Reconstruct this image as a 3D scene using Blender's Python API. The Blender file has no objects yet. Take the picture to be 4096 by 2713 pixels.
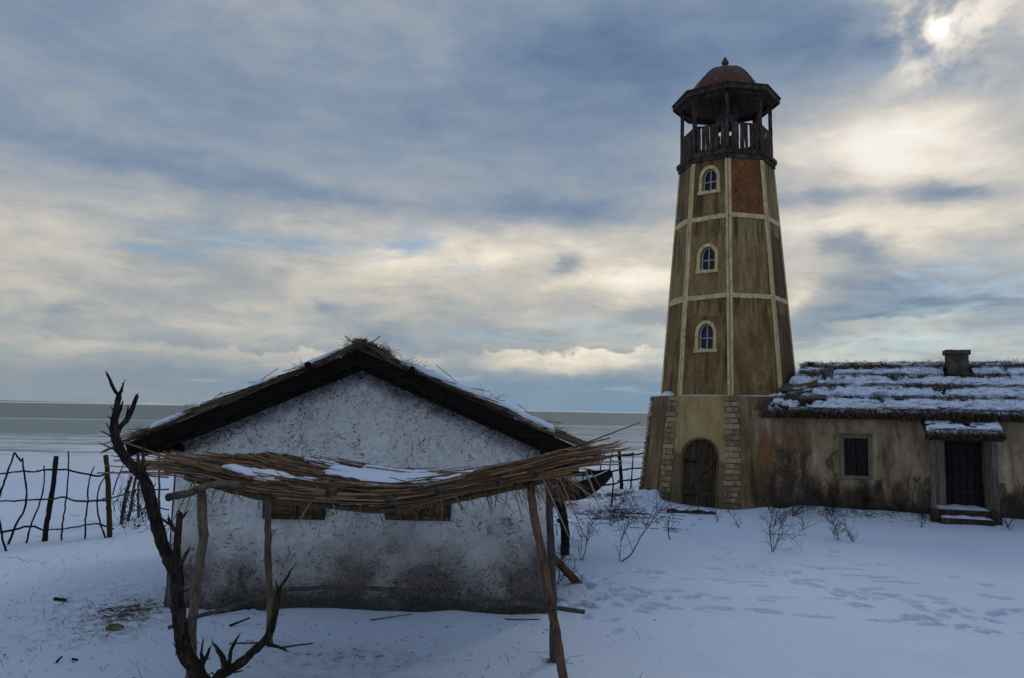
import bpy, math, random
import numpy as np
from mathutils import Vector, Matrix, noise as mnoise

R = math.radians
C = bpy.context.scene.collection
scene = bpy.context.scene

# ------------------------------------------------------------------ camera
cam_data = bpy.data.cameras.new('camera')
cam = bpy.data.objects.new('camera', cam_data)
C.objects.link(cam)
cam_data.sensor_width = 36.0
cam_data.lens = 36.0 * 3080.0 / 4096.0
cam_data.clip_start = 0.1
cam_data.clip_end = 60000.0
_pitch = math.atan(283.5 / 3080.0)
cam.matrix_world = (Matrix.Translation((0, 0, 2.6)) @ Matrix.Rotation(math.pi / 2 + _pitch, 4, 'X')
                    @ Matrix.Rotation(R(0.985), 4, 'Z'))
scene.camera = cam

# ------------------------------------------------------------------ exposure
vs = scene.view_settings
vs.view_transform = 'Standard'
vs.look = 'None'
vs.exposure = 0.0
vs.gamma = 1.0
vs.use_curve_mapping = False

# ------------------------------------------------------------------ node helpers
class NT:
    """thin wrapper round a node tree: every method returns an output socket"""
    def __init__(s, tree):
        s.t = tree
        tree.nodes.clear()
    def n(s, typ, ins=None, **props):
        nd = s.t.nodes.new(typ)
        for k, v in props.items():
            setattr(nd, k, v)
        for k, v in (ins or {}).items():
            s.put(nd.inputs[k], v)
        return nd
    def put(s, sock, v):
        if isinstance(v, bpy.types.NodeSocket):
            s.t.links.new(v, sock)
        elif v is not None:
            if sock.type == 'RGBA' and len(v) == 3:
                v = (*v, 1.0)
            sock.default_value = v
    def m(s, op, a, b=None, c=None, clamp=False):
        nd = s.n('ShaderNodeMath', {0: a}, operation=op, use_clamp=clamp)
        if b is not None: s.put(nd.inputs[1], b)
        if c is not None: s.put(nd.inputs[2], c)
        return nd.outputs[0]
    def vm(s, op, a, b=None, scale=None):
        nd = s.n('ShaderNodeVectorMath', {0: a}, operation=op)
        if b is not None: s.put(nd.inputs[1], b)
        if scale is not None: s.put(nd.inputs['Scale'], scale)
        return nd.outputs['Value'] if op in ('LENGTH', 'DOT_PRODUCT', 'DISTANCE') else nd.outputs[0]
    def noise(s, vec, scale, detail=4.0, rough=0.55, dist=0.0, color=False, dim='3D'):
        nd = s.n('ShaderNodeTexNoise', noise_dimensions=dim, ins={'Vector': vec, 'Scale': scale, 'Detail': detail, 'Roughness': rough, 'Distortion': dist})
        return nd.outputs['Color' if color else 'Fac']
    def voronoi(s, vec, scale, feature='F1', out='Distance'):
        nd = s.n('ShaderNodeTexVoronoi', {'Vector': vec, 'Scale': scale}, feature=feature)
        return nd.outputs[out]
    def step(s, x, a, b, lo=0.0, hi=1.0):
        nd = s.n('ShaderNodeMapRange', {0: x, 1: a, 2: b, 3: lo, 4: hi}, interpolation_type='SMOOTHSTEP')
        return nd.outputs[0]
    def lin(s, x, a, b, lo=0.0, hi=1.0):
        nd = s.n('ShaderNodeMapRange', {0: x, 1: a, 2: b, 3: lo, 4: hi})
        return nd.outputs[0]
    def ramp(s, fac, stops, interp='LINEAR'):
        nd = s.n('ShaderNodeValToRGB', {0: fac})
        cr = nd.color_ramp
        cr.interpolation = interp
        while len(cr.elements) < len(stops):
            cr.elements.new(0.5)
        for e, (p, c) in zip(cr.elements, stops):
            e.position = p
            e.color = (*c, 1.0) if len(c) == 3 else c
        return nd.outputs[0]
    def mix(s, fac, a, b, mode='MIX'):
        nd = s.n('ShaderNodeMix', data_type='RGBA', blend_type=mode)
        s.put(nd.inputs[0], fac); s.put(nd.inputs[6], a); s.put(nd.inputs[7], b)
        return nd.outputs[2]
    def mapv(s, vec, scale=(1, 1, 1), loc=(0, 0, 0), rot=(0, 0, 0)):
        nd = s.n('ShaderNodeMapping', {'Vector': vec, 'Scale': scale, 'Location': loc, 'Rotation': rot})
        return nd.outputs[0]
    def sep(s, vec):
        nd = s.n('ShaderNodeSeparateXYZ', {0: vec})
        return nd.outputs[0], nd.outputs[1], nd.outputs[2]
    def comb(s, x, y, z):
        return s.n('ShaderNodeCombineXYZ', {0: x, 1: y, 2: z}).outputs[0]
    def obj(s): return s.n('ShaderNodeTexCoord').outputs['Object']
    def pos(s): return s.n('ShaderNodeNewGeometry').outputs['Position']
    def rand(s): return s.n('ShaderNodeObjectInfo').outputs['Random']
    def attr(s, name): return s.n('ShaderNodeAttribute', attribute_name=name).outputs['Fac']
    def bump(s, h, strength=0.5, dist=0.02, normal=None):
        nd = s.n('ShaderNodeBump', {'Strength': strength, 'Distance': dist, 'Height': h})
        if normal is not None: s.put(nd.inputs['Normal'], normal)
        return nd.outputs[0]
    def surf(s, color, rough=0.85, normal=None, spec=0.25, metal=0.0, **extra):
        p = s.n('ShaderNodeBsdfPrincipled', {'Base Color': color, 'Roughness': rough, 'Specular IOR Level': spec, 'Metallic': metal})
        for k, v in extra.items():
            s.put(p.inputs[k], v)
        if normal is not None: s.put(p.inputs['Normal'], normal)
        o = s.n('ShaderNodeOutputMaterial')
        s.t.links.new(p.outputs[0], o.inputs[0])
        return p

def srgb(r, g, b):
    f = lambda c: (c / 255 / 12.92) if c / 255 <= 0.04045 else ((c / 255 + 0.055) / 1.055) ** 2.4
    return (f(r), f(g), f(b))

# ------------------------------------------------------------------ sky
# patches of the cloud deck in view: azimuth, elevation, half-widths, tilt, brightness
CLOUDS = [
    (10.0, 25.5, 12.0, 4.2, -0.07, -0.25), (20.5, 26.0, 5.0, 3.4, -0.2, -0.17), (-4.0, 22.5, 6.0, 1.8, 0.0, -0.08), (-12.0, 27.5, 8.0, 2.0, 0.0, 0.10), (5.0, 20.0, 5.5, 2.2, 0.2, -0.07),
    (-26.0, 16.0, 9.0, 1.3, -0.07, -0.20), (-13.0, 14.9, 6.5, 0.8, -0.08, -0.13), (3.0, 14.8, 7.5, 1.0, 0.02, -0.22),
    (27.0, 17.6, 8.5, 2.9, -0.07, 0.40), (16.0, 17.3, 6.0, 1.8, 0.3, 0.05), (34.0, 25.5, 3.0, 2.4, 0.0, 0.20), (29.0, 27.5, 3.2, 1.2, 0.0, 0.18), (27.5, 22.6, 2.6, 1.2, 0.0, 0.16),
    (32.0, 22.6, 2.4, 1.0, 0.1, -0.20), (26.2, 24.4, 1.5, 1.6, 0.0, -0.22), (29.2, 23.3, 0.9, 0.6, 0.0, -0.26), (31.5, 26.3, 1.4, 0.7, 0.1, -0.18),
    (29.8, 14.5, 3.6, 0.65, -0.07, -0.34), (22.0, 14.9, 2.4, 0.5, 0.0, -0.22), (27.0, 13.0, 9.0, 1.2, 0.0, 0.10), (29.0, 6.8, 9.0, 2.4, 0.0, -0.26),
    (24.0, 11.6, 2.4, 1.0, -0.22, -0.34), (26.5, 8.9, 3.0, 1.2, -0.15, -0.20), (23.0, 6.0, 5.0, 1.3, 0.0, -0.08),
    (31.5, 11.5, 5.0, 1.6, 0.0, 0.08), (20.5, 8.0, 1.7, 1.0, 0.2, 0.24), (22.0, 13.0, 4.5, 0.8, -0.05, 0.10),
    (10.5, 9.8, 5.0, 1.0, 0.08, 0.22), (2.0, 12.0, 8.0, 1.3, 0.0, 0.16), (-8.0, 10.4, 7.0, 1.2, 0.0, 0.10),
    (3.8, 10.8, 1.0, 0.8, 0.25, -0.22), (-13.0, 7.1, 1.1, 0.6, -0.2, -0.15), (-30.2, 6.0, 1.2, 0.6, -0.2, -0.13), (-18.0, 8.2, 2.4, 1.0, -0.2, -0.07),
    (13.0, 4.8, 5.0, 0.8, 0.0, 0.03),
    (31.0, 4.2, 5.0, 0.9, 0.0, 0.06),
    (-8.0, 5.6, 8.0, 0.9, 0.0, -0.14), (10.0, 6.9, 6.0, 0.8, 0.0, -0.10),
]
# rents where clear sky shows
GAPS = [
    (-19.0, 11.6, 7.0, 0.85, -0.02, 0.75), (-25.0, 10.3, 4.0, 0.35, 0.0, 0.7), (-8.3, 12.2, 2.6, 1.0, 0.3, 0.7), (-4.5, 10.4, 2.4, 0.4, 0.0, 0.55),
    (32.0, 8.6, 6.0, 2.0, 0.0, 0.5), (28.0, 4.8, 9.0, 1.8, 0.0, 0.42), (15.0, 4.6, 6.0, 1.2, 0.0, 0.35), (2.0, 5.8, 8.0, 0.9, 0.0, 0.35), (28.5, 22.5, 5.0, 2.0, 0.0, 0.35),
]
BANKS = [(4.5, 7.0, 4.5, 0.03, 1.0), (-13.0, 9.0, 4.0, 0.0, 0.55), (27.0, 4.6, 6.4, 0.10, 0.8), (-27, 6.0, 4.2, 0.0, 0.25), (14.0, 4.0, 6.3, 0.0, 0.45)]
SUN_AZ, SUN_EL = 29.7, 24.6            # degrees right of +Y, and above the horizon
world = bpy.data.worlds.new('World')
scene.world = world
world.use_nodes = True
w = NT(world.node_tree)
dirv = w.vm('NORMALIZE', w.n('ShaderNodeTexCoord').outputs['Generated'])
dx, dy, dz = w.sep(dirv)
DEG = 180 / math.pi
az = w.m('MULTIPLY', w.m('ARCTAN2', dx, dy), DEG)
el = w.m('MULTIPLY', w.m('ARCSINE', dz), DEG)
elp = w.m('MAXIMUM', el, 0.0)
# cloud layer seen in perspective: direction projected on a plane overhead
inv = w.m('DIVIDE', 1.0, w.m('ADD', w.m('MAXIMUM', dz, 0.0), 0.11))
plane = w.comb(w.m('MULTIPLY', dx, inv), w.m('MULTIPLY', dy, inv), 0.0)
streak = w.comb(w.m('MULTIPLY', az, 0.075), w.m('MULTIPLY', el, 0.22), w.m('MULTIPLY', dy, 0.7))
n_warp = w.noise(w.comb(w.m('MULTIPLY', az, 0.16), w.m('MULTIPLY', el, 0.34), w.m('MULTIPLY_ADD', dy, 0.7, 0.4)), 1.0, 4.0, 0.58, color=True)
wx, wy, wz = w.sep(n_warp)
azw = w.m('ADD', az, w.m('MULTIPLY', w.m('SUBTRACT', wx, 0.5), 8.0))
elw = w.m('ADD', el, w.m('MULTIPLY', w.m('SUBTRACT', wy, 0.5), 2.6))
n_fine = w.noise(streak, 3.0, 5.0, 0.60, 0.3)
n_plane = w.noise(w.mapv(plane, (0.75, 0.75, 1), (7.3, 2.2, 0)), 1.15, 5.0, 0.60, 0.0)
n_soft = w.noise(w.comb(w.m('MULTIPLY', az, 0.085), w.m('MULTIPLY', el, 0.16), dy), 1.0, 4.0, 0.52, 0.4)
n_wisp = w.noise(w.mapv(streak, (1.0, 1.6, 1.0), (9.2, 4.4, 0), (0, 0, R(-9))), 2.2, 4.0, 0.6, 0.6)

_slant = {}
def slanted(t_):
    """direction in degrees (azimuth, elevation) sheared so that level patches run downhill by t_"""
    if t_ not in _slant:
        _slant[t_] = w.comb(azw, w.m('MULTIPLY_ADD', azw, -t_, elw) if t_ else elw, 0.0)
    return _slant[t_]
def blob(a, e, sa, se, tilt=0.0):
    """soft patch of the cloud deck centred at azimuth a, elevation e (degrees)"""
    t_ = min((-0.2, -0.07, 0.0, 0.08, 0.25), key=lambda q: abs(q - tilt))
    nd = w.n('ShaderNodeVectorMath', {0: slanted(t_), 1: (1 / sa, 1 / se, 0), 2: (-a / sa, -(e - t_ * a) / se, 0)}, operation='MULTIPLY_ADD').outputs[0]
    return w.m('POWER', 0.3678794, w.vm('DOT_PRODUCT', nd, nd))

sd = (math.sin(R(SUN_AZ)) * math.cos(R(SUN_EL)), math.cos(R(SUN_AZ)) * math.cos(R(SUN_EL)), math.sin(R(SUN_EL)))
ang = w.m('MULTIPLY', w.m('ARCCOSINE', w.m('MINIMUM', w.vm('DOT_PRODUCT', dirv, sd), 1.0)), DEG)
ang2 = w.m('MULTIPLY', ang, ang)
def glow(width, amp):
    return w.m('MULTIPLY', w.m('POWER', 0.3678794 ** (1 / width ** 2), ang2), amp)

# brightness of the deck by height above the horizon
base = w.ramp(w.m('DIVIDE', elp, 90.0), [(0.0, (0.33,) * 3), (1.6 / 90, (0.36,) * 3), (3.6 / 90, (0.54,) * 3), (9 / 90, (0.63,) * 3), (13.0 / 90, (0.62,) * 3), (17 / 90, (0.45,) * 3), (22 / 90, (0.40,) * 3), (30 / 90, (0.41,) * 3), (1.0, (0.42,) * 3)])
calm = w.step(el, 11.0, 19.0)                     # the high deck is smoother than the broken low cloud
lum = w.m('ADD', base, w.m('MULTIPLY', w.m('SUBTRACT', n_fine, 0.5), w.m('MULTIPLY_ADD', calm, -0.16, 0.38)))
lum = w.m('ADD', lum, w.m('MULTIPLY', w.m('SUBTRACT', n_soft, 0.5), 0.40))
lum = w.m('ADD', lum, w.m('MULTIPLY', w.m('SUBTRACT', n_plane, 0.5), w.m('MULTIPLY_ADD', calm, -0.10, 0.26)))
for g in (glow(20, 0.09),):
    lum = w.m('ADD', lum, g)
for (a, e, sa, se, tilt, amp) in CLOUDS:
    lum = w.m('MULTIPLY_ADD', blob(a, e, sa, se, tilt), amp, lum)
# the veil in front of the sun is torn: its glow comes through unevenly
torn = w.step(w.noise(w.comb(w.m('MULTIPLY', az, 0.11), w.m('MULTIPLY', el, 0.13), 0.3), 2.4, 5.0, 0.62, 0.4), 0.34, 0.60)
lum = w.m('ADD', lum, w.m('MULTIPLY', glow(3.6, 0.42), torn))
lum = w.m('ADD', lum, glow(0.75, 0.34))
# banks of low cumulus with puffy tops: azimuth, half-width, top, slant, strength
n_puff = w.noise(w.comb(w.m('MULTIPLY', az, 0.34), w.m('MULTIPLY', el, 0.55), w.m('MULTIPLY', dy, 2.0)), 1.0, 5.0, 0.58, 0.2)
bank = 0.0
for (a, ha, et, sl, amp) in BANKS:
    win = w.m('POWER', 0.3678794, w.m('POWER', w.m('ABSOLUTE', w.m('DIVIDE', w.m('SUBTRACT', az, a), ha)), 4.0))
    top = w.m('ADD', w.m('MULTIPLY_ADD', w.m('SUBTRACT', az, a), sl, et), w.m('MULTIPLY', w.m('SUBTRACT', n_puff, 0.5), 3.4))
    body = w.m('MULTIPLY', w.step(w.m('SUBTRACT', top, el), -0.1, 0.30), w.step(w.m('SUBTRACT', top, el), 2.6, 0.3))
    b_ = w.m('MULTIPLY', w.m('MULTIPLY', win, body), amp)
    bank = b_ if bank == 0.0 else w.m('MAXIMUM', bank, b_)
lum = w.m('MULTIPLY_ADD', bank, 0.30, lum)
cloud = w.ramp(lum, [(0.0, srgb(78, 100, 132)), (0.22, srgb(104, 127, 157)), (0.40, srgb(134, 150, 170)), (0.56, srgb(165, 171, 178)), (0.72, srgb(204, 200, 194)), (0.86, srgb(238, 230, 218)), (1.0, srgb(252, 250, 246))])
# low clouds are seen through more air and look yellower
warm = w.m('MULTIPLY', w.step(el, 0.6, 3.0), w.step(el, 17.0, 8.0))
cloud = w.mix(w.m('MULTIPLY', warm, 0.68), cloud, w.mix(1.0, cloud, (1.03, 0.995, 0.89), 'MULTIPLY'))
hazeband = w.m('MULTIPLY', w.m('MULTIPLY', w.step(el, 4.6, 0.9), 0.72), w.m('MULTIPLY_ADD', bank, -0.75, 1.0))
cloud = w.mix(hazeband, cloud, w.mix(w.step(az, -30.0, -4.0), srgb(142, 152, 158), srgb(122, 150, 170)))
# the sun's disc behind thin cloud
cloud = w.mix(1.0, cloud, w.vm('SCALE', (0.9, 0.86, 0.78), scale=glow(0.42, 0.8)), 'ADD')
# clear sky in the gaps
nishita = w.n('ShaderNodeTexSky', sky_type='NISHITA', sun_disc=False, sun_elevation=R(SUN_EL), sun_rotation=R(SUN_AZ), air_density=1.0, dust_density=0.08, ozone_density=2.0)
gap = 0.0
for (a, e, sa, se, tilt, amp) in GAPS:
    b_ = w.m('MULTIPLY', blob(a, e, sa, se, tilt), amp)
    gap = b_ if gap == 0.0 else w.m('ADD', gap, b_)
gap = w.m('ADD', gap, w.m('MULTIPLY', w.step(n_plane, 0.54, 0.70), 0.25))
gap = w.m('MULTIPLY', gap, w.step(n_wisp, 0.66, 0.40))
gap = w.m('MINIMUM', gap, 0.85)
clear = w.vm('SCALE', nishita.outputs[0], scale=0.075)
skycol = w.mix(gap, cloud, clear)
bg = w.n('ShaderNodeBackground', {'Color': skycol, 'Strength': 1.0})
wo = w.n('ShaderNodeOutputWorld')
w.t.links.new(bg.outputs[0], wo.inputs[0])
try:
    world.cycles.sampling_method = 'MANUAL'
    world.cycles.sample_map_resolution = 512
except Exception:
    pass

# ------------------------------------------------------------------ sun, veiled by cloud
sun_data = bpy.data.lights.new('sun', 'SUN')
sun_data.energy = 0.65
sun_data.angle = R(14)
sun_data.color = (1.0, 0.90, 0.76)
sun = bpy.data.objects.new('sun', sun_data)
C.objects.link(sun)
sun.rotation_euler = Vector(sd).to_track_quat('Z', 'Y').to_euler()

scene.render.engine = 'CYCLES'
scene.cycles.max_bounces = 5
scene.cycles.diffuse_bounces = 2
scene.cycles.use_denoising = True
scene.cycles.use_adaptive_sampling = True
scene.cycles.adaptive_threshold = 0.015
scene.cycles.adaptive_min_samples = 10

# ================================================================== mesh helpers
def catmull(pts, rad, step):
    """smooth path through pts, resampled about every step metres, with its radii"""
    p = np.array(pts, float); r = np.array(rad, float)
    if len(p) == 2:
        n = max(1, int(np.linalg.norm(p[1] - p[0]) / step))
        t = np.linspace(0, 1, n + 1)[:, None]
        return p[0] * (1 - t) + p[1] * t, r[0] * (1 - t[:, 0]) + r[1] * t[:, 0]
    e = np.vstack([2 * p[0] - p[1], p, 2 * p[-1] - p[-2]])
    P, Q = [], []
    for i in range(len(p) - 1):
        a, b, c, d = e[i], e[i + 1], e[i + 2], e[i + 3]
        n = max(1, int(round(np.linalg.norm(c - b) / step)))
        for k in range(n):
            t = k / n
            P.append(0.5 * ((2 * b) + (c - a) * t + (2 * a - 5 * b + 4 * c - d) * t * t + (3 * b - a - 3 * c + d) * t ** 3))
            Q.append(r[i] * (1 - t) + r[i + 1] * t)
    P.append(p[-1]); Q.append(r[-1])
    return np.array(P), np.array(Q)

_TF = {}
class MB:
    """collects geometry, then links it as ONE mesh object"""
    def __init__(s):
        s.v = []; s.f = []; s.c = []; s.n = 0
    def add(s, verts, faces, c=0.5):
        o = s.n
        s.v.extend(np.asarray(verts, float).tolist())
        s.f.extend(tuple(i + o for i in f) for f in faces)
        s.c.extend([c] * len(verts))
        s.n += len(verts)
        return s
    def tube(s, path, rad, n=6, c=0.5, jit=0.0, rng=None, cap=True, flat=1.0):
        p = np.asarray(path, float); m = len(p)
        r = np.full(m, rad) if np.isscalar(rad) else np.asarray(rad, float)
        tan = np.gradient(p, axis=0)
        tan /= np.maximum(np.linalg.norm(tan, axis=1), 1e-9)[:, None]
        up = np.array([0, 0, 1.0]) if abs(tan[0][2]) < 0.9 else np.array([1.0, 0, 0])
        u = np.cross(tan[0], up); u /= np.linalg.norm(u)
        ph = np.arange(n) * 2 * math.pi / n
        if m <= 6:
            u = u[None] - tan * (tan @ u)[:, None]
            u /= np.maximum(np.linalg.norm(u, axis=1), 1e-9)[:, None]
        else:
            us = []
            for i in range(m):
                u = u - tan[i] * np.dot(u, tan[i]); u /= max(math.sqrt(u @ u), 1e-9)
                us.append(u)
            u = np.array(us)
        b = np.cross(tan, u)
        rr = r[:, None] * (1 + rng.uniform(-jit, jit, (m, n))) if jit else np.repeat(r[:, None], n, 1)
        V = (p[:, None] + (np.cos(ph) * rr)[..., None] * u[:, None] + (np.sin(ph) * rr * flat)[..., None] * b[:, None]).reshape(-1, 3)
        key = (m, n)
        if key not in _TF:
            _TF[key] = [(i * n + k, i * n + (k + 1) % n, (i + 1) * n + (k + 1) % n, (i + 1) * n + k) for i in range(m - 1) for k in range(n)]
        F = list(_TF[key])
        if cap:
            F.append(tuple(range(n - 1, -1, -1)))
            F.append(tuple((m - 1) * n + k for k in range(n)))
        return s.add(V, F, c)
    def box(s, c, size, rot=None, jit=0.0, rng=None, tint=0.5):
        hx, hy, hz = size[0] / 2, size[1] / 2, size[2] / 2
        V = np.array([(x, y, z) for x in (-hx, hx) for y in (-hy, hy) for z in (-hz, hz)])
        if jit: V += rng.uniform(-jit, jit, V.shape)
        if rot is not None: V = V @ np.array(rot.to_3x3()).T
        V += np.array(c)
        F = [(0, 1, 3, 2), (4, 6, 7, 5), (0, 4, 5, 1), (2, 3, 7, 6), (0, 2, 6, 4), (1, 5, 7, 3)]
        return s.add(V, F, tint)
    def plank(s, a, b, wdir, width, thick, seg=4, jit=0.004, rng=None, tint=0.5, bev=0.006):
        """board from a to b, its width along wdir, worn chamfered edges and uneven faces"""
        a, b, wd = np.array(a, float), np.array(b, float), np.array(wdir, float)
        t = (b - a) / np.linalg.norm(b - a)
        wd = wd - t * np.dot(wd, t); wd /= np.linalg.norm(wd)
        nd = np.cross(t, wd)
        hw, ht = width / 2, thick / 2
        bev = min(bev, hw * 0.4, ht * 0.4)
        prof = [(-hw, -ht + bev), (-hw + bev, -ht), (hw - bev, -ht), (hw, -ht + bev), (hw, ht - bev), (hw - bev, ht), (-hw + bev, ht), (-hw, ht - bev)]
        V = []
        for i in range(seg + 1):
            q = a + (b - a) * i / seg
            j = rng.uniform(-jit, jit, 2) if rng is not None else (0, 0)
            for (x, y) in prof:
                k = rng.uniform(-jit, jit, 2) * 0.5 if rng is not None else (0, 0)
                V.append(q + wd * (x + j[0] + k[0]) + nd * (y + j[1] * 0.5 + k[1]))
        F = []
        for i in range(seg):
            for k in range(8):
                k2 = (k + 1) % 8
                F.append((i * 8 + k, i * 8 + k2, (i + 1) * 8 + k2, (i + 1) * 8 + k))
        F.append(tuple(range(7, -1, -1))); F.append(tuple(seg * 8 + k for k in range(8)))
        return s.add(V, F, tint)
    def prism(s, poly, off, tint=0.5):
        """closed solid between a polygon of 3-D points and the same polygon moved by off"""
        p = np.array(poly, float); n = len(p)
        V = np.vstack([p, p + np.array(off)])
        F = [tuple(range(n - 1, -1, -1)), tuple(range(n, 2 * n))]
        F += [(i, (i + 1) % n, n + (i + 1) % n, n + i) for i in range(n)]
        return s.add(V, F, tint)
    def grid(s, P, tint=0.5):
        """quads over a (rows, cols, 3) array"""
        P = np.asarray(P, float); a, b = P.shape[:2]
        F = [(i * b + j, i * b + j + 1, (i + 1) * b + j + 1, (i + 1) * b + j) for i in range(a - 1) for j in range(b - 1)]
        return s.add(P.reshape(-1, 3), F, tint)
    def mesh(s, name):
        me = bpy.data.meshes.new(name)
        me.from_pydata(s.v, [], s.f)
        at = me.attributes.new('tint', 'FLOAT', 'POINT')
        at.data.foreach_set('value', np.array(s.c, dtype=np.float32))
        return me
    def build(s, name, mat, parent=None, smooth=False, loc=None):
        me = s.mesh(name)
        me.materials.append(mat)
        if smooth:
            me.polygons.foreach_set('use_smooth', [True] * len(me.polygons))
        me.update()
        o = bpy.data.objects.new(name, me)
        C.objects.link(o)
        if parent is not None: o.parent = parent
        if loc is not None: o.location = loc
        return o

def thing(name, label, cat, loc=(0, 0, 0), rotz=0.0, group=None):
    o = bpy.data.objects.new(name, None)
    C.objects.link(o)
    o.empty_display_size = 0.2
    o.location = loc; o.rotation_euler = (0, 0, rotz)
    return tag(o, label, cat, group)

def tag(o, label, cat, group=None):
    o['label'] = label; o['category'] = cat
    if group: o['group'] = group
    return o

def part(name, parent):
    o = bpy.data.objects.new(name, None)
    C.objects.link(o); o.parent = parent; o.empty_display_size = 0.1
    return o

def stuff(o, label=None):
    o['kind'] = 'stuff'
    if label: o['label'] = label
    return o

# lattice noise for vertices
def _hash(i, j, k, seed):
    n = (i * 374761393 + j * 668265263 + k * 2147483647 + seed * 1274126177) & 0xFFFFFFFF
    n = ((n ^ (n >> 13)) * 1274126177) & 0xFFFFFFFF
    return ((n ^ (n >> 16)) & 0xFFFFFF) / float(0xFFFFFF)
def vnoise(x, y, z=0.0, seed=0):
    x, y = np.asarray(x, float), np.asarray(y, float)
    z = np.zeros_like(x) + z
    i, j, k = np.floor(x).astype(np.int64), np.floor(y).astype(np.int64), np.floor(z).astype(np.int64)
    f = x - i; g = y - j; h = z - k
    f = f * f * (3 - 2 * f); g = g * g * (3 - 2 * g); h = h * h * (3 - 2 * h)
    out = 0
    for a in (0, 1):
        for b in (0, 1):
            for c in (0, 1):
                out = out + _hash(i + a, j + b, k + c, seed) * (f if a else 1 - f) * (g if b else 1 - g) * (h if c else 1 - h)
    return out
def fbm(x, y, z=0.0, oct=4, seed=0, gain=0.5):
    s = 0; a = 1.0; t = 0; k = 1.0
    for o in range(oct):
        s = s + a * vnoise(np.asarray(x) * k + o * 17.3, np.asarray(y) * k + o * 5.1, np.asarray(z) * k, seed + o)
        t += a; a *= gain; k *= 2.03
    return s / t
def sstep(x, a, b):
    t = np.clip((np.asarray(x, float) - a) / (b - a), 0, 1)
    return t * t * (3 - 2 * t)

def rel(path, loc):
    return [(p[0] - loc[0], p[1] - loc[1], p[2] - loc[2]) for p in path]

# ================================================================== materials
MATS = {}
def material(name):
    m = bpy.data.materials.new(name)
    m.use_nodes = True
    MATS[name] = m
    return NT(m.node_tree)

def wood(name, dark, mid, light, scale=(14, 14, 1.6), rough=0.85, bump=0.35, tint=0.25, spec=0.15):
    t = material(name)
    o = t.obj(); rnd = t.rand()
    v = t.vm('ADD', t.mapv(o, scale), t.comb(t.m('MULTIPLY', rnd, 37.0), t.m('MULTIPLY', rnd, 11.0), 0.0))
    a = t.noise(v, 1.0, 6.0, 0.65, 0.6)
    b = t.noise(o, 5.0, 4.0, 0.6)
    f = t.m('ADD', t.m('MULTIPLY', a, 0.75), t.m('MULTIPLY', b, 0.25))
    col = t.ramp(f, [(0.30, dark), (0.5, mid), (0.70, light)])
    br = t.m('ADD', 1.0 - tint / 2, t.m('MULTIPLY', rnd, tint))
    col = t.mix(1.0, col, t.n('ShaderNodeCombineColor', {0: br, 1: br, 2: br}).outputs[0], 'MULTIPLY')
    t.surf(col, rough, t.bump(a, bump, 0.01), spec)
    return MATS[name]

def snow_mat(name, a, b):
    t = material(name)
    o = t.pos()
    n1 = t.noise(o, 1.3, 5.0, 0.6); n2 = t.noise(o, 45.0, 3.0, 0.6)
    col = t.mix(n1, a, b)
    h = t.m('ADD', t.m('MULTIPLY', t.noise(o, 9.0, 4.0, 0.6), 1.0), t.m('MULTIPLY', n2, 0.25))
    t.surf(col, 0.75, t.bump(h, 0.35, 0.02), 0.2, **{'Subsurface Weight': 0.0})
    return MATS[name]

SNOW_A, SNOW_B = (0.60, 0.71, 0.92), (0.70, 0.79, 0.95)
snow_mat('snow', SNOW_A, SNOW_B)

# snow-covered ground with thin places where soil and dead grass show
t = material('snowy_ground')
p = t.pos()
bare = t.attr('bare')
fine = t.noise(t.mapv(p, (0.55, 1.0, 1.0)), 26.0, 6.0, 0.68)
mid = t.noise(p, 6.0, 5.0, 0.62)
th = t.m('ADD', t.m('MULTIPLY', fine, 0.62), t.m('MULTIPLY', mid, 0.38))
cover = t.step(t.m('ADD', bare, t.m('MULTIPLY', t.m('SUBTRACT', th, 0.5), 2.4)), 0.52, 0.74)
soil = t.ramp(t.noise(p, 40.0, 4.0, 0.7), [(0.3, (0.030, 0.026, 0.022)), (0.6, (0.075, 0.064, 0.048)), (0.8, (0.13, 0.11, 0.08))])
big = t.noise(p, 0.35, 4.0, 0.55)
snowc = t.mix(big, SNOW_A, SNOW_B)
# thinner snow lets the ground tint it
thin = t.m('MULTIPLY', t.step(bare, 0.08, 0.5), t.step(mid, 0.35, 0.65))
snowc = t.mix(t.m('MULTIPLY', thin, 0.6), snowc, (0.36, 0.38, 0.42))
straw = t.attr('straw')
strawm = t.m('MULTIPLY', straw, t.step(t.noise(p, 14.0, 4.0, 0.7), 0.56, 0.70))
snowc = t.mix(t.m('MULTIPLY', strawm, 0.55), snowc, (0.42, 0.36, 0.26))
col = t.mix(cover, snowc, soil)
h = t.m('ADD', t.m('MULTIPLY', t.noise(t.mapv(p, (1.0, 1.8, 1.0)), 6.0, 6.0, 0.62), 0.9), t.m('MULTIPLY', t.noise(p, 55.0, 4.0, 0.7), 0.22))
h = t.m('SUBTRACT', h, t.m('MULTIPLY', cover, 0.25))
t.surf(col, 0.8, t.bump(h, 0.42, 0.04), 0.15)

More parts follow.
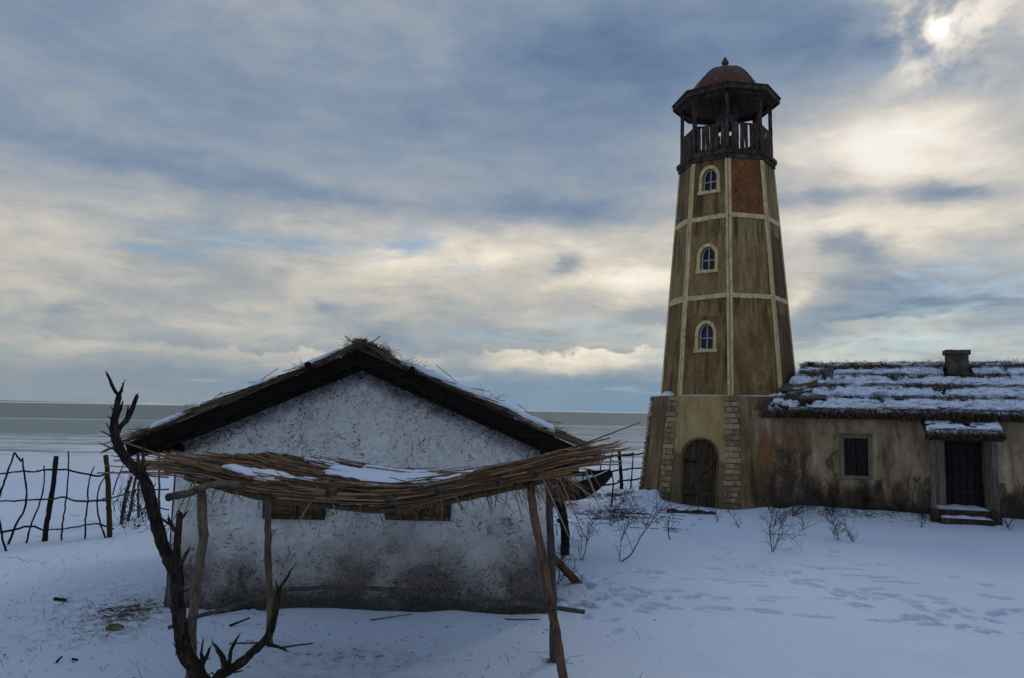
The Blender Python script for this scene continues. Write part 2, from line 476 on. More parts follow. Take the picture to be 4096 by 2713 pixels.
# lagoon: snowy ice near the shore, grey bare ice, open water beyond
t = material('lagoon')
p = t.pos()
px, py, pz = t.sep(p)
wv = t.noise(t.comb(t.m('MULTIPLY', px, 0.012), t.m('MULTIPLY', py, 0.02), 0.0), 1.0, 4.0, 0.55)
dist = t.m('ADD', py, t.m('MULTIPLY', t.m('SUBTRACT', wv, 0.5), 26.0))
right = t.step(px, -30.0, 25.0)
edge = t.m('ADD', 158.0, t.m('MULTIPLY', right, 25.0))
water = t.step(t.m('SUBTRACT', dist, edge), -1.0, 2.0)
rim = t.m('MULTIPLY', t.step(t.m('SUBTRACT', dist, edge), -7.0, -3.5), t.step(t.m('SUBTRACT', dist, edge), 2.5, 0.5))
st1 = t.noise(t.comb(t.m('MULTIPLY', px, 0.16), t.m('MULTIPLY', py, 0.9), 0.0), 1.0, 6.0, 0.66, 0.5)
st2 = t.noise(t.comb(t.m('MULTIPLY', px, 0.03), t.m('MULTIPLY', py, 0.16), 3.0), 1.0, 5.0, 0.6, 0.3)
stf = t.m('ADD', t.m('MULTIPLY', st1, 0.62), t.m('MULTIPLY', st2, 0.38))
near = t.ramp(t.m('DIVIDE', dist, 200.0), [(0.18, (0.66,) * 3), (0.25, (0.535,) * 3), (0.38, (0.495,) * 3), (0.46, (0.37,) * 3), (0.8, (0.34,) * 3)])
near = t.m('ADD', near, t.m('MULTIPLY', t.m('MULTIPLY', right, t.step(dist, 70.0, 100.0)), 0.12))
white = t.step(t.m('SUBTRACT', t.m('ADD', near, stf), 1.0), -0.05, 0.05)
ice = t.mix(white, t.mix(st2, (0.22, 0.262, 0.262), (0.30, 0.345, 0.34)), t.mix(st1, (0.60, 0.68, 0.78), (0.78, 0.83, 0.90)))
ice = t.mix(rim, ice, (0.55, 0.60, 0.62))
wn = t.noise(t.comb(t.m('MULTIPLY', px, 0.35), t.m('MULTIPLY', py, 0.09), 0.0), 1.0, 5.0, 0.75)
wcol = t.mix(t.step(wn, 0.3, 0.7), (0.15, 0.182, 0.172), (0.29, 0.325, 0.31))
farice = t.step(dist, 1900.0, 2400.0)
wcol = t.mix(farice, wcol, (0.85, 0.86, 0.86))
col = t.mix(water, ice, wcol)
rough = t.m('ADD', 0.62, t.m('MULTIPLY', white, 0.2))
hh = t.m('ADD', t.m('MULTIPLY', white, 0.6), t.m('MULTIPLY', st1, 0.4))
t.surf(col, rough, t.bump(hh, 0.25, 0.05), 0.12)

t = material('far_land')
t.surf(t.mix(t.noise(t.pos(), 0.004, 4.0), (0.24, 0.33, 0.40), (0.32, 0.40, 0.47)), 0.95, None, 0.0)  # pale blue distance haze is mixed into the land colour

# straw-and-clay plaster, whitewashed, splashed and mouldy near the ground
t = material('straw_plaster')
o = t.obj()
ox, oy, oz = t.sep(o)
warp = t.vm('SCALE', t.vm('SUBTRACT', t.noise(o, 1.9, 3.0, 0.55, color=True), (0.5, 0.5, 0.5)), scale=0.8)
wv = t.vm('ADD', o, warp)
patch = t.noise(o, 1.7, 4.0, 0.6)
patch2 = t.noise(o, 9.0, 5.0, 0.65)
# trowel strokes and straw: flecks drawn out along the sweep of the hand
f1 = t.noise(t.mapv(wv, (13.0, 13.0, 46.0)), 1.0, 4.0, 0.66, 0.4)
f2 = t.noise(t.mapv(wv, (44.0, 13.0, 12.0)), 1.0, 4.0, 0.66, 0.4)
fl = t.mix(t.step(t.noise(o, 1.3, 2.0), 0.44, 0.56), t.n('ShaderNodeCombineColor', {0: f1, 1: f1, 2: f1}).outputs[0], t.n('ShaderNodeCombineColor', {0: f2, 1: f2, 2: f2}).outputs[0])
fr, fg_, fb_ = t.sep(fl)
cut = t.lin(patch, 0.35, 0.65, 0.645, 0.535)
fleck = t.step(t.m('SUBTRACT', fr, cut), 0.0, 0.05)
groove = t.step(t.m('ABSOLUTE', t.m('SUBTRACT', fr, 0.47)), 0.016, 0.003)
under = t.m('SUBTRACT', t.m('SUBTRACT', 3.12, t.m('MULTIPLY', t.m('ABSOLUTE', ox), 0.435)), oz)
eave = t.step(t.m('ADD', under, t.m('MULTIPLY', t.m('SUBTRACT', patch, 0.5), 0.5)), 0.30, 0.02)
white = t.mix(t.noise(o, 4.0, 5.0, 0.6), (0.64, 0.67, 0.71), (0.87, 0.88, 0.88))
white = t.mix(t.m('MULTIPLY', t.step(t.noise(o, 0.9, 4.0, 0.6), 0.45, 0.65), 0.35), white, (0.60, 0.58, 0.54))
col = t.mix(t.m('MULTIPLY', groove, 0.40), white, (0.30, 0.28, 0.27))
col = t.mix(t.m('MULTIPLY', fleck, 0.66), col, (0.10, 0.086, 0.075))
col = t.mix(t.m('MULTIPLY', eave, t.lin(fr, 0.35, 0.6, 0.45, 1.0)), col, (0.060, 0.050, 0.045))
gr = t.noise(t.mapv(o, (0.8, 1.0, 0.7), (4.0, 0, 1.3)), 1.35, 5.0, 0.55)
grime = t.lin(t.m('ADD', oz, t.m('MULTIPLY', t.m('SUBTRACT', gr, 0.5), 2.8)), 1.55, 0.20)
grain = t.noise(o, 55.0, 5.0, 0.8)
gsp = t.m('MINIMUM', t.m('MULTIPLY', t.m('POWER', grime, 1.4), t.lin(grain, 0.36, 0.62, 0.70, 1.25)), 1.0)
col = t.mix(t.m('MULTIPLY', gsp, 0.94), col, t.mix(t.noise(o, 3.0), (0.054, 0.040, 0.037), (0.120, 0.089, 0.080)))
moss = t.step(t.m('ADD', oz, t.m('MULTIPLY', t.m('SUBTRACT', gr, 0.5), 0.5)), 0.36, 0.04)
col = t.mix(t.m('MULTIPLY', moss, t.lin(grain, 0.35, 0.6, 0.55, 0.95)), col, (0.036, 0.042, 0.030))
hgt = t.m('SUBTRACT', t.m('ADD', t.m('MULTIPLY', patch2, 0.7), t.m('MULTIPLY', fr, 0.6)), t.m('MULTIPLY', fleck, 0.5))
t.surf(col, 0.95, t.bump(hgt, 1.0, 0.04), 0.1)

wood('black_board', (0.006, 0.005, 0.005), (0.012, 0.0095, 0.009), (0.026, 0.020, 0.017), (5, 5, 26), 0.9, 0.4, 0.25, 0.06)
wood('dark_wood', (0.014, 0.010, 0.008), (0.045, 0.031, 0.025), (0.17, 0.128, 0.108), (18, 18, 2.2), 0.85, 0.5)
wood('door_wood', (0.022, 0.015, 0.009), (0.055, 0.038, 0.025), (0.12, 0.088, 0.06), (16, 16, 1.4), 0.85, 0.5)
wood('shutter_wood', (0.010, 0.010, 0.011), (0.022, 0.020, 0.021), (0.050, 0.044, 0.043), (18, 18, 1.6), 0.8, 0.4)
wood('grey_wood', (0.050, 0.046, 0.042), (0.11, 0.10, 0.09), (0.22, 0.20, 0.175), (16, 16, 1.5), 0.85, 0.4)
wood('boat_wood', (0.006, 0.006, 0.006), (0.014, 0.013, 0.013), (0.034, 0.031, 0.030), (2, 12, 14), 0.7, 0.3)
wood('warped_wood', (0.045, 0.040, 0.030), (0.10, 0.085, 0.062), (0.20, 0.175, 0.13), (1.6, 16, 16), 0.9, 0.4)

def bark(name, dark, mid, light, sc=1.0, moss=None):
    t = material(name)
    o = t.obj(); rnd = t.rand()
    v = t.vm('ADD', t.mapv(o, (30 * sc, 30 * sc, 5 * sc)), t.comb(t.m('MULTIPLY', rnd, 31.0), 0.0, t.m('MULTIPLY', rnd, 7.0)))
    a = t.noise(v, 1.0, 6.0, 0.7, 1.2)
    b = t.noise(o, 7.0, 4.0, 0.6)
    col = t.ramp(t.m('ADD', t.m('MULTIPLY', a, 0.7), t.m('MULTIPLY', b, 0.3)), [(0.34, dark), (0.5, mid), (0.66, light)])
    if moss:
        col = t.mix(t.m('MULTIPLY', t.step(t.noise(o, 3.3, 5.0, 0.65), 0.50, 0.66), 0.8), col, moss)
    t.surf(col, 0.92, t.bump(a, 0.8, 0.012), 0.12)
bark('dead_bark', (0.006, 0.005, 0.005), (0.020, 0.015, 0.013), (0.085, 0.064, 0.050))
bark('post_bark', (0.055, 0.042, 0.032), (0.13, 0.10, 0.075), (0.27, 0.21, 0.16))
bark('rust_bark', (0.030, 0.020, 0.016), (0.11, 0.065, 0.045), (0.23, 0.135, 0.088))
bark('grey_bark', (0.035, 0.030, 0.028), (0.075, 0.064, 0.056), (0.14, 0.12, 0.10))
bark('mossy_bark', (0.040, 0.034, 0.022), (0.085, 0.072, 0.044), (0.15, 0.125, 0.08), 1.0, (0.085, 0.080, 0.022))
bark('olive_bark', (0.022, 0.019, 0.008), (0.050, 0.042, 0.014), (0.085, 0.070, 0.022))
bark('fence_bark', (0.007, 0.006, 0.007), (0.018, 0.015, 0.015), (0.045, 0.037, 0.035))
bark('pale_fence_bark', (0.035, 0.030, 0.026), (0.085, 0.070, 0.058), (0.17, 0.145, 0.12))
bark('cut_end', (0.018, 0.015, 0.013), (0.035, 0.029, 0.025), (0.06, 0.05, 0.04))

def reedmat(name, stops, dark=0.35):
    t = material(name)
    a = t.attr('tint')
    o = t.obj()
    col = t.ramp(a, stops)
    n1 = t.noise(o, 18.0, 4.0, 0.6)
    col = t.mix(t.m('MULTIPLY', t.step(n1, 0.45, 0.75), dark), col, (0.02, 0.017, 0.014))
    t.surf(col, 0.6, None, 0.25)
reedmat('reed', [(0.0, (0.030, 0.020, 0.015)), (0.3, (0.085, 0.054, 0.035)), (0.55, (0.20, 0.125, 0.072)), (0.75, (0.34, 0.165, 0.060)), (0.88, (0.30, 0.22, 0.15)), (1.0, (0.36, 0.31, 0.26))])
reedmat('roof_reed', [(0.0, (0.022, 0.016, 0.012)), (0.45, (0.075, 0.055, 0.036)), (0.75, (0.17, 0.125, 0.075)), (1.0, (0.28, 0.22, 0.14))])
reedmat('thatch_straw', [(0.0, (0.012, 0.009, 0.007)), (0.35, (0.040, 0.027, 0.019)), (0.65, (0.13, 0.082, 0.052)), (1.0, (0.27, 0.185, 0.12))])
reedmat('dark_straw', [(0.0, (0.012, 0.010, 0.008)), (0.6, (0.030, 0.024, 0.018)), (1.0, (0.07, 0.055, 0.04))])
reedmat('twig', [(0.0, (0.008, 0.007, 0.008)), (0.6, (0.020, 0.016, 0.016)), (1.0, (0.045, 0.036, 0.033))], 0.2)
reedmat('dry_grass', [(0.0, (0.03, 0.025, 0.022)), (0.6, (0.10, 0.08, 0.055)), (1.0, (0.22, 0.175, 0.12))], 0.2)

# thatch bed under the straw fringe
t = material('thatch_bed')
o = t.obj()
n1 = t.noise(t.mapv(o, (40, 6, 6)), 1.0, 5.0, 0.7)
t.surf(t.ramp(n1, [(0.3, (0.008, 0.006, 0.005)), (0.6, (0.028, 0.021, 0.016)), (0.8, (0.06, 0.045, 0.032))]), 0.95, t.bump(n1, 0.8, 0.03), 0.1)

# weathered tower panels: stained boards with vertical runs
def panel_mat(name, dark, mid, light, drip, grime=False, runs=()):
    t = material(name)
    o = t.obj(); rnd = t.rand()
    ox, oy, oz = t.sep(o)
    off = t.comb(t.m('MULTIPLY', rnd, 23.0), t.m('MULTIPLY', rnd, 41.0), t.m('MULTIPLY', rnd, 7.0))
    v = t.vm('ADD', t.mapv(o, (4.6, 4.6, 0.55)), off)
    a = t.noise(v, 1.0, 6.0, 0.66, 0.5)
    b = t.noise(t.vm('ADD', t.mapv(o, (1.3, 1.3, 0.9)), off), 1.0, 5.0, 0.62)
    fine = t.noise(t.mapv(o, (45, 45, 9)), 1.0, 4.0, 0.7)
    spot = t.noise(t.vm('ADD', t.mapv(o, (9, 9, 7)), off), 1.0, 5.0, 0.7)
    f = t.m('ADD', t.m('ADD', t.m('MULTIPLY', a, 0.34), t.m('MULTIPLY', b, 0.36)), t.m('ADD', t.m('MULTIPLY', fine, 0.12), t.m('MULTIPLY', spot, 0.18)))
    f = t.m('ADD', f, t.m('MULTIPLY', t.m('SUBTRACT', rnd, 0.5), 0.06))
    col = t.ramp(f, [(0.35, dark), (0.47, mid), (0.60, light)])
    d = t.noise(t.vm('ADD', t.mapv(o, (3.6, 3.6, 0.30)), off), 1.0, 5.0, 0.6, 0.3)
    col = t.mix(t.m('MULTIPLY', t.step(d, 0.52, 0.66), 0.75), col, drip)
    dk = t.noise(t.vm('ADD', t.mapv(o, (11.0, 11.0, 0.22)), t.vm('SCALE', off, scale=2.3)), 1.0, 4.0, 0.6, 0.2)
    col = t.mix(t.m('MULTIPLY', t.m('MULTIPLY', t.step(dk, 0.52, 0.72), t.step(b, 0.36, 0.58)), 0.7), col, drip)
    pt = t.step(t.noise(t.mapv(o, (20, 20, 3.2)), 1.0, 3.0, 0.6), 0.64, 0.72)
    col = t.mix(t.m('MULTIPLY', pt, 0.6), col, (0.05, 0.04, 0.022))
    for zt_ in runs:                            # dirty water running down from each band
        d_ = t.m('SUBTRACT', zt_, oz)
        rn = t.noise(t.vm('ADD', t.mapv(o, (8.0, 8.0, 0.10)), t.vm('SCALE', off, scale=1.7)), 1.0, 4.0, 0.62)
        ln = t.lin(t.noise(t.vm('ADD', t.mapv(o, (5.0, 5.0, 0.0)), off), 1.0, 2.0), 0.3, 0.7, 0.15, 1.5)
        mk = t.m('MULTIPLY', t.step(rn, 0.48, 0.60), t.m('MULTIPLY', t.step(d_, 0.0, 0.03), t.step(t.m('DIVIDE', d_, ln), 1.0, 0.35)))
        col = t.mix(t.m('MULTIPLY', mk, 0.7), col, drip)
    if grime:                                   # damp brown stain climbing from the ground beside the door
        gn = t.noise(t.mapv(o, (1.6, 1.6, 1.0), (2.0, 0, 0)), 1.0, 6.0, 0.62)
        gm = t.step(t.m('ADD', oz, t.m('MULTIPLY', t.m('SUBTRACT', gn, 0.5), 3.2)), 1.75, 1.25)
        col = t.mix(t.m('MULTIPLY', gm, 0.85), col, t.mix(a, (0.060, 0.043, 0.030), (0.20, 0.145, 0.085)))
        ft = t.step(t.m('ADD', oz, t.m('MULTIPLY', t.m('SUBTRACT', a, 0.5), 0.8)), 0.55, 0.15)
        col = t.mix(t.m('MULTIPLY', ft, 0.6), col, (0.10, 0.095, 0.035))
    t.surf(col, 0.85, t.bump(t.m('ADD', fine, t.m('MULTIPLY', a, 0.6)), 0.35, 0.012), 0.2)
panel_mat('tower_panel', (0.060, 0.038, 0.017), (0.195, 0.124, 0.050), (0.36, 0.25, 0.115), (0.050, 0.032, 0.020), runs=(6.02, 8.45, 10.30))
panel_mat('old_board', (0.040, 0.022, 0.013), (0.10, 0.052, 0.028), (0.17, 0.095, 0.052), (0.035, 0.022, 0.016))
panel_mat('base_panel', (0.052, 0.034, 0.020), (0.150, 0.098, 0.048), (0.29, 0.20, 0.10), (0.055, 0.038, 0.028))
panel_mat('pale_panel', (0.18, 0.122, 0.052), (0.35, 0.250, 0.110), (0.46, 0.34, 0.165), (0.21, 0.140, 0.062), grime=True)
t = material('particle_board')
o = t.obj(); rnd = t.rand()
cell = t.voronoi(t.mapv(o, (26, 26, 34), (0, 0, 0), (0.3, 0.5, 0.2)), 1.0, 'F1', 'Color')
cr, cg, cb = t.sep(cell)
n1 = t.noise(t.mapv(o, (5, 5, 2)), 1.0, 5.0, 0.65)
f = t.m('ADD', t.m('MULTIPLY', cr, 0.22), t.m('MULTIPLY', n1, 0.78))
col = t.ramp(f, [(0.25, (0.07, 0.026, 0.010)), (0.5, (0.17, 0.068, 0.022)), (0.68, (0.26, 0.115, 0.038))])
col = t.mix(t.m('MULTIPLY', t.step(cg, 0.93, 0.97), 0.45), col, (0.36, 0.23, 0.11))
t.surf(col, 0.8, t.bump(cr, 0.25, 0.006), 0.2)

t = material('cream_paint')
o = t.obj(); rnd = t.rand()
off = t.comb(t.m('MULTIPLY', rnd, 13.0), t.m('MULTIPLY', rnd, 29.0), t.m('MULTIPLY', rnd, 17.0))
a = t.noise(t.vm('ADD', t.mapv(o, (9, 9, 2.2)), off), 1.0, 6.0, 0.66)
b = t.noise(t.vm('ADD', o, off), 3.0, 5.0, 0.65)
f = t.m('ADD', t.m('MULTIPLY', a, 0.5), t.m('MULTIPLY', b, 0.5))
col = t.ramp(f, [(0.28, (0.24, 0.160, 0.060)), (0.40, (0.49, 0.365, 0.175)), (0.56, (0.68, 0.54, 0.29)), (0.72, (0.80, 0.67, 0.41))])
wear = t.m('MULTIPLY', t.step(t.noise(t.vm('ADD', t.mapv(o, (13, 13, 6)), off), 1.0, 5.0, 0.7), 0.52, 0.66), 0.75)
col = t.mix(wear, col, (0.19, 0.15, 0.075))
t.surf(col, 0.75, t.bump(a, 0.25, 0.006), 0.25)

t = material('quoin_stone')
o = t.obj(); rnd = t.rand()
off = t.comb(t.m('MULTIPLY', rnd, 53.0), t.m('MULTIPLY', rnd, 19.0), t.m('MULTIPLY', rnd, 7.0))
a = t.noise(t.vm('ADD', t.mapv(o, (6, 6, 3)), off), 1.0, 6.0, 0.66)
ox, oy, oz = t.sep(o)
col = t.ramp(t.m('ADD', t.m('MULTIPLY', a, 0.8), t.m('MULTIPLY', rnd, 0.2)), [(0.30, (0.10, 0.072, 0.040)), (0.46, (0.25, 0.19, 0.110)), (0.66, (0.44, 0.35, 0.22))])
col = t.mix(t.m('MULTIPLY', t.step(t.m('ADD', oz, t.m('MULTIPLY', t.m('SUBTRACT', a, 0.5), 1.8)), 0.9, 0.1), 0.75), col, (0.085, 0.078, 0.036))
t.surf(col, 0.9, t.bump(a, 0.4, 0.012), 0.15)

t = material('red_dome')
o = t.obj()
a = t.noise(t.mapv(o, (2.5, 2.5, 2.5)), 1.0, 6.0, 0.65)
b = t.noise(t.mapv(o, (9, 9, 16)), 1.0, 5.0, 0.6)
col = t.ramp(t.m('ADD', t.m('MULTIPLY', a, 0.7), t.m('MULTIPLY', b, 0.3)), [(0.32, (0.028, 0.020, 0.019)), (0.46, (0.075, 0.024, 0.018)), (0.65, (0.13, 0.038, 0.028))])
col = t.mix(t.m('MULTIPLY', t.step(a, 0.42, 0.34), 0.7), col, (0.12, 0.13, 0.13))
t.surf(col, 0.6, t.bump(b, 0.25, 0.01), 0.35)

t = material('dark_glass')
t.surf((0.008, 0.012, 0.024), 0.22, t.bump(t.noise(t.obj(), 3.0), 0.05, 0.02), 0.28)
t = material('lamp_glass')
t.surf(t.mix(t.noise(t.obj(), 6.0, 4.0), (0.02, 0.032, 0.042), (0.06, 0.08, 0.095)), 0.35, None, 0.3)
t = material('amber_glass')
t.surf(t.ramp(t.noise(t.mapv(t.obj(), (6, 6, 18)), 1.0, 5.0, 0.7), [(0.35, (0.04, 0.021, 0.009)), (0.5, (0.17, 0.075, 0.022)), (0.7, (0.30, 0.145, 0.05))]), 0.6, None, 0.3)
t = material('sash_paint')
t.surf(t.mix(t.noise(t.obj(), 9.0, 5.0, 0.65), (0.22, 0.22, 0.22), (0.62, 0.62, 0.62)), 0.7, None, 0.3)

# cottage render: rusty, bleached and mouldy runs
t = material('stained_render')
o = t.obj()
ox, oy, oz = t.sep(o)
a = t.noise(t.mapv(o, (3.4, 3.4, 0.75)), 1.0, 7.0, 0.68, 0.4)
b = t.noise(t.mapv(o, (1.1, 1.1, 0.9), (2.2, 0, 0.4)), 1.0, 5.0, 0.62)
fine = t.noise(t.mapv(o, (26, 26, 6)), 1.0, 5.0, 0.7)
f = t.m('ADD', t.m('ADD', t.m('MULTIPLY', a, 0.5), t.m('MULTIPLY', b, 0.34)), t.m('MULTIPLY', fine, 0.16))
col = t.ramp(f, [(0.34, (0.060, 0.040, 0.024)), (0.43, (0.17, 0.120, 0.072)), (0.52, (0.33, 0.245, 0.155)), (0.63, (0.54, 0.42, 0.29))])
rz = t.m('MULTIPLY', t.step(t.m('ADD', ox, t.m('MULTIPLY', t.m('SUBTRACT', b, 0.5), 3.0)), 1.9, 0.6), t.step(t.noise(t.mapv(o, (2.6, 2.6, 1.0), (9, 0, 0)), 1.0, 5.0, 0.65), 0.42, 0.60))
col = t.mix(t.m('MULTIPLY', rz, 0.8), col, t.mix(fine, (0.10, 0.036, 0.010), (0.34, 0.155, 0.055)))
blot = t.m('MULTIPLY', t.step(t.noise(t.mapv(o, (1.5, 1.5, 0.9), (5.5, 0, 2.0)), 1.0, 6.0, 0.66), 0.53, 0.57), t.step(oz, 2.0, 1.4))
col = t.mix(t.m('MULTIPLY', blot, 0.75), col, (0.050, 0.043, 0.033))
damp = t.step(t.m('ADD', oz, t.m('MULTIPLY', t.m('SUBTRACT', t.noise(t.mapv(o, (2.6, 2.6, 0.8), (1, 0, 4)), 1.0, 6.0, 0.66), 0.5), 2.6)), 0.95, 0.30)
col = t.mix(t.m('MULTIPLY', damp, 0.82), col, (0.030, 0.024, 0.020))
moss = t.step(t.m('ADD', oz, t.m('MULTIPLY', t.m('SUBTRACT', b, 0.5), 0.5)), 0.30, 0.08)
col = t.mix(t.m('MULTIPLY', moss, 0.85), col, (0.018, 0.022, 0.012))
t.surf(col, 0.92, t.bump(t.m('ADD', a, t.m('MULTIPLY', fine, 0.4)), 0.4, 0.02), 0.12)
panel_mat('render_trim', (0.075, 0.060, 0.042), (0.15, 0.122, 0.088), (0.25, 0.21, 0.155), (0.085, 0.060, 0.040))
t = material('chimney_render')
o = t.obj()
a = t.noise(t.mapv(o, (5, 5, 3)), 1.0, 6.0, 0.66)
t.surf(t.ramp(a, [(0.32, (0.030, 0.027, 0.024)), (0.5, (0.075, 0.067, 0.057)), (0.68, (0.14, 0.125, 0.105))]), 0.92, t.bump(a, 0.4, 0.02), 0.1)
t = material('green_leaf')
t.surf((0.02, 0.05, 0.012), 0.7, None, 0.3)
t = material('clod')
a = t.noise(t.obj(), 14.0, 5.0, 0.65)
t.surf(t.ramp(a, [(0.35, (0.035, 0.030, 0.024)), (0.55, (0.16, 0.135, 0.105)), (0.7, (0.27, 0.235, 0.19))]), 0.95, t.bump(a, 0.5, 0.02), 0.1)

# ------------------------------------------------------------------ measured shapes (metres)
DEAD_TREE = [('trunk',([(-2.362,6.35,0.268),(-2.445,6.35,0.433),(-2.477,6.35,0.513),(-2.561,6.35,0.616),(-2.606,6.35,0.789),(-2.638,6.35,0.964),(-2.658,6.35,1.104),(-2.672,6.35,1.243),(-2.749,6.35,1.384),(-2.818,6.35,1.537),(-2.884,6.35,1.731),(-2.952,6.35,1.946),(-3.002,6.35,2.021),(-3.084,6.35,2.097),(-3.148,6.35,2.172),(-3.212,6.35,2.28),(-3.246,6.35,2.402),(-3.244,6.35,2.467),(-3.231,6.35,2.579),(-3.224,6.35,2.668)],[0.0825,0.0639,0.0598,0.0536,0.0515,0.0495,0.0474,0.0515,0.0474,0.0443,0.0433,0.0412,0.0392,0.0371,0.035,0.033,0.0299,0.0268,0.0227,0.0186])),('branch',([(-3.219,6.34,2.667),(-3.249,6.34,2.691),(-3.286,6.34,2.754),(-3.313,6.34,2.814),(-3.331,6.34,2.844)],[0.0144,0.0124,0.0113,0.0093,0.0072])),('branch',([(-3.239,6.38,2.668),(-3.221,6.38,2.705),(-3.206,6.38,2.763)],[0.0144,0.0113,0.0052])),('branch',([(-3.242,6.4,2.349),(-3.217,6.4,2.411),(-3.174,6.4,2.457),(-3.136,6.4,2.546),(-3.112,6.4,2.619),(-3.098,6.4,2.664)],[0.0186,0.0186,0.0196,0.0186,0.0165,0.0134])),('branch',([(-2.652,6.3,1.262),(-2.654,6.3,1.336),(-2.653,6.3,1.457),(-2.652,6.3,1.579),(-2.648,6.3,1.729)],[0.0309,0.0289,0.0268,0.0258,0.0206])),('branch',([(-2.645,6.28,1.579),(-2.67,6.28,1.594),(-2.702,6.28,1.637),(-2.729,6.28,1.689)],[0.0144,0.0155,0.0134,0.0113])),('branch',([(-2.7,6.3,1.614),(-2.752,6.3,1.657),(-2.805,6.3,1.695)],[0.0082,0.0072,0.0052])),('branch',([(-2.648,6.3,1.654),(-2.615,6.3,1.704),(-2.588,6.3,1.742)],[0.0103,0.0082,0.0052])),('branch',([(-2.616,6.25,1.292),(-2.589,6.25,1.351),(-2.566,6.25,1.399),(-2.541,6.25,1.443)],[0.0186,0.0155,0.0134,0.0093])),('branch',([(-2.935,6.3,2.017),(-2.958,6.3,2.066),(-2.968,6.3,2.166),(-2.976,6.3,2.254)],[0.0124,0.0124,0.0124,0.0093])),('branch',([(-2.967,6.28,2.038),(-2.99,6.28,2.107),(-3.005,6.28,2.189)],[0.0144,0.0124,0.0093])),('branch',([(-2.954,6.3,2.066),(-2.94,6.3,2.097),(-2.917,6.3,2.119)],[0.0072,0.0062,0.0052])),('twig',([(-3.217,6.3,2.313),(-3.259,6.3,2.342),(-3.324,6.3,2.371)],[0.0072,0.0062,0.0035])),('twig',([(-3.269,6.4,2.328),(-3.303,6.4,2.379),(-3.342,6.4,2.438)],[0.0072,0.0052,0.0035])),('twig',([(-3.146,6.3,2.163),(-3.215,6.3,2.228),(-3.274,6.3,2.251),(-3.334,6.3,2.276)],[0.0093,0.0062,0.0052,0.0035])),('twig',([(-3.242,6.4,2.514),(-3.224,6.4,2.555),(-3.213,6.4,2.619)],[0.0103,0.0093,0.0041])),('twig',([(-3.188,6.42,2.459),(-3.181,6.42,2.514),(-3.175,6.42,2.581)],[0.0093,0.0082,0.0041])),('branch',([(-2.362,6.35,0.268),(-2.283,6.3,0.447),(-2.215,6.3,0.499),(-2.104,6.3,0.57),(-2.016,6.32,0.655),(-1.94,6.34,0.72),(-1.893,6.36,0.812),(-1.874,6.4,0.929),(-1.864,6.42,1.062),(-1.855,6.42,1.131)],[0.0454,0.0371,0.034,0.032,0.0299,0.0289,0.0268,0.0237,0.0196,0.0155])),('branch',([(-1.858,6.42,1.111),(-1.839,6.42,1.144),(-1.786,6.42,1.23),(-1.744,6.42,1.304)],[0.0134,0.0113,0.0093,0.0041])),('twig',([(-1.862,6.42,1.107),(-1.878,6.42,1.151),(-1.892,6.42,1.186)],[0.0082,0.0062,0.0041])),('branch',([(-1.945,6.33,0.719),(-1.874,6.33,0.705),(-1.822,6.33,0.69),(-1.783,6.33,0.675),(-1.745,6.33,0.657)],[0.0134,0.0124,0.0103,0.0093,0.0052])),('branch',([(-2.204,6.28,0.504),(-2.222,6.28,0.58),(-2.257,6.28,0.65),(-2.291,6.28,0.693),(-2.318,6.28,0.724)],[0.0268,0.0227,0.0196,0.0144,0.0062])),('branch',([(-2.198,6.3,0.507),(-2.188,6.3,0.593),(-2.18,6.3,0.672),(-2.15,6.3,0.738),(-2.123,6.3,0.784)],[0.0144,0.0134,0.0124,0.0113,0.0052])),('branch',([(-2.419,6.3,0.513),(-2.397,6.3,0.58),(-2.418,6.3,0.637),(-2.406,6.3,0.741)],[0.0206,0.0186,0.0103,0.0052])),('branch',([(-2.391,6.28,0.577),(-2.362,6.28,0.627),(-2.346,6.28,0.687)],[0.0144,0.0124,0.0093])),('twig',([(-2.504,6.3,0.626),(-2.477,6.3,0.675),(-2.467,6.3,0.709)],[0.0072,0.0062,0.0041])),('branch',([(-2.543,6.3,0.616),(-2.585,6.3,0.654),(-2.623,6.3,0.695)],[0.0165,0.0144,0.0082])),('twig',([(-2.601,6.3,1.107),(-2.552,6.3,1.123),(-2.52,6.3,1.155)],[0.0062,0.0052,0.0035])),('twig',([(-2.348,6.3,0.476),(-2.323,6.3,0.496),(-2.293,6.3,0.447)],[0.0062,0.0052,0.0035])),('twig',([(-2.193,6.25,0.514),(-2.125,6.25,0.515),(-2.063,6.25,0.531)],[0.0093,0.0072,0.0041]))]
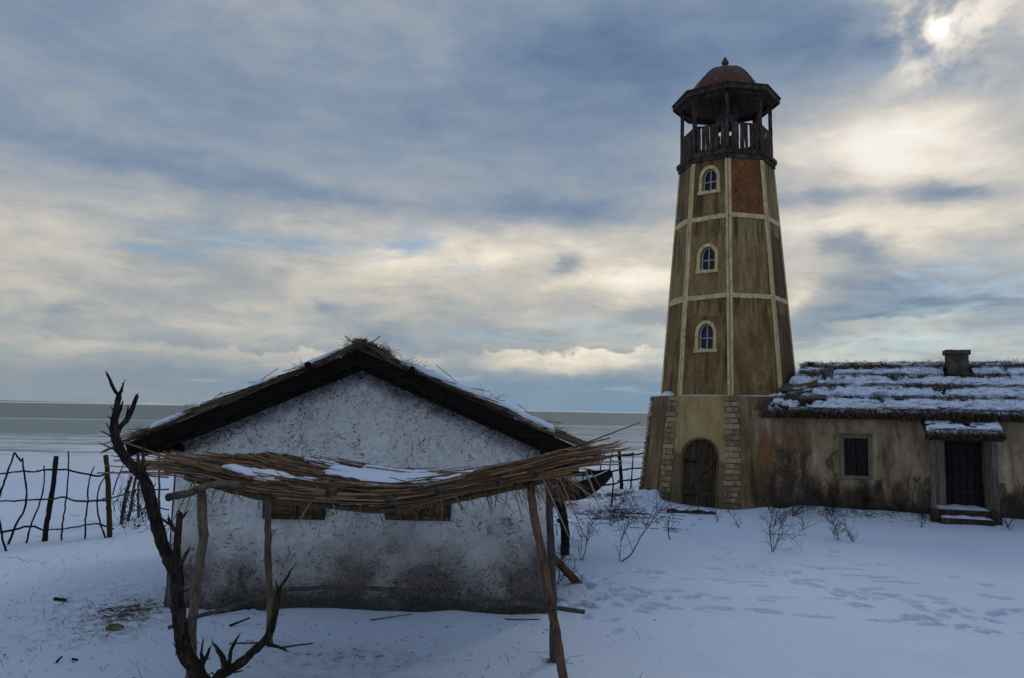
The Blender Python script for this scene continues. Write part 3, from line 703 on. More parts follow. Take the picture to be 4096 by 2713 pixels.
FENCE_FRONT = [('post',[(-8.651,14.663,-0.023),(-8.649,14.681,0.293),(-8.634,14.705,0.565),(-8.62,14.729,0.854),(-8.613,14.754,1.244),(-8.613,14.77,1.58)],0.047),('post',[(-7.749,15.267,-0.009),(-7.776,15.263,0.306),(-7.807,15.258,0.642),(-7.853,15.249,1.149),(-7.907,15.233,1.591)],0.05),('stick',[(-9.118,14.314,1.671),(-9.141,14.286,1.481),(-9.174,14.253,1.339),(-9.208,14.212,1.089),(-9.237,14.18,0.919),(-9.277,14.131,0.628),(-9.302,14.091,0.292),(-9.306,14.066,-0.043)],0.019),('stick',[(-9.118,14.314,1.667),(-9.067,14.347,1.574),(-9.011,14.383,1.492)],0.019),('stick',[(-9.014,14.385,1.564),(-8.977,14.399,1.331),(-8.924,14.422,1.042),(-8.904,14.424,0.803),(-8.93,14.391,0.568),(-9.0,14.326,0.339),(-9.082,14.245,0.01)],0.019),('stick',[(-8.714,14.593,1.418),(-8.701,14.586,1.111),(-8.714,14.562,0.823),(-8.753,14.521,0.586),(-8.812,14.464,0.322),(-8.85,14.42,0.015)],0.015),('stick',[(-8.417,14.81,1.672),(-8.385,14.818,1.375),(-8.377,14.806,1.014),(-8.385,14.781,0.608),(-8.395,14.761,0.334),(-8.391,14.749,0.025)],0.015),('stick',[(-8.021,15.058,1.372),(-8.068,15.021,1.232),(-8.088,14.997,0.967),(-8.078,14.993,0.736),(-8.085,14.972,0.375),(-8.063,14.968,-0.038)],0.015),('stick',[(-7.857,15.155,1.191),(-7.931,15.098,0.96),(-7.947,15.078,0.728),(-7.919,15.086,0.495),(-7.858,15.114,0.243),(-7.75,15.173,-0.017)],0.015),('stick',[(-8.945,13.7,0.658),(-8.884,13.7,0.463),(-8.818,13.7,0.209),(-8.741,13.7,0.001),(-8.688,13.7,-0.092)],0.02),('rail',[(-9.392,14.157,1.272),(-9.137,14.352,1.292),(-9.007,14.449,1.311),(-8.859,14.555,1.294),(-8.77,14.62,1.326),(-8.583,14.75,1.327),(-8.415,14.864,1.313),(-8.265,14.961,1.258),(-8.075,15.083,1.201),(-7.947,15.164,1.188),(-7.81,15.254,1.243)],0.02),('rail',[(-9.355,14.157,0.795),(-9.044,14.392,0.78),(-8.934,14.474,0.789),(-8.73,14.62,0.784),(-8.591,14.717,0.783),(-8.427,14.831,0.806),(-8.29,14.921,0.732),(-8.104,15.043,0.713),(-7.979,15.124,0.714),(-7.839,15.213,0.711)],0.021),('rail',[(-9.309,14.157,0.219),(-9.164,14.271,0.235),(-9.005,14.392,0.274),(-8.919,14.457,0.298),(-8.796,14.547,0.294),(-8.666,14.636,0.219)],0.022),('rail',[(-8.609,14.677,0.227),(-8.434,14.799,0.219),(-8.256,14.921,0.24),(-8.074,15.043,0.266),(-7.924,15.14,0.268),(-7.688,15.286,0.161)],0.017)]
FENCE_BACK = [('post',[(-8.294,16.8,-0.017),(-8.286,16.8,0.301),(-8.234,16.8,0.673),(-8.133,16.8,1.029)],0.036),('post',[(-8.411,17.3,0.003),(-8.362,17.3,0.293),(-8.335,17.3,0.484),(-8.297,17.3,0.964)],0.034),('post',[(-8.458,17.9,0.003),(-8.492,17.9,0.394),(-8.513,17.9,0.829)],0.025),('post',[(-7.842,17.6,0.012),(-7.895,17.6,0.75),(-7.945,17.6,1.493)],0.024),('stick',[(-8.117,16,0.725),(-8.055,16,1.01),(-7.933,16,1.35)],0.014),('stick',[(-7.988,17.2,0.034),(-8.078,17.2,0.235),(-8.23,17.2,0.669)],0.012),('stick',[(-8.384,17,0.274),(-8.303,17,0.5),(-8.222,17,0.728)],0.009),('rail',[(-7.911,15.3,1.246),(-7.935,15.6,1.221),(-7.988,15.9,1.179),(-8.116,16.5,1.165),(-8.129,17,1.069),(-8.044,17.4,0.999),(-7.874,18,0.911)],0.018),('rail',[(-7.903,15.2,0.748),(-7.92,15.6,0.72),(-8.172,16.6,0.677),(-8.203,17.2,0.707),(-7.999,17.6,0.674),(-7.848,18,0.636)],0.018),('rail',[(-8.216,16.7,0.288),(-8.242,17.1,0.254),(-8.288,17.6,0.233),(-8.225,17.8,0.243),(-8.076,18,0.22),(-7.908,18.2,0.148)],0.017),('rail',[(-8.296,16.9,0.568),(-8.241,17.2,0.384),(-8.206,17.6,0.181),(-8.178,17.8,0.12)],0.012)]
FENCE_SHORE = [('post',[(3.832,26.6,0.0),(3.806,26.6,0.399),(3.774,26.6,0.786),(3.733,26.6,1.252)],0.06),('stick',[(4.109,26.5,0.104),(4.157,26.5,0.461),(4.181,26.5,0.8),(4.194,26.5,1.248)],0.025),('stick',[(3.059,26.5,0.443),(3.106,26.5,0.782),(3.23,26.5,1.171)],0.025),('stick',[(3.396,26.5,0.449),(3.423,26.5,0.884),(3.487,26.5,1.204)],0.025),('rail',[(2.468,26.5,0.988),(2.957,26.5,1.033),(3.251,26.5,1.026),(3.593,26.5,1.109),(3.935,26.5,1.11),(4.302,26.5,1.16),(4.669,26.5,1.22)],0.035),('rail',[(2.618,26.5,0.604),(3.034,26.5,0.551),(3.254,26.5,0.523),(3.571,26.5,0.596),(3.937,26.5,0.646),(4.181,26.5,0.691),(4.62,26.5,0.699)],0.035),('rail',[(3.05,26.4,0.091),(3.317,26.4,0.132),(3.584,26.4,0.172),(3.753,26.4,0.247)],0.035),('rail',[(3.67,26.5,0.244),(4.06,26.5,0.291),(4.255,26.5,0.306),(4.621,26.5,0.409)],0.035)]
SH_POSTS = [([(-2.702,6.85,1.887),(-2.69,6.85,1.747),(-2.665,6.85,1.447),(-2.692,6.85,1.063),(-2.715,6.85,0.705),(-2.706,6.85,0.261),(-2.699,6.85,0.02)],0.038),([(0.18,6.85,1.969),(0.216,6.85,1.71),(0.286,6.85,1.39),(0.368,6.85,0.967),(0.437,6.85,0.632),(0.492,6.85,0.314),(0.533,6.85,0.073)],0.036),([(-2.695,8.69,1.75),(-2.673,8.69,1.449),(-2.656,8.69,1.014),(-2.614,8.69,0.476),(-2.58,8.69,-0.029)],0.039),([(0.407,8.34,2.15),(0.423,8.34,1.782),(0.448,8.34,1.258),(0.48,8.34,0.612),(0.501,8.34,-0.025)],0.038)]
SH_BEAM = [(-2.893,6.95,1.973),(-2.713,6.95,1.928),(-2.46,6.95,1.86),(-2.143,6.95,1.799),(-1.57,6.95,1.743),(-1.191,6.95,1.717),(-0.859,6.95,1.744),(-0.542,6.95,1.802),(-0.195,6.95,1.876),(0.22,6.95,1.978),(0.426,6.95,2.052)]
SH_ENDS = [(-1.517,6.6,1.878),(-1.013,6.6,1.826),(-0.601,6.6,1.908),(-0.095,6.6,1.985),(0.214,6.6,2.062),(-2.688,6.25,1.865)]
SH_RAIL = [(-2.864,6.72,0.717),(-2.646,6.72,0.803),(-2.396,6.72,0.879),(-2.124,6.72,0.966),(-1.957,6.72,1.025),(-1.767,6.72,1.055),(-1.491,6.72,1.07),(-1.235,6.72,1.07),(-0.916,6.72,1.055),(-0.489,6.72,1.015),(-0.064,6.72,0.98),(0.362,6.72,0.94),(0.659,6.72,0.899)]
SH_SNOWPX = [((-2.304,7.35,1.911),-2.578,-2.043),((-1.512,8,1.948),-1.973,-0.87),((-1.518,7.2,1.889),-1.644,-1.379)]
SH_HANG = [[(0.282,6.9,2.03),(0.406,6.9,1.771),(0.529,6.9,1.498)],[(0.422,6.9,2.045),(0.545,6.9,1.78),(0.668,6.9,1.5)],[(0.669,6.9,2.099),(0.727,6.9,1.944),(0.786,6.9,1.772)],[(0.409,6.9,2.069),(0.591,6.9,1.949),(0.773,6.9,1.813)],[(0.491,6.9,2.065),(0.53,6.9,2.027),(0.568,6.9,1.972)],[(-2.71,6.85,1.91),(-2.661,6.85,1.679),(-2.612,6.85,1.449)],[(-2.752,6.85,1.936),(-2.837,6.85,1.656),(-2.922,6.85,1.378)],[(-2.778,6.85,1.923),(-2.886,6.85,1.689),(-2.994,6.85,1.456)],[(-1.684,6.85,1.868),(-1.762,6.85,1.727),(-1.84,6.85,1.587)],[(-1.574,6.85,1.817),(-1.536,6.85,1.738),(-1.498,6.85,1.659)],[(-2.485,6.85,1.854),(-2.509,6.85,1.798),(-2.533,6.85,1.741)],[(-2.397,6.85,1.849),(-2.368,6.85,1.807),(-2.339,6.85,1.764)],[(-0.597,6.9,1.808),(-0.593,6.9,1.708),(-0.59,6.9,1.608)],[(0.058,6.9,1.859),(0.086,6.9,1.754),(0.115,6.9,1.649)],[(-0.471,6.9,1.85),(-0.439,6.9,1.77),(-0.407,6.9,1.691)],[(-0.349,6.9,1.825),(-0.328,6.9,1.789),(-0.307,6.9,1.753)],[(-0.166,6.9,1.855),(-0.158,6.9,1.79),(-0.15,6.9,1.725)],[(-0.513,6.9,1.876),(-0.46,6.9,1.797),(-0.407,6.9,1.718)]]
TRACK_MAIN = [(3.91,18.44),(3.94,16.17),(4.13,14.18),(4.41,13.02),(4.85,12.06),(5.33,11.46),(5.88,11.13),(6.05,10.23),(6.39,9.64)]
TRACK_CROSS = [(1.05,12.37),(1.35,11.55),(1.67,11.27),(2.07,11.08),(2.63,11.08),(3.24,11.12),(3.78,11.16),(4.54,11.3),(5.73,11.53),(6.63,11.5),(7.62,11.47)]
TRACK_UPPER = [(5.52,15.68),(5.96,15.28),(6.21,14.29),(6.63,13.66),(6.79,13.22),(7.11,12.67),(7.49,12.26)]
PRINTS = [(1.66,12.68),(2.36,12.66),(2.3,12.89),(2.13,12.74),(2.9,13.3),(3.42,13.34),(3.38,13.34),(2.17,12.28),(2.72,12.29),(3.24,12.28),(3.28,12.33),(3.49,12.12),(3.79,12.23),(3.78,11.94),(4.66,12.48),(2.67,10.57),(2.83,10.52),(3.41,10.47),(3.34,10.46),(3.91,10.32),(4.13,10.29),(4.71,10.21),(4.92,10.19),(2.06,11.45),(2.36,11.47),(6.18,14.98),(5.44,13.41),(5.79,13.44),(5.91,12.85),(6.03,12.77),(6.02,12.49),(6.17,13.79),(6.26,12.42),(5.08,13.7),(5.22,13.5),(5.61,12.92),(5.52,12.02),(5.56,11.7),(2.0,10.73)]
DEEP = [(4.88,10.95),(5.27,10.37),(5.37,10.05),(5.74,9.93),(5.85,9.68),(6.57,10.66),(6.86,10.79),(1.18,11.86),(1.56,11.49),(1.76,11.13),(1.22,11.02),(0.95,10.72),(5.97,10.73),(5.48,10.38)]
SHRUBS = [(1.3,13.77,0.04,0.78,1),(1.94,13.71,0.71,1.09,2),(2.31,17.87,0.05,0.68,3),(2.3,16.06,0.39,0.83,4),(3.33,16.11,-0.31,0.85,5),(4.0,19.16,0.31,0.54,6),(5.27,17.98,-0.05,0.4,7),(5.03,15.0,0.07,1.04,8),(6.7,17.88,-0.22,0.55,9),(6.92,16.47,0.05,0.62,10),(7.15,16.28,-0.21,0.44,11),(9.98,20.11,0.34,0.41,12),(9.72,18.48,0.06,0.65,13),(11.7,18.43,0.32,1.16,14),(11.57,18.08,0.08,0.67,15),(7.21,19.91,0.22,1.39,16),(8.39,20.29,0.21,0.83,17),(9.42,20.56,-0.18,0.66,18),(5.0,18.77,-0.06,0.59,19),(4.84,20.07,-0.26,0.63,20),(1.05,16.5,-0.11,0.31,21),(0.75,11.83,0.03,0.62,22)]
MISC = {'clod':(-4.54,9.19,0),'hole1':(-5.86,10.37,0),'fork':(1.01,14.3,0),'log0':(1.06,11.99,0),'log1':(0.697,11.6,0.41),'stick1':((-1.14,9.81,0),(-1.65,9.72,0)),'reedL':((-0.03,9.87,0),(0.41,9.87,0)),'plank':((4.11,20.46,0),(5.33,20.23,0)),'dark1':(-4.48,7.98,0),'dark2':(-4.38,8.07,0),'gras':(0.48,8.34,0),'wall_left':((8.987,20.9,1.995),(9.636,20.9,0.994)),'chim':(12.478,21.6,4.496),'chimb':(12.228,21.2,3.928)}

# ================================================================== ground, lagoon, far shore
SEA_Z = -0.75
HOUSE_O, HOUSE_R = (7.3, 21.45), R(-20)
TOWER_A = (6.72, 23.9)
TOWER_ROT = math.atan2(-TOWER_A[1], -TOWER_A[0]) + R(2) + math.pi / 2

def bumpxy(x, y, cx, cy, rx, ry, ang=0.0):
    c, s_ = math.cos(ang), math.sin(ang)
    u = (x - cx) * c + (y - cy) * s_
    v = -(x - cx) * s_ + (y - cy) * c
    return np.exp(-((u / rx) ** 2 + (v / ry) ** 2))

rs = np.random.RandomState(11)
FOOT = []                                    # x, y, angle, half-length, half-width, depth
def walk(path, n_side, width, stride, depth, rs):
    p, _ = catmull([(a, b, 0) for a, b in path], [0] * len(path), stride)
    for i in range(len(p) - 1):
        d = p[i + 1] - p[i]; a = math.atan2(d[1], d[0])
        for k in range(n_side):
            o = rs.normal(0, width); q = p[i] + d * rs.rand()
            FOOT.append((q[0] - math.sin(a) * o, q[1] + math.cos(a) * o, a + rs.normal(0, 0.3), rs.uniform(0.12, 0.19), rs.uniform(0.055, 0.085), depth * rs.uniform(0.5, 1.15)))
walk(TRACK_MAIN, 4, 0.24, 0.50, 0.036, rs)
walk(TRACK_CROSS, 2, 0.12, 0.55, 0.042, rs)
walk(TRACK_UPPER, 1, 0.10, 0.60, 0.042, rs)
for (a, b) in PRINTS:
    FOOT.append((a, b, rs.normal(-0.05, 0.25), rs.uniform(0.16, 0.27), rs.uniform(0.05, 0.075), 0.045))
for (a, b) in DEEP:
    FOOT.append((a, b, rs.normal(0.0, 0.4), rs.uniform(0.16, 0.21), rs.uniform(0.09, 0.12), 0.085))
for i in range(26):                          # trampled places by the hut corner and inside the fence
    FOOT.append((rs.normal(1.15, 0.45), rs.normal(11.3, 0.8), rs.uniform(0, 3.1), rs.uniform(0.12, 0.17), rs.uniform(0.06, 0.09), 0.05))
for i in range(40):
    FOOT.append((rs.normal(-8.2, 0.9), rs.normal(17.2, 0.8), rs.uniform(0, 3.1), rs.uniform(0.12, 0.17), rs.uniform(0.06, 0.09), 0.06))
for i in range(30):
    FOOT.append((rs.uniform(-6.0, -3.0), rs.uniform(7.5, 11.5), rs.uniform(0, 3.1), rs.uniform(0.10, 0.17), rs.uniform(0.05, 0.08), 0.022))

def ground_z(x, y, feet=False):
    x, y = np.asarray(x, float), np.asarray(y, float)
    z = (fbm(x * 0.35, y * 0.35, 0, 4, 3) - 0.5) * 0.10
    z = z + (fbm(x * 1.7, y * 1.7, 0, 3, 9) - 0.5) * 0.028
    z = z - 1.05 * sstep(y, 27.5, 47.0) - 2.5 * sstep(y, 47.0, 75.0)
    z = z + 1.0 * sstep(y, 3.6, -3.0)
    z = z + (0.34 + 0.25 * (fbm(x * 3, y * 3, 0, 3, 14) - 0.5)) * bumpxy(x, y, 4.2, 23.2, 0.8, 0.7) + 0.10 * bumpxy(x, y, 6.9, 21.0, 0.5, 0.4)
    c, s_ = math.cos(HOUSE_R), math.sin(HOUSE_R)      # drift along the cottage wall
    u = (x - HOUSE_O[0]) * c + (y - HOUSE_O[1]) * s_
    v = -(x - HOUSE_O[0]) * s_ + (y - HOUSE_O[1]) * c
    z = z + 0.13 * np.exp(-(v / 0.9) ** 2) * sstep(u, 0.0, 0.8) * (0.6 + 0.8 * fbm(u * 0.8, v * 0, 0, 2, 5))
    z = z * (1 - 0.7 * np.exp(-((y - 10.2) / 0.5) ** 2) * sstep(x, -5.2, -4.2) * sstep(x, 1.2, 0.4))
    z = z + 0.03 * np.exp(-((y - 10.2) / 0.5) ** 2) * sstep(x, -4.8, -4.0) * sstep(x, 0.9, 0.2) * fbm(x * 1.6, y * 0.3, 0, 2, 8) * 2 - 0.02 * np.exp(-((y - 10.2) / 0.5) ** 2)
    if feet:
        for (fx, fy, fa, fl, fw, fd) in FOOT:
            m = (np.abs(x - fx) < 0.8) & (np.abs(y - fy) < 0.8)
            if not m.any(): continue
            xx, yy = x[m], y[m]
            cu, su = math.cos(fa), math.sin(fa)
            a = ((xx - fx) * cu + (yy - fy) * su) / fl
            b = (-(xx - fx) * su + (yy - fy) * cu) / fw
            q = np.sqrt(a * a + b * b)
            q = q + (vnoise(xx * 14, yy * 14, 0, 77) - 0.5) * 0.5
            z[m] += -fd * (1 - sstep(q, 0.72, 1.05)) + fd * 0.30 * np.exp(-((q - 1.2) / 0.22) ** 2) * vnoise(xx * 9, yy * 9, 0, 79)
    return z
_gx = np.linspace(-14, 20, 341); _gy = np.linspace(4, 30, 261)
_GX, _GY = np.meshgrid(_gx, _gy)
_GT = ground_z(_GX.ravel(), _GY.ravel()).reshape(_GX.shape)
def gz(x, y):
    u = min(max((x + 14) / 0.1, 0), 339.999); v = min(max((y - 4) / 0.1, 0), 259.999)
    i, j = int(v), int(u); f, g = v - i, u - j
    return float(_GT[i, j] * (1 - f) * (1 - g) + _GT[i, j + 1] * (1 - f) * g + _GT[i + 1, j] * f * (1 - g) + _GT[i + 1, j + 1] * f * g)

def axis(lo, hi, step, far_lo, far_hi, g=1.16):
    a = list(np.arange(lo, hi + 1e-6, step))
    d = step
    while a[-1] < far_hi:
        d *= g; a.append(a[-1] + d)
    d = step
    while a[0] > far_lo:
        d *= g; a.insert(0, a[0] - d)
    return np.array(a)
xs = axis(-9.0, 14.5, 0.04, -900, 900)
ys = axis(6.2, 19.5, 0.04, -500, 110, 1.10)
X, Y = np.meshgrid(xs, ys)
Zg = ground_z(X.ravel(), Y.ravel(), True)
nv = X.size
co = np.empty((nv, 3), np.float32)
co[:, 0] = X.ravel(); co[:, 1] = Y.ravel(); co[:, 2] = Zg
a, b = X.shape
ii = (np.arange(a - 1)[:, None] * b + np.arange(b - 1)[None, :]).ravel()
quads = np.stack([ii, ii + 1, ii + b + 1, ii + b], 1)
me = bpy.data.meshes.new('snowy_ground')
me.vertices.add(nv); me.vertices.foreach_set('co', co.ravel())
me.loops.add(quads.size); me.loops.foreach_set('vertex_index', quads.ravel().astype(np.int32))
me.polygons.add(len(quads)); me.polygons.foreach_set('loop_start', np.arange(0, quads.size, 4, dtype=np.int32))
me.polygons.foreach_set('loop_total', np.full(len(quads), 4, np.int32))
me.polygons.foreach_set('use_smooth', np.ones(len(quads), bool))
me.update(calc_edges=True)
gx, gy = co[:, 0], co[:, 1]
bare = np.zeros(nv)
bare += 0.34 * bumpxy(gx, gy, -4.80, 10.1, 0.40, 0.55, 0.4) + 0.27 * bumpxy(gx, gy, -4.6, 9.4, 0.7, 1.0)
bare += 0.20 * bumpxy(gx, gy, -5.0, 10.0, 1.6, 2.4) + 0.15 * bumpxy(gx, gy, -6.3, 10.6, 1.6, 2.0)
bare += 0.30 * bumpxy(gx, gy, -5.86, 10.37, 0.22, 0.16) + 0.10 * bumpxy(gx, gy, -2.6, 8.6, 0.8, 0.7)
bare += 0.42 * bumpxy(gx, gy, -1.45, 8.35, 1.25, 0.5) + 0.36 * bumpxy(gx, gy, -1.3, 7.5, 1.3, 0.30)
bare += 0.16 * bumpxy(gx, gy, -2.0, 7.4, 1.0, 0.6)
bare += 0.33 * np.exp(-((gy - 10.17) / 0.08) ** 2) * sstep(gx, -4.6, -4.3) * sstep(gx, 0.7, 0.4)
bare += 0.34 * bumpxy(gx, gy, 0.75, 10.75, 0.35, 0.8) + 0.30 * bumpxy(gx, gy, 1.0, 11.95, 0.3, 0.3)
bare += 0.42 * bumpxy(gx, gy, 3.3, 24.0, 1.3, 0.9) + 0.30 * bumpxy(gx, gy, 2.9, 19.6, 1.2, 1.3) + 0.35 * bumpxy(gx, gy, 2.2, 21.2, 1.2, 0.4)
bare += 0.22 * bumpxy(gx, gy, 5.0, 19.6, 0.9, 0.5) + 0.34 * bumpxy(gx, gy, 0.50, 8.32, 0.14, 0.12)
at = me.attributes.new('bare', 'FLOAT', 'POINT'); at.data.foreach_set('value', bare.astype(np.float32))
straw = np.zeros(nv)
tp, _ = catmull([(p[0], p[1], 0) for p in TRACK_MAIN], [0] * len(TRACK_MAIN), 0.4)
for q in tp:
    straw = np.maximum(straw, bumpxy(gx, gy, q[0], q[1], 0.5, 0.4))
straw = np.maximum(straw, 0.8 * bumpxy(gx, gy, 1.2, 11.6, 0.7, 0.9))
at = me.attributes.new('straw', 'FLOAT', 'POINT'); at.data.foreach_set('value', straw.astype(np.float32))
me.materials.append(MATS['snowy_ground'])
ground = bpy.data.objects.new('ground', me); C.objects.link(ground)
ground['kind'] = 'structure'

sea = MB()
sx = [-30000, -6000, -1500, -400, -100, 0, 100, 400, 1500, 6000, 30000]
sy = [28, 40, 60, 90, 130, 200, 400, 1000, 4000, 12000, 45000]
sea.grid(np.array([[(x, y, SEA_Z) for x in sx] for y in sy]))
so = sea.build('water', MATS['lagoon']); so['kind'] = 'structure'

fl = MB()
fx = np.linspace(-7600, -3700, 90)
top = 20 * (0.35 + 0.65 * fbm(fx * 0.0016, fx * 0, 0, 4, 21)) * sstep(fx, -3700, -5600) + 0.5
yy = 7200 + (fx + 5000) * 0.05
prof = np.array([[(x, y - 60, SEA_Z) for x, y in zip(fx, yy)], [(x, y, SEA_Z + h) for x, y, h in zip(fx, yy, top)], [(x, y + 400, SEA_Z + h * 0.8) for x, y, h in zip(fx, yy, top)], [(x, y + 600, SEA_Z) for x, y in zip(fx, yy)]])
fl.grid(prof)
fo = fl.build('far_shore_hills', MATS['far_land'], smooth=True); fo['kind'] = 'structure'

# ================================================================== whitewashed hut with reed roof
HX, HY = -1.94, 10.2
hut = thing('mud_hut', 'whitewashed mud hut with black bargeboards and snowy reed roof', 'hut', (HX, HY, 0))
rng = np.random.RandomState(5)
HW, HD, EAVE, SL = 2.46, 6.0, 1.98, 0.425            # half width, depth, eave height, roof slope
APEX = 3.10
def hut_bulge(x, z):
    x = np.asarray(x); z = np.asarray(z)
    d = (fbm(x * 1.1, z * 1.1, 0, 3, 31) - 0.5) * 0.10 + (fbm(x * 7, z * 7, 0, 3, 33) - 0.5) * 0.035 + (fbm(x * 22, z * 22, 0, 2, 35) - 0.5) * 0.014
    return d - 0.06 * sstep(z, 0.5, 0.0)               # swells at the foot
# window slots under the shelter roof: x0, x1, z0, z1
WINS = [(-1.23, -0.47, 1.17, 1.43), (0.36, 1.16, 1.18, 1.44)]
nx, nz = 210, 135
cols = np.linspace(-1, 1, nx)
P = np.zeros((nz, nx, 3))
for i in range(nz):
    f = i / (nz - 1)
    for_top = APEX - SL * np.abs(cols * HW)
    zz = -0.12 + f * (for_top + 0.12)
    xw = cols * (HW + 0.05 * (1 - f) ** 2)
    P[i, :, 0] = xw; P[i, :, 2] = zz
P[:, :, 1] = hut_bulge(P[:, :, 0], P[:, :, 2])
edge = np.abs(cols)[None, :]
P[:, :, 1] += 0.09 * sstep(edge, 0.965, 1.0)             # rounded corners
keep = np.ones((nz, nx), bool)
for (x0, x1, z0, z1) in WINS:
    keep &= ~((P[:, :, 0] > x0) & (P[:, :, 0] < x1) & (P[:, :, 2] > z0) & (P[:, :, 2] < z1))
mb = MB()
F = [(i * nx + j, i * nx + j + 1, (i + 1) * nx + j + 1, (i + 1) * nx + j) for i in range(nz - 1) for j in range(nx - 1)
     if keep[i, j] or keep[i + 1, j + 1] or keep[i, j + 1] or keep[i + 1, j]]
mb.add(P.reshape(-1, 3), F)
for sx_ in (-1, 1):                                       # side and back walls
    x = sx_ * (HW + 0.02)
    G_ = np.array([[(x + sx_ * 0.03 * (1 - k / 6), y, -0.12 + (EAVE + 0.16) * k / 6) for y in np.linspace(0.08, HD, 12)] for k in range(7)])
    mb.grid(G_ if sx_ > 0 else G_[:, ::-1])
mb.add([(HW, HD, -0.1), (-HW, HD, -0.1), (-HW, HD, EAVE + 0.05), (0, HD, APEX), (HW, HD, EAVE + 0.05)], [(0, 1, 2, 3, 4)])
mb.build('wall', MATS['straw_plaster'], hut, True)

fib = MB()                                                # straw standing proud of the plaster
N_ = 60000
x_ = rng.uniform(-HW, HW, N_); z_ = rng.uniform(0.15, APEX, N_)
lim_ = APEX - SL * np.abs(x_) - 0.03
dens = fbm(x_ * 1.5, z_ * 1.5, 0, 3, 41)
ok = (z_ < lim_) & (rng.rand(N_) < 0.10 + 0.9 * np.exp(-((lim_ - z_) / 0.28) ** 2) + 1.6 * np.maximum(0, dens - 0.5))
for w_ in WINS:
    ok &= ~((x_ > w_[0] - 0.04) & (x_ < w_[1] + 0.04) & (z_ > w_[2] - 0.04) & (z_ < w_[3] + 0.04))
x_, z_ = x_[ok][:1700], z_[ok][:1700]
n = len(x_)
ang_ = 10.0 * fbm(x_ * 0.9, z_ * 0.9, 0, 2, 43) + rng.normal(0, 1.0, n)
L_ = rng.uniform(0.02, 0.075, n); cv_ = rng.normal(0, 0.9, n)
f_ = np.linspace(-0.5, 0.5, 4)[None, :]
a_ = ang_[:, None] + cv_[:, None] * f_
fx_ = x_[:, None] + np.cos(a_) * f_ * L_[:, None]; fz_ = z_[:, None] + np.sin(a_) * f_ * L_[:, None]
fy_ = hut_bulge(fx_.ravel(), fz_.ravel()).reshape(fx_.shape) - 0.002
for k in range(n):
    fib.tube(np.stack([fx_[k], fy_[k], fz_[k]], 1), 0.0016, 3, rng.rand(), cap=False)
stuff(fib.build('straw_fibres', MATS['dark_straw'], hut))

for (x0, x1, z0, z1) in WINS:
    win = part('window', hut)
    cx = (x0 + x1) / 2
    for (a_, b_) in (((x0 - 0.02, z0), (x1 + 0.02, z0)), ((x0 - 0.02, z1), (x1 + 0.02, z1))):
        MB().plank((a_[0], -0.02, a_[1]), (b_[0], -0.02, b_[1]), (0, 0, 1), 0.055, 0.10, 4, 0.004, rng).build('frame_bar', MATS['dark_wood'], win)
    for xx in (x0, cx, x1):
        MB().plank((xx, -0.015, z0 + 0.025), (xx, -0.015, z1 - 0.025), (1, 0, 0), 0.05, 0.08, 2, 0.003, rng).build('frame_bar', MATS['dark_wood'], win)
    for (a_, b_) in ((x0, cx), (cx, x1)):
        MB().box(((a_ + b_) / 2, 0.06, (z0 + z1) / 2), (b_ - a_ - 0.05, 0.012, z1 - z0 - 0.04)).build('pane', MATS['amber_glass'], win)
    MB().box((cx, 0.14, (z0 + z1) / 2), (x1 - x0 + 0.1, 0.02, z1 - z0 + 0.1)).build('reveal', MATS['black_board'], win)

# roof --------------------------------------------------------------
roof = part('roof', hut)
RT, RH, FRONT = 3.31, 2.90, -0.38                          # ridge height, half span, front edge
def rp(s_, d, y, up=0.0):
    """point on the roof: side s_, distance d along x from the ridge, depth y, lift up"""
    return (s_ * d, y, RT - SL * d + up)
for s_ in (-1, 1):
    # inner deck so that no light falls through
    v = [rp(s_, 0, FRONT + 0.05, -0.03), rp(s_, RH - 0.05, FRONT + 0.05, -0.03), rp(s_, RH - 0.05, HD + 0.3, -0.03), rp(s_, 0, HD + 0.3, -0.03)]
    MB().prism(v, (0, 0, -0.05)).build('roof_deck', MATS['black_board'], roof)
    # bargeboard in two layers, the lower one set back
    a_, b_ = rp(s_, 0.0, FRONT, -0.06), rp(s_, RH - 0.02, FRONT, -0.06)
    dirx = Vector(b_) - Vector(a_)
    MB().prism([(0, FRONT - 0.02, RT + 0.02), rp(s_, RH + 0.02, FRONT - 0.02, 0.02), rp(s_, RH - 0.04, FRONT - 0.02, -0.165), (0, FRONT - 0.02, RT - 0.165)], (0, 0.045, 0)).build('bargeboard', MATS['black_board'], roof)
    MB().prism([(0, FRONT + 0.03, RT - 0.10), rp(s_, RH - 0.14, FRONT + 0.03, -0.10), rp(s_, RH - 0.20, FRONT + 0.03, -0.235), (0, FRONT + 0.03, RT - 0.235)], (0, 0.04, 0)).build('bargeboard', MATS['black_board'], roof)
    # wall plate and purlin ends
    MB().plank((s_ * (HW + 0.03), FRONT + 0.08, EAVE + 0.04), (s_ * (HW + 0.03), HD, EAVE + 0.04), (1, 0, 0), 0.30, 0.09, 4, 0.004, rng).build('eave_beam', MATS['black_board'], roof)
SNOW_STRIPS = {-1: ((0.52, 0.27), (1.32, 0.10), (2.46, 0.20)), 1: ((0.72, 0.20), (1.30, 0.28), (1.90, 0.20), (2.40, 0.16))}
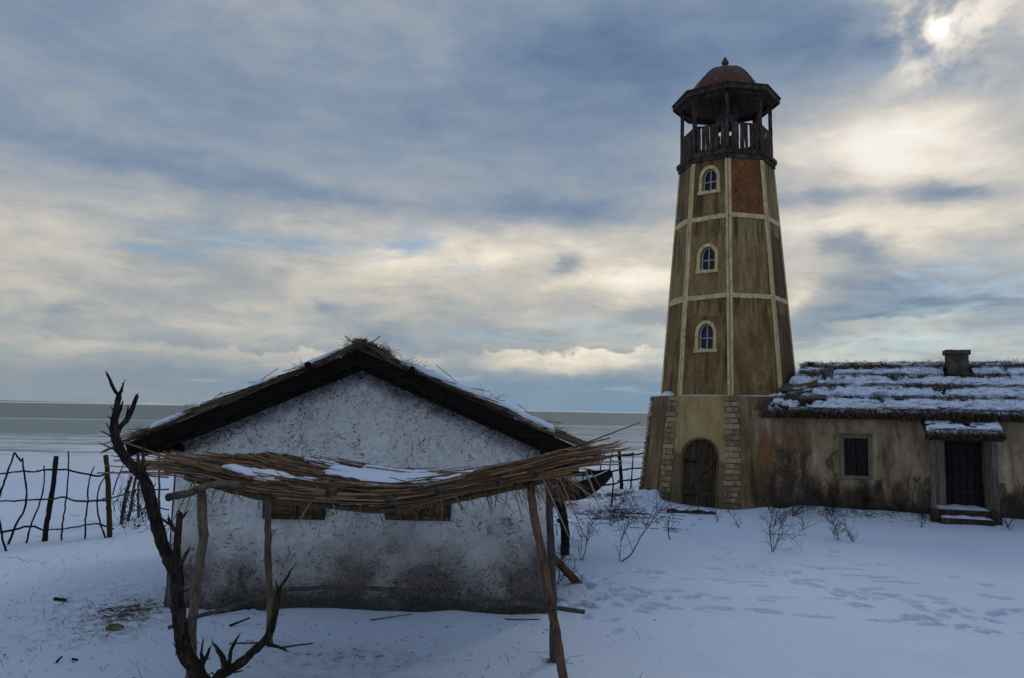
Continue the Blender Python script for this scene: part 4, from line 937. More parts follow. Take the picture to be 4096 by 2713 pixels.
# reeds, laid down the slope in steps
reeds = MB()
def hair(mb_, base_, n_, L, r_, up_=1.0, spread=1.0, tint=(0, 1)):
    for _ in range(n_):
        d = np.array([rng.normal(0, spread), rng.normal(0, spread), abs(rng.normal(0.2, 0.6)) * up_]); d /= np.linalg.norm(d)
        l = L * rng.uniform(0.4, 1.2); c_ = np.array(base_) + rng.normal(0, 0.03, 3)
        bend = rng.normal(0, 0.35, 3) * l
        mb_.tube([c_, c_ + d * l * 0.5 + bend * 0.25, c_ + d * l + bend], [r_, r_ * 0.8, r_ * 0.5], 3, rng.uniform(*tint), cap=False)
for s_ in (-1, 1):
    for k in range(1000):
        y = FRONT - 0.03 + (rng.rand() ** 2.2) * 2.6
        d0 = rng.uniform(-0.05, RH - 0.35)
        tier = math.floor(d0 / 0.95)
        L = rng.uniform(0.5, 1.1)
        end = (tier + 1) * 0.95 + rng.normal(0.12, 0.13)
        if s_ > 0: end = min(end, RH + rng.normal(0.0, 0.10))
        else: end = min(end, RH + 0.20 + rng.normal(0, 0.08))
        st_ = max(end - L, -0.08)
        if y < FRONT + 0.8 and rng.rand() < 0.90 and any(abs(st_ * 0.45 + end * 0.55 - c0) < w0 * 1.1 for c0, w0 in SNOW_STRIPS[s_]): continue
        h0 = 0.02 + 0.05 * rng.rand()
        h1 = h0 + 0.085 * rng.rand()
        yy = y + rng.normal(0, 0.05)
        droop = -0.03 * max(0, end - RH + 0.1)
        reeds.tube([rp(s_, st_, y, h0), rp(s_, (st_ + end) / 2, (y + yy) / 2, (h0 + h1) / 2), rp(s_, end, yy, h1 + droop)], 0.0065 * rng.uniform(0.6, 1.2), 3, rng.rand())
for s_ in (-1, 1):                                          # loose ones along the front edge, some over the snow
    for k in range(75):
        d0 = rng.uniform(-0.05, RH - 0.4); L = rng.uniform(0.3, 0.9); y = FRONT - rng.uniform(0.02, 0.05)
        h0 = rng.uniform(0.02, 0.07)
        reeds.tube([rp(s_, d0, y, h0), rp(s_, d0 + L, y + rng.normal(0, 0.02), h0 + rng.normal(0.01, 0.025))], rng.uniform(0.003, 0.006), 3, rng.rand())
for s_ in (-1, 1):                                          # unruly ones that stick up
    for k in range(26):
        d0 = rng.uniform(0.3, RH - 0.2); y = FRONT + rng.uniform(-0.03, 0.5)
        L = rng.uniform(0.25, 0.7); a_ = rng.uniform(-0.05, 0.5)
        reeds.tube([rp(s_, d0, y, 0.05), rp(s_, d0 + L, y + rng.normal(0, 0.08), 0.05 + L * a_ * 0.8)], 0.005, 3, rng.uniform(0.4, 1))
    for k in range(5):                                      # some point back up the slope
        d0 = rng.uniform(0.5, RH - 0.3); y = FRONT + rng.uniform(-0.03, 0.3); L = rng.uniform(0.3, 0.6)
        reeds.tube([rp(s_, d0, y, 0.05), rp(s_, d0 - L, y, 0.10 + L * rng.uniform(0.0, 0.3))], 0.005, 3, rng.uniform(0.4, 1))
stuff(reeds.build('reed_thatch', MATS['roof_reed'], roof))
tuft = MB()
for y in np.linspace(FRONT - 0.06, 1.6, 12):
    for k in range(3):
        hair(tuft, (rng.normal(0, 0.09), y, RT + 0.07), 26, 0.13, 0.0035, 0.5, 1.0, (0, 0.9))
for k in range(420):                                        # ridge bundle hanging over both slopes
    s_ = rng.choice([-1, 1]); y = FRONT - 0.06 + rng.rand() ** 2 * 2
    e_ = rng.uniform(0.15, 0.75)
    q0 = np.array((-s_ * rng.uniform(0, 0.10), y, RT + rng.uniform(0.07, 0.17)))
    tuft.tube([q0, rp(s_, e_ * 0.4, y + rng.normal(0, 0.04), 0.11), rp(s_, e_, y + rng.normal(0, 0.06), rng.uniform(0.02, 0.09))], 0.005, 3, rng.rand())
stuff(tuft.build('ridge_tuft', MATS['thatch_straw'], roof))
clumps = MB()
for (s_, d) in ((-1, 0.72), (-1, 2.1), (-1, 2.78), (1, 0.65), (1, 1.62), (1, 2.55)):
    for k in range(4):
        hair(clumps, rp(s_, d + rng.normal(0, 0.05), FRONT + 0.08 * k, 0.06), 22, 0.14, 0.003, 0.8, 1.0, (0, 0.6))
stuff(clumps.build('straw_clump', MATS['dark_straw'], roof))
for (s_, d) in ((-1, 0.62), (1, 0.68)):
    MB().box(rp(s_, d, FRONT - 0.025, 0.055), (0.045, 0.30, 0.10), Matrix.Rotation(s_ * 0.4, 4, 'Y'), 0.006, rng).build('peg', MATS['black_board'], roof)
# snow lying on both slopes, broken by the steps of the thatch
for s_ in (-1, 1):
    nd_, ny_ = 120, 46
    D_ = np.linspace(0.02, RH - 0.02, nd_); Yy = FRONT - 0.012 + np.linspace(0, 1, ny_) ** 1.6 * 5.5
    DD, YY = np.meshgrid(D_, Yy)
    cov = fbm(DD * 2.3, YY * 1.2, 0, 4, 50 + s_) + 0.10 * np.sin((DD / 0.95) * 2 * math.pi - 0.6) - 0.28 * np.exp(-(DD / 0.30) ** 2)
    strip = sum(np.exp(-((DD - c0) / (w0 * 1.25)) ** 2) for c0, w0 in SNOW_STRIPS[s_])
    cov = strip + (cov - 0.5) * 1.1
    hgt = -0.05 + 0.25 * sstep(cov, 0.15, 0.85) + (fbm(DD * 9, YY * 5, 0, 4, 58 + s_) - 0.5) * 0.07
    hgt = np.minimum(hgt, 0.165) - 0.10 * sstep(DD, RH - 0.15, RH - 0.02) - 0.02 * np.exp(-((YY - FRONT) / 0.05) ** 2)
    rag = fbm(DD[0] * 8, DD[0] * 0, 0, 4, 64 + s_)          # front lip, rounded and ragged, over the board
    lip = np.where(hgt[2] > 0.035, hgt[2] * (0.10 + 0.75 * rag), -0.05)
    hgt[0] = lip - 0.012
    hgt[1] = lip
    YY[0] = np.where(hgt[2] > 0.035, FRONT - 0.015, FRONT + 0.03); YY[1] = np.where(hgt[2] > 0.035, FRONT - 0.030, FRONT + 0.03); YY[2] = np.where(hgt[2] > 0.035, FRONT - 0.012, FRONT + 0.035)
    Pn = np.stack([s_ * DD, YY, RT - SL * DD + hgt], 2)
    m_ = MB().grid(Pn if s_ > 0 else Pn[:, ::-1])
    bd = np.concatenate([Pn[0], Pn[0] - np.array((0, 0, 0.2))]).reshape(2, -1, 3)
    m_.build('snow_cover', MATS['snow'], roof, True)

# ================================================================== wooden lighthouse
rng = np.random.RandomState(8)
tower = thing('lighthouse', 'tall eight-sided wooden lighthouse with red dome and open gallery', 'lighthouse', (TOWER_A[0], TOWER_A[1], 0), TOWER_ROT)
S8, C8 = math.sin(math.pi / 8), math.cos(math.pi / 8)
def vang(i): return -math.pi / 2 + i * math.pi / 4           # corner i; 0 is the one towards the yard
def ring(Rr, z): return [(Rr * math.cos(vang(i)), Rr * math.sin(vang(i)), z) for i in range(8)]
Z0, Z1, ZT = 0.0, 3.10, 10.30
def Rb(z): return 2.70 + (2.32 - 2.70) * (z / 3.10)          # lower storey
def Rt(z): return 2.03 + (1.44 - 2.03) * ((z - 3.10) / 7.18) # shaft
def face(i, s_, z, Rf, out=0.0):
    """point on the face between corner i and i+1: s_ metres from its middle, height z, out metres proud"""
    th = vang(i) + math.pi / 8
    ap = Rf(z) * C8 + out
    return np.array((ap * math.cos(th) - s_ * math.sin(th), ap * math.sin(th) + s_ * math.cos(th), z))
def half(z, Rf): return Rf(z) * S8
LF, RF = 7, 0                                                # the two faces towards the yard: door side, blank side

# lower storey ------------------------------------------------------
base = part('base', tower)
DOOR_W, DOOR_H = 0.50, 1.86
def face_mesh(mb_, i, z0, z1, Rf, hole=None, n=15, th_=0.03):
    """skin of one face, optionally with an arched hole (half width, spring z, sill z, crown z)"""
    if hole is None:
        hs = lambda z: half(z, Rf)
        g = np.array([[face(i, -hs(z) + 2 * hs(z) * k / 4, z, Rf) for k in range(5)] for z in np.linspace(z0, z1, 7)])
        mb_.grid(g)
        return
    hw, sp, sill, crown, cx = hole
    arc = [(cx + hw * math.cos(a), sp + (crown - sp) * math.sin(a)) for a in np.linspace(0, math.pi, n)]   # right to left
    inner = [(cx + hw, sill)] + arc + [(cx - hw, sill)]
    outer = []
    H0, H1 = half(z0, Rf), half(z1, Rf)
    outer.append((H0 if sill <= z0 + 1e-3 else half(sill, Rf), sill))
    for k, (x, z) in enumerate(arc):
        t_ = k / (n - 1)
        if t_ < 0.25: outer.append((half(sp, Rf) + (H1 - half(sp, Rf)) * t_ * 4, sp + (z1 - sp) * t_ * 4))
        elif t_ <= 0.75: outer.append((H1 - (t_ - 0.25) * 2 * 2 * H1, z1))
        else: outer.append((-H1 + (H1 - half(sp, Rf)) * (t_ - 0.75) * 4, z1 - (z1 - sp) * (t_ - 0.75) * 4))
    outer.append((-outer[0][0], sill))
    V = [face(i, x, z, Rf) for x, z in inner] + [face(i, x, z, Rf) for x, z in outer]
    m_ = len(inner)
    Fc = [(k, m_ + k, m_ + k + 1, k + 1) for k in range(m_ - 1)]
    # reveal
    V2 = [face(i, x, z, Rf, -0.16) for x, z in inner]
    o_ = len(V); V += V2
    Fc += [(k, k + 1, o_ + k + 1, o_ + k) for k in range(m_ - 1)]
    Fc.append((0, o_, o_ + m_ - 1, m_ - 1))
    if sill > z0 + 1e-3:
        b_ = len(V)
        V += [face(i, H0, z0, Rf), face(i, -H0, z0, Rf)]
        Fc.append((b_, m_, 0, m_ - 1, 2 * m_ - 1, b_ + 1))
    mb_.add(V, Fc)

for i in range(8):
    m_ = MB()
    if i == LF: face_mesh(m_, i, -0.3, Z1, Rb, (DOOR_W, 1.40, -0.3, DOOR_H, 0.04))
    else: face_mesh(m_, i, -0.3, Z1, Rb)
    m_.build('wall_panel', MATS['pale_panel' if i == LF else 'base_panel'], base)
MB().add(ring(2.32, Z1), [tuple(range(8))]).build('base_top', MATS['grey_wood'], base)
MB().add([tuple(np.array(p_) * np.array((0.93, 0.93, 1))) for p_ in ring(2.25, 3.0)], [tuple(range(8))]).build('inner_floor', MATS['black_board'], base)
# quoin blocks wrap the corners
for ci in (0, 7, 6, 1):
    nb = 20
    for k in range(nb):
        za, zb = k * 0.155 + 0.014, (k + 1) * 0.155 - 0.014
        leg = (0.225 if k % 2 == 0 else 0.175) + rng.normal(0, 0.008)
        leg2 = (0.215 if k % 2 == 0 else 0.170) + rng.normal(0, 0.008)
        pr = 0.045 + rng.uniform(0, 0.012)
        V = []
        for z in (za, zb):
            Rr = Rb(z)
            c_ = np.array((Rr * math.cos(vang(ci)), Rr * math.sin(vang(ci))))
            n1 = np.array((math.cos(vang(ci) - math.pi / 8), math.sin(vang(ci) - math.pi / 8)))
            n2 = np.array((math.cos(vang(ci) + math.pi / 8), math.sin(vang(ci) + math.pi / 8)))
            t1 = np.array((n1[1], -n1[0])); t2 = np.array((-n2[1], n2[0]))
            tip = np.array((math.cos(vang(ci)), math.sin(vang(ci)))) * pr / C8
            rr_ = rng.normal(0, 0.004, 2)
            pts = [c_ + t1 * leg - n1 * 0.02, c_ + t1 * leg + n1 * pr, c_ + tip + rr_, c_ + t2 * leg2 + n2 * pr, c_ + t2 * leg2 - n2 * 0.02, c_ - tip]
            V += [(q[0], q[1], z) for q in pts]
        Fq = [(5, 4, 3, 2, 1, 0), (6, 7, 8, 9, 10, 11)] + [(j, (j + 1) % 6, 6 + (j + 1) % 6, 6 + j) for j in range(6)]
        MB().add(V, Fq).build('quoin_block', MATS['quoin_stone'], base)
# door
door = part('door', tower)
for k in range(6):
    x0 = 0.04 - DOOR_W + k * DOOR_W / 3 + 0.006; x1 = x0 + DOOR_W / 3 - 0.012
    tz = [1.40 + (DOOR_H - 1.40) * math.sqrt(max(0.0, 1 - ((x - 0.04) / DOOR_W) ** 2)) for x in (x0, (x0 + x1) / 2, x1)]
    pl = [face(LF, x0, 0.02, Rb, -0.13), face(LF, x1, 0.02, Rb, -0.13), face(LF, x1, tz[2] - .01, Rb, -0.13), face(LF, (x0 + x1) / 2, tz[1] - .005, Rb, -0.13), face(LF, x0, tz[0] - .01, Rb, -0.13)]
    nrm = face(LF, 0, 1, Rb, 1) - face(LF, 0, 1, Rb, 0)
    MB().prism(pl, nrm * (0.03 + rng.uniform(0, 0.008))).build('plank', MATS['door_wood'], door)
nrm = face(LF, 0, 1, Rb, 1) - face(LF, 0, 1, Rb, 0)
for (a_, b_, w_) in (((-0.46, 1.36), (0.54, 1.36), 0.11), ((-0.46, 0.36), (0.54, 0.36), 0.11), ((-0.40, 0.42), (0.48, 1.30), 0.085)):
    A_, B_ = face(LF, a_[0], a_[1], Rb, -0.075), face(LF, b_[0], b_[1], Rb, -0.075)
    MB().plank(A_, B_, np.cross(B_ - A_, nrm), w_, 0.035, 4, 0.004, rng).build('brace', MATS['door_wood'], door)
for z_ in (1.22, 0.30):
    MB().plank(face(LF, -0.45, z_, Rb, -0.06), face(LF, -0.05, z_, Rb, -0.06), (0, 0, 1), 0.035, 0.012, 2, 0.002, rng).build('hinge', MATS['black_board'], door)
arch = MB()
for (r1, r2) in ((DOOR_W, DOOR_W + 0.055),):
    n_ = 19
    aa = np.linspace(0, math.pi, n_)
    A1 = [(0.04 + r1, 0.0)] + [(0.04 + r1 * math.cos(a), 1.40 + (DOOR_H - 1.40) * math.sin(a)) for a in aa] + [(0.04 - r1, 0.0)]
    A2 = [(0.04 + r2, 0.0)] + [(0.04 + r2 * math.cos(a), 1.40 + (DOOR_H - 1.40 + r2 - r1) * math.sin(a)) for a in aa] + [(0.04 - r2, 0.0)]
    m_ = len(A1)
    V = [face(LF, *q, Rb, 0.022) for q in A1] + [face(LF, *q, Rb, 0.022) for q in A2] + [face(LF, *q, Rb, -0.02) for q in A1] + [face(LF, *q, Rb, -0.02) for q in A2]
    Fc = []
    for k in range(m_ - 1):
        Fc += [(k, m_ + k, m_ + k + 1, k + 1), (2 * m_ + k, 2 * m_ + k + 1, k + 1, k), (m_ + k, 3 * m_ + k, 3 * m_ + k + 1, m_ + k + 1)]
    arch.add(V, Fc)
arch.build('door_surround', MATS['base_panel'], door)

# shaft -------------------------------------------------------------
BANDS = [6.02, 8.45]
LEVELS = [(3.10, 6.02), (6.02, 8.45), (8.45, 10.30)]
WIN_Z = [(4.37, 5.33), (6.75, 7.66), (9.20, 10.10)]
for lv, (za, zb) in enumerate(LEVELS):
    for i in range(8):
        m_ = MB()
        if i == LF:
            wz = WIN_Z[lv]
            face_mesh(m_, i, za, zb, Rt, (0.235, wz[1] - 0.40, wz[0] + 0.10, wz[1] - 0.10, 0.0))
        else:
            face_mesh(m_, i, za, zb, Rt)
        osb = (i == RF and lv == 2) or (i == 1 and lv < 2)
        m_.build('panel', MATS[('particle_board' if i == RF else 'old_board') if osb else 'tower_panel'], tower)
        if i == 1 and lv < 2:                                 # strip of old render left above the bare board
            Hh = half(zb, Rt) - 0.05
            V = [face(i, -Hh, zb - 0.42, Rt, 0.012), face(i, Hh, zb - 0.50, Rt, 0.012), face(i, Hh, zb, Rt, 0.012), face(i, -Hh, zb, Rt, 0.012)]
            MB().add(V, [(0, 1, 2, 3)]).build('render_patch', MATS['tower_panel'], tower)
# sheets of facing on the window side, a few millimetres proud, with ragged lower edges
for (zt, h_, wl, wr) in ((8.37, 0.42, 0.97, 0.95), (5.95, 0.50, 0.93, 0.90)):
    n_ = 16
    up_ = [face(LF, -half(zt, Rt) * wl + (half(zt, Rt) * (wl + wr)) * k / n_, zt, Rt, 0.006) for k in range(n_ + 1)]
    lo_ = [face(LF, -half(zt, Rt) * wl + (half(zt, Rt) * (wl + wr)) * k / n_, zt - h_ + rng.normal(0, 0.015), Rt, 0.006) for k in range(n_ + 1)]
    MB().grid(np.array([lo_, up_])).build('facing_sheet', MATS['tower_panel'], tower)
# corner battens: a pair of boards meeting at each corner
for ci in range(8):
    for side in (-1, 1):
        fi = ci if side > 0 else (ci - 1) % 8
        cuts = [3.10, rng.uniform(4.7, 5.6), 10.24]
        for (za, zb) in zip(cuts[:-1], cuts[1:]):
            w_ = 0.085 + rng.uniform(-0.008, 0.008)
            za += 0.002
            pts = []
            for z in (za, zb - 0.004):
                hs = half(z, Rt)
                e_ = -hs if side > 0 else hs
                d_ = 1 if side > 0 else -1
                pts.append((face(fi, e_ + d_ * 0.005, z, Rt, -0.01), face(fi, e_ + d_ * w_, z, Rt, -0.01), face(fi, e_ + d_ * w_, z, Rt, 0.028), face(fi, e_ + d_ * 0.005, z, Rt, 0.028)))
            V = list(pts[0]) + list(pts[1])
            MB().add(V, [(0, 1, 2, 3), (7, 6, 5, 4), (0, 4, 5, 1), (1, 5, 6, 2), (2, 6, 7, 3), (3, 7, 4, 0)]).build('corner_batten', MATS['cream_paint'], tower)
for zb in BANDS:
    for i in range(8):
        hs = half(zb, Rt) - 0.092
        dz_ = rng.normal(0, 0.012, 2)
        A_, B_ = face(i, -hs, zb + dz_[0], Rt, 0.012), face(i, hs, zb + dz_[1], Rt, 0.012)
        MB().plank(A_, B_, (0, 0, 1), 0.135, 0.04, 4, 0.003, rng).build('band_board', MATS['cream_paint'], tower)
        if i == 6:
            m_ = MB()
            q = [face(i, -hs + 2 * hs * k / 12, zb + 0.068, Rt, 0.035) for k in range(13)]
            q2 = [face(i, -hs + 2 * hs * k / 12, zb + 0.068 + 0.05 * math.sin(k / 12 * math.pi) ** 0.5 + 0.004, Rt, 0.01) for k in range(13)]
            q3 = [face(i, -hs + 2 * hs * k / 12, zb + 0.066, Rt, -0.01) for k in range(13)]
            m_.grid(np.array([q, q2, q3])).build('snow_patch', MATS['snow'], tower, True)
# windows
for (z0, z1) in WIN_Z:
    win = part('window', tower)
    hw, sill, spring, crown = 0.235, z0 + 0.10, z1 - 0.40, z1 - 0.10
    n_ = 15
    aa = np.linspace(0, math.pi, n_)
    def outline(g): return [(hw + g, sill)] + [((hw + g) * math.cos(a), spring + (crown - spring + g) * math.sin(a)) for a in aa] + [(-hw - g, sill)]
    A1, A2 = outline(-0.004), outline(0.095)
    m_ = len(A1)
    V = [face(LF, *q, Rt, 0.035) for q in A1] + [face(LF, *q, Rt, 0.035) for q in A2] + [face(LF, *q, Rt, -0.01) for q in A1] + [face(LF, *q, Rt, -0.01) for q in A2]
    Fc = []
    for k in range(m_ - 1):
        Fc += [(k, m_ + k, m_ + k + 1, k + 1), (2 * m_ + k, 2 * m_ + k + 1, k + 1, k), (m_ + k, 3 * m_ + k, 3 * m_ + k + 1, m_ + k + 1)]
    MB().add(V, Fc).build('surround', MATS['cream_paint'], win)
    MB().plank(face(LF, -0.36, z0 + 0.05, Rt, 0.025), face(LF, 0.36, z0 + 0.05, Rt, 0.025), (0, 0, 1), 0.095, 0.075, 3, 0.003, rng).build('sill', MATS['cream_paint'], win)
    def zt(x): return spring + (crown - spring) * math.sqrt(max(0, 1 - (x / hw) ** 2))
    zm = (sill + spring) / 2 + 0.10
    for (xa, xb) in ((-hw, 0), (0, hw)):                       # four panes
        MB().add([face(LF, x, z, Rt, -0.135) for x, z in ((xa, sill), (xb, sill), (xb, zm), (xa, zm))], [(0, 1, 2, 3)]).build('pane', MATS['dark_glass'], win)
        xsamp = np.linspace(xb, xa, 7)
        MB().add([face(LF, x, z, Rt, -0.135) for x, z in [(xa, zm), (xb, zm)] + [(x, zt(x)) for x in xsamp]], [tuple(range(9))]).build('pane', MATS['dark_glass'], win)
    MB().plank(face(LF, 0, sill, Rt, -0.115), face(LF, 0, crown, Rt, -0.115), face(LF, 1, 5, Rt) - face(LF, 0, 5, Rt), 0.036, 0.03, 4, 0.002, rng).build('glazing_bar', MATS['sash_paint'], win)
    MB().plank(face(LF, -hw, zm, Rt, -0.112), face(LF, hw, zm, Rt, -0.112), (0, 0, 1), 0.034, 0.03, 4, 0.002, rng).build('glazing_bar', MATS['sash_paint'], win)
    A1, A2 = outline(-0.045), outline(-0.002)
    V = [face(LF, *q, Rt, -0.10) for q in A1] + [face(LF, *q, Rt, -0.10) for q in A2] + [face(LF, *q, Rt, -0.14) for q in A1]
    Fc = []
    for k in range(m_ - 1):
        Fc += [(k, m_ + k, m_ + k + 1, k + 1), (2 * m_ + k, 2 * m_ + k + 1, k + 1, k)]
    MB().add(V, Fc).build('sash', MATS['sash_paint'], win)
    g = [[face(LF, -hw + 0.02 + (hw * 1.15) * k / 8, sill + 0.002 + 0.055 * r_ * (1 - k / 8) ** 1.2, Rt, 0.02 - 0.12 * r_) for k in range(9)] for r_ in (0, 0.4, 0.8, 1.0)]
    MB().grid(np.array(g)).build('snow_patch', MATS['snow'], win, True)
# snow on the ledge of the lower storey
for (fi, s0, s1, hh, dp) in ((6, -0.55, 0.40, 0.16, 0.24), (7, -0.80, 0.80, 0.035, 0.22), (0, -0.7, 0.80, 0.035, 0.20), (0, 0.35, 0.88, 0.12, 0.22)):
    g = []
    for r_ in np.linspace(0, 1, 6):
        row = []
        for k in range(15):
            s_ = s0 + (s1 - s0) * k / 14
            e_ = math.sin(math.pi * k / 14) ** 0.7
            q = face(fi, s_, Z1, lambda z: 2.30, -dp * 1.1 * r_ - 0.015)
            q[2] = Z1 + 0.003 + hh * e_ * math.sin(min(1, r_ * 1.6) * math.pi / 2) * (0.7 + 0.6 * rng.rand() * 0.5)
            row.append(q)
        g.append(row)
    MB().grid(np.array(g)).build('snow_patch', MATS['snow'], tower, True)

# gallery -----------------------------------------------------------
gal = part('gallery', tower)
DZ = 10.52
MB().prism(ring(1.42, 10.30), (0, 0, 0.17)).build('deck', MATS['dark_wood'], gal)
def side_pts(Rr, i, z, cut=0.0):
    a_, b_ = np.array(ring(Rr, z)[i]), np.array(ring(Rr, z)[(i + 1) % 8])
    t_ = (b_ - a_) / np.linalg.norm(b_ - a_)
    return a_ + t_ * cut, b_ - t_ * cut
for i in range(8):
    for (Rr, z, h_, th_) in ((1.475, 10.325, 0.15, 0.05), (1.515, 10.455, 0.13, 0.07)):
        a_, b_ = side_pts(Rr, i, z, 0.006)
        MB().plank(a_, b_, (0, 0, 1), h_, th_, 4, 0.004, rng).build('rim_board', MATS['dark_wood'], gal)
    a_, b_ = side_pts(1.40, i, 11.36, 0.05)
    MB().plank(a_, b_, (0, 0, 1), 0.05, 0.05, 4, 0.005, rng).build('rail', MATS['dark_wood'], gal)
    a_, b_ = side_pts(1.37, i, 0.0, 0.09)
    nsl = 6
    for k in range(nsl):
        f_ = (k + 0.5 + rng.normal(0, 0.10)) / nsl
        f2 = f_ + rng.normal(0, 0.012)
        lo = a_ + (b_ - a_) * f_; hi = a_ + (b_ - a_) * f2
        out = np.array((lo[0], lo[1], 0)); out /= np.linalg.norm(out)
        lo = lo + out * 0.055; hi = hi + out * 0.055
        lo[2] = 10.525; hi[2] = 11.34 + rng.normal(0, 0.03)
        MB().plank(lo, hi, b_ - a_, rng.uniform(0.10, 0.145), 0.022, 5, 0.004, rng).build('slat', MATS['dark_wood'], gal)
    c_ = np.array((math.cos(vang(i)), math.sin(vang(i)), 0))
    MB().plank(c_ * 1.37 + np.array((0, 0, 10.50)), c_ * 1.35 + np.array((0, 0, 12.34)), np.cross(c_, (0, 0, 1)), 0.115, 0.115, 8, 0.006, rng, bev=0.012).build('post', MATS['dark_wood'], gal)
# a stair hatch brace seen between the slats
MB().plank(np.array((0.35, 1.0, 10.5)), np.array((1.05, 0.80, 11.75)), (1, 0, 0.2), 0.09, 0.06, 3, 0.004, rng).build('brace', MATS['dark_wood'], gal)

# roof --------------------------------------------------------------
cap = part('roof', tower)
for i in range(8):
    a_, b_ = side_pts(1.635, i, 12.44, 0.004)
    MB().plank(a_, b_, (0, 0, 1), 0.17, 0.05, 4, 0.004, rng).build('fascia', MATS['dark_wood'], cap)
    a_, b_ = side_pts(1.42, i, 12.36, 0.01)
    MB().plank(a_, b_, (0, 0, 1), 0.14, 0.09, 4, 0.004, rng).build('head_beam', MATS['dark_wood'], cap)
    q0, q1 = ring(1.70, 12.535), ring(1.16, 12.74)
    j = (i + 1) % 8
    MB().prism([q0[i], q0[j], q1[j], q1[i]], (0, 0, -0.022)).build('brim', MATS['dark_wood'], cap)
    # ceiling boards
    in_, ou = ring(0.02, 12.47), ring(1.60, 12.40)
    MB().prism([ou[i], ou[j], in_[j], in_[i]], (0, 0, 0.02)).build('ceiling_panel', MATS['dark_wood'], cap)
prof = [(1.16, 12.735), (1.10, 12.86), (1.02, 13.00), (0.92, 13.15), (0.79, 13.31), (0.63, 13.46), (0.45, 13.58), (0.25, 13.66), (0.06, 13.70)]
for i in range(8):
    g = []
    for (r_, z) in prof:
        a_, b_ = np.array(ring(r_, z)[i]), np.array(ring(r_, z)[(i + 1) % 8])
        g.append([a_ + (b_ - a_) * k / 4 + np.array((math.cos(vang(i) + math.pi / 8), math.sin(vang(i) + math.pi / 8), 0)) * 0.05 * r_ * math.sin(k / 4 * math.pi) for k in range(5)])
    MB().grid(np.array(g)).build('dome_sheet', MATS['red_dome'], cap, True)
for i in range(8):                                            # seams where the sheets meet
    p_ = [np.array(ring(r_ * 1.004, z + 0.004)[i]) for (r_, z) in prof]
    MB().tube(p_, 0.018, 6, 0.5, 0.05, rng).build('seam', MATS['red_dome'], cap, True)
fin = MB()
pr = [(0.055, 13.68), (0.06, 13.74), (0.05, 13.76), (0.10, 13.80), (0.118, 13.86), (0.09, 13.93), (0.05, 14.00), (0.012, 14.06)]
V = [(r_ * math.cos(k * math.pi / 4), r_ * math.sin(k * math.pi / 4), z) for r_, z in pr for k in range(8)]
fin.add(V, [(i * 8 + k, i * 8 + (k + 1) % 8, (i + 1) * 8 + (k + 1) % 8, (i + 1) * 8 + k) for i in range(len(pr) - 1) for k in range(8)] + [tuple(range((len(pr) - 1) * 8, len(pr) * 8))])
fin.build('finial', MATS['red_dome'], cap)
# lamp house
lamp = part('lamp_house', tower)
for sx_ in (-1, 1):
    for sy_ in (-1, 1):
        MB().plank((sx_ * 0.33, sy_ * 0.33, 10.47), (sx_ * 0.33, sy_ * 0.33, 12.42), (1, 0, 0), 0.06, 0.06, 4, 0.003, rng).build('leg', MATS['dark_wood'], lamp)
for k in range(4):
    a_ = k * math.pi / 2
    rm = Matrix.Rotation(a_, 4, 'Z')
    for j in range(4):
        x = -0.27 + j * 0.18
        p0, p1 = rm @ Vector((x, -0.375, 12.06 + rng.normal(0, 0.012))), rm @ Vector((x, -0.375, 12.44))
        MB().plank(p0, p1, rm.to_3x3() @ Vector((1, 0, 0)), 0.172, 0.025, 3, 0.003, rng).build('board', MATS['dark_wood'], lamp)
    pc = rm @ Vector((0, -0.31, 11.87))
    MB().box(pc, (0.60, 0.012, 0.40), rm).build('pane', MATS['lamp_glass'], lamp)
    for j in range(4):
        x = -0.27 + j * 0.18
        p0, p1 = rm @ Vector((x, -0.375, 10.48)), rm @ Vector((x, -0.375, 11.30))
        MB().plank(p0, p1, rm.to_3x3() @ Vector((1, 0, 0)), 0.172, 0.025, 3, 0.003, rng).build('board', MATS['dark_wood'], lamp)

# ================================================================== low thatched cottage beside the lighthouse
rng = np.random.RandomState(17)
cot = thing('thatched_cottage', 'long low cottage with stained brown walls and snowy thatched roof', 'cottage', (HOUSE_O[0], HOUSE_O[1], 0), HOUSE_R)
CL = 9.5                                                       # length of the front built
WX0, WX1, WZ0, WZ1 = 1.77, 2.36, 1.01, 2.00
DX0, DX1, DZ0, DZ1 = 4.16, 5.02, 0.36, 2.30
# front wall with openings
def in_open(x, z):
    return (WX0 < x < WX1 and WZ0 < z < WZ1) or (DX0 < x < DX1 and DZ0 < z < DZ1)
xs_ = sorted(set(list(np.round(np.arange(-0.6, CL + 0.01, 0.12), 3)) + [WX0, WX1, DX0, DX1]))
zs_ = sorted(set(list(np.round(np.arange(-0.3, 2.75, 0.12), 3)) + [WZ0, WZ1, DZ0, DZ1]))
XX, ZZ = np.meshgrid(xs_, zs_)
YY = (fbm(XX * 0.9, ZZ * 0.9, 0, 3, 61) - 0.5) * 0.05
YY = np.where((np.abs(XX - 2.06) < 0.42) & (ZZ > 0.8) & (ZZ < 2.2), 0.0, YY)
YY = np.where((np.abs(XX - 4.59) < 0.6), 0.0, YY)
mb = MB()
n_ = len(xs_)
Fc = []
for i in range(len(zs_) - 1):
    for j in range(n_ - 1):
        if not in_open((xs_[j] + xs_[j + 1]) / 2, (zs_[i] + zs_[i + 1]) / 2):
            Fc.append((i * n_ + j, i * n_ + j + 1, (i + 1) * n_ + j + 1, (i + 1) * n_ + j))
mb.add(np.stack([XX, YY, ZZ], 2).reshape(-1, 3), Fc)
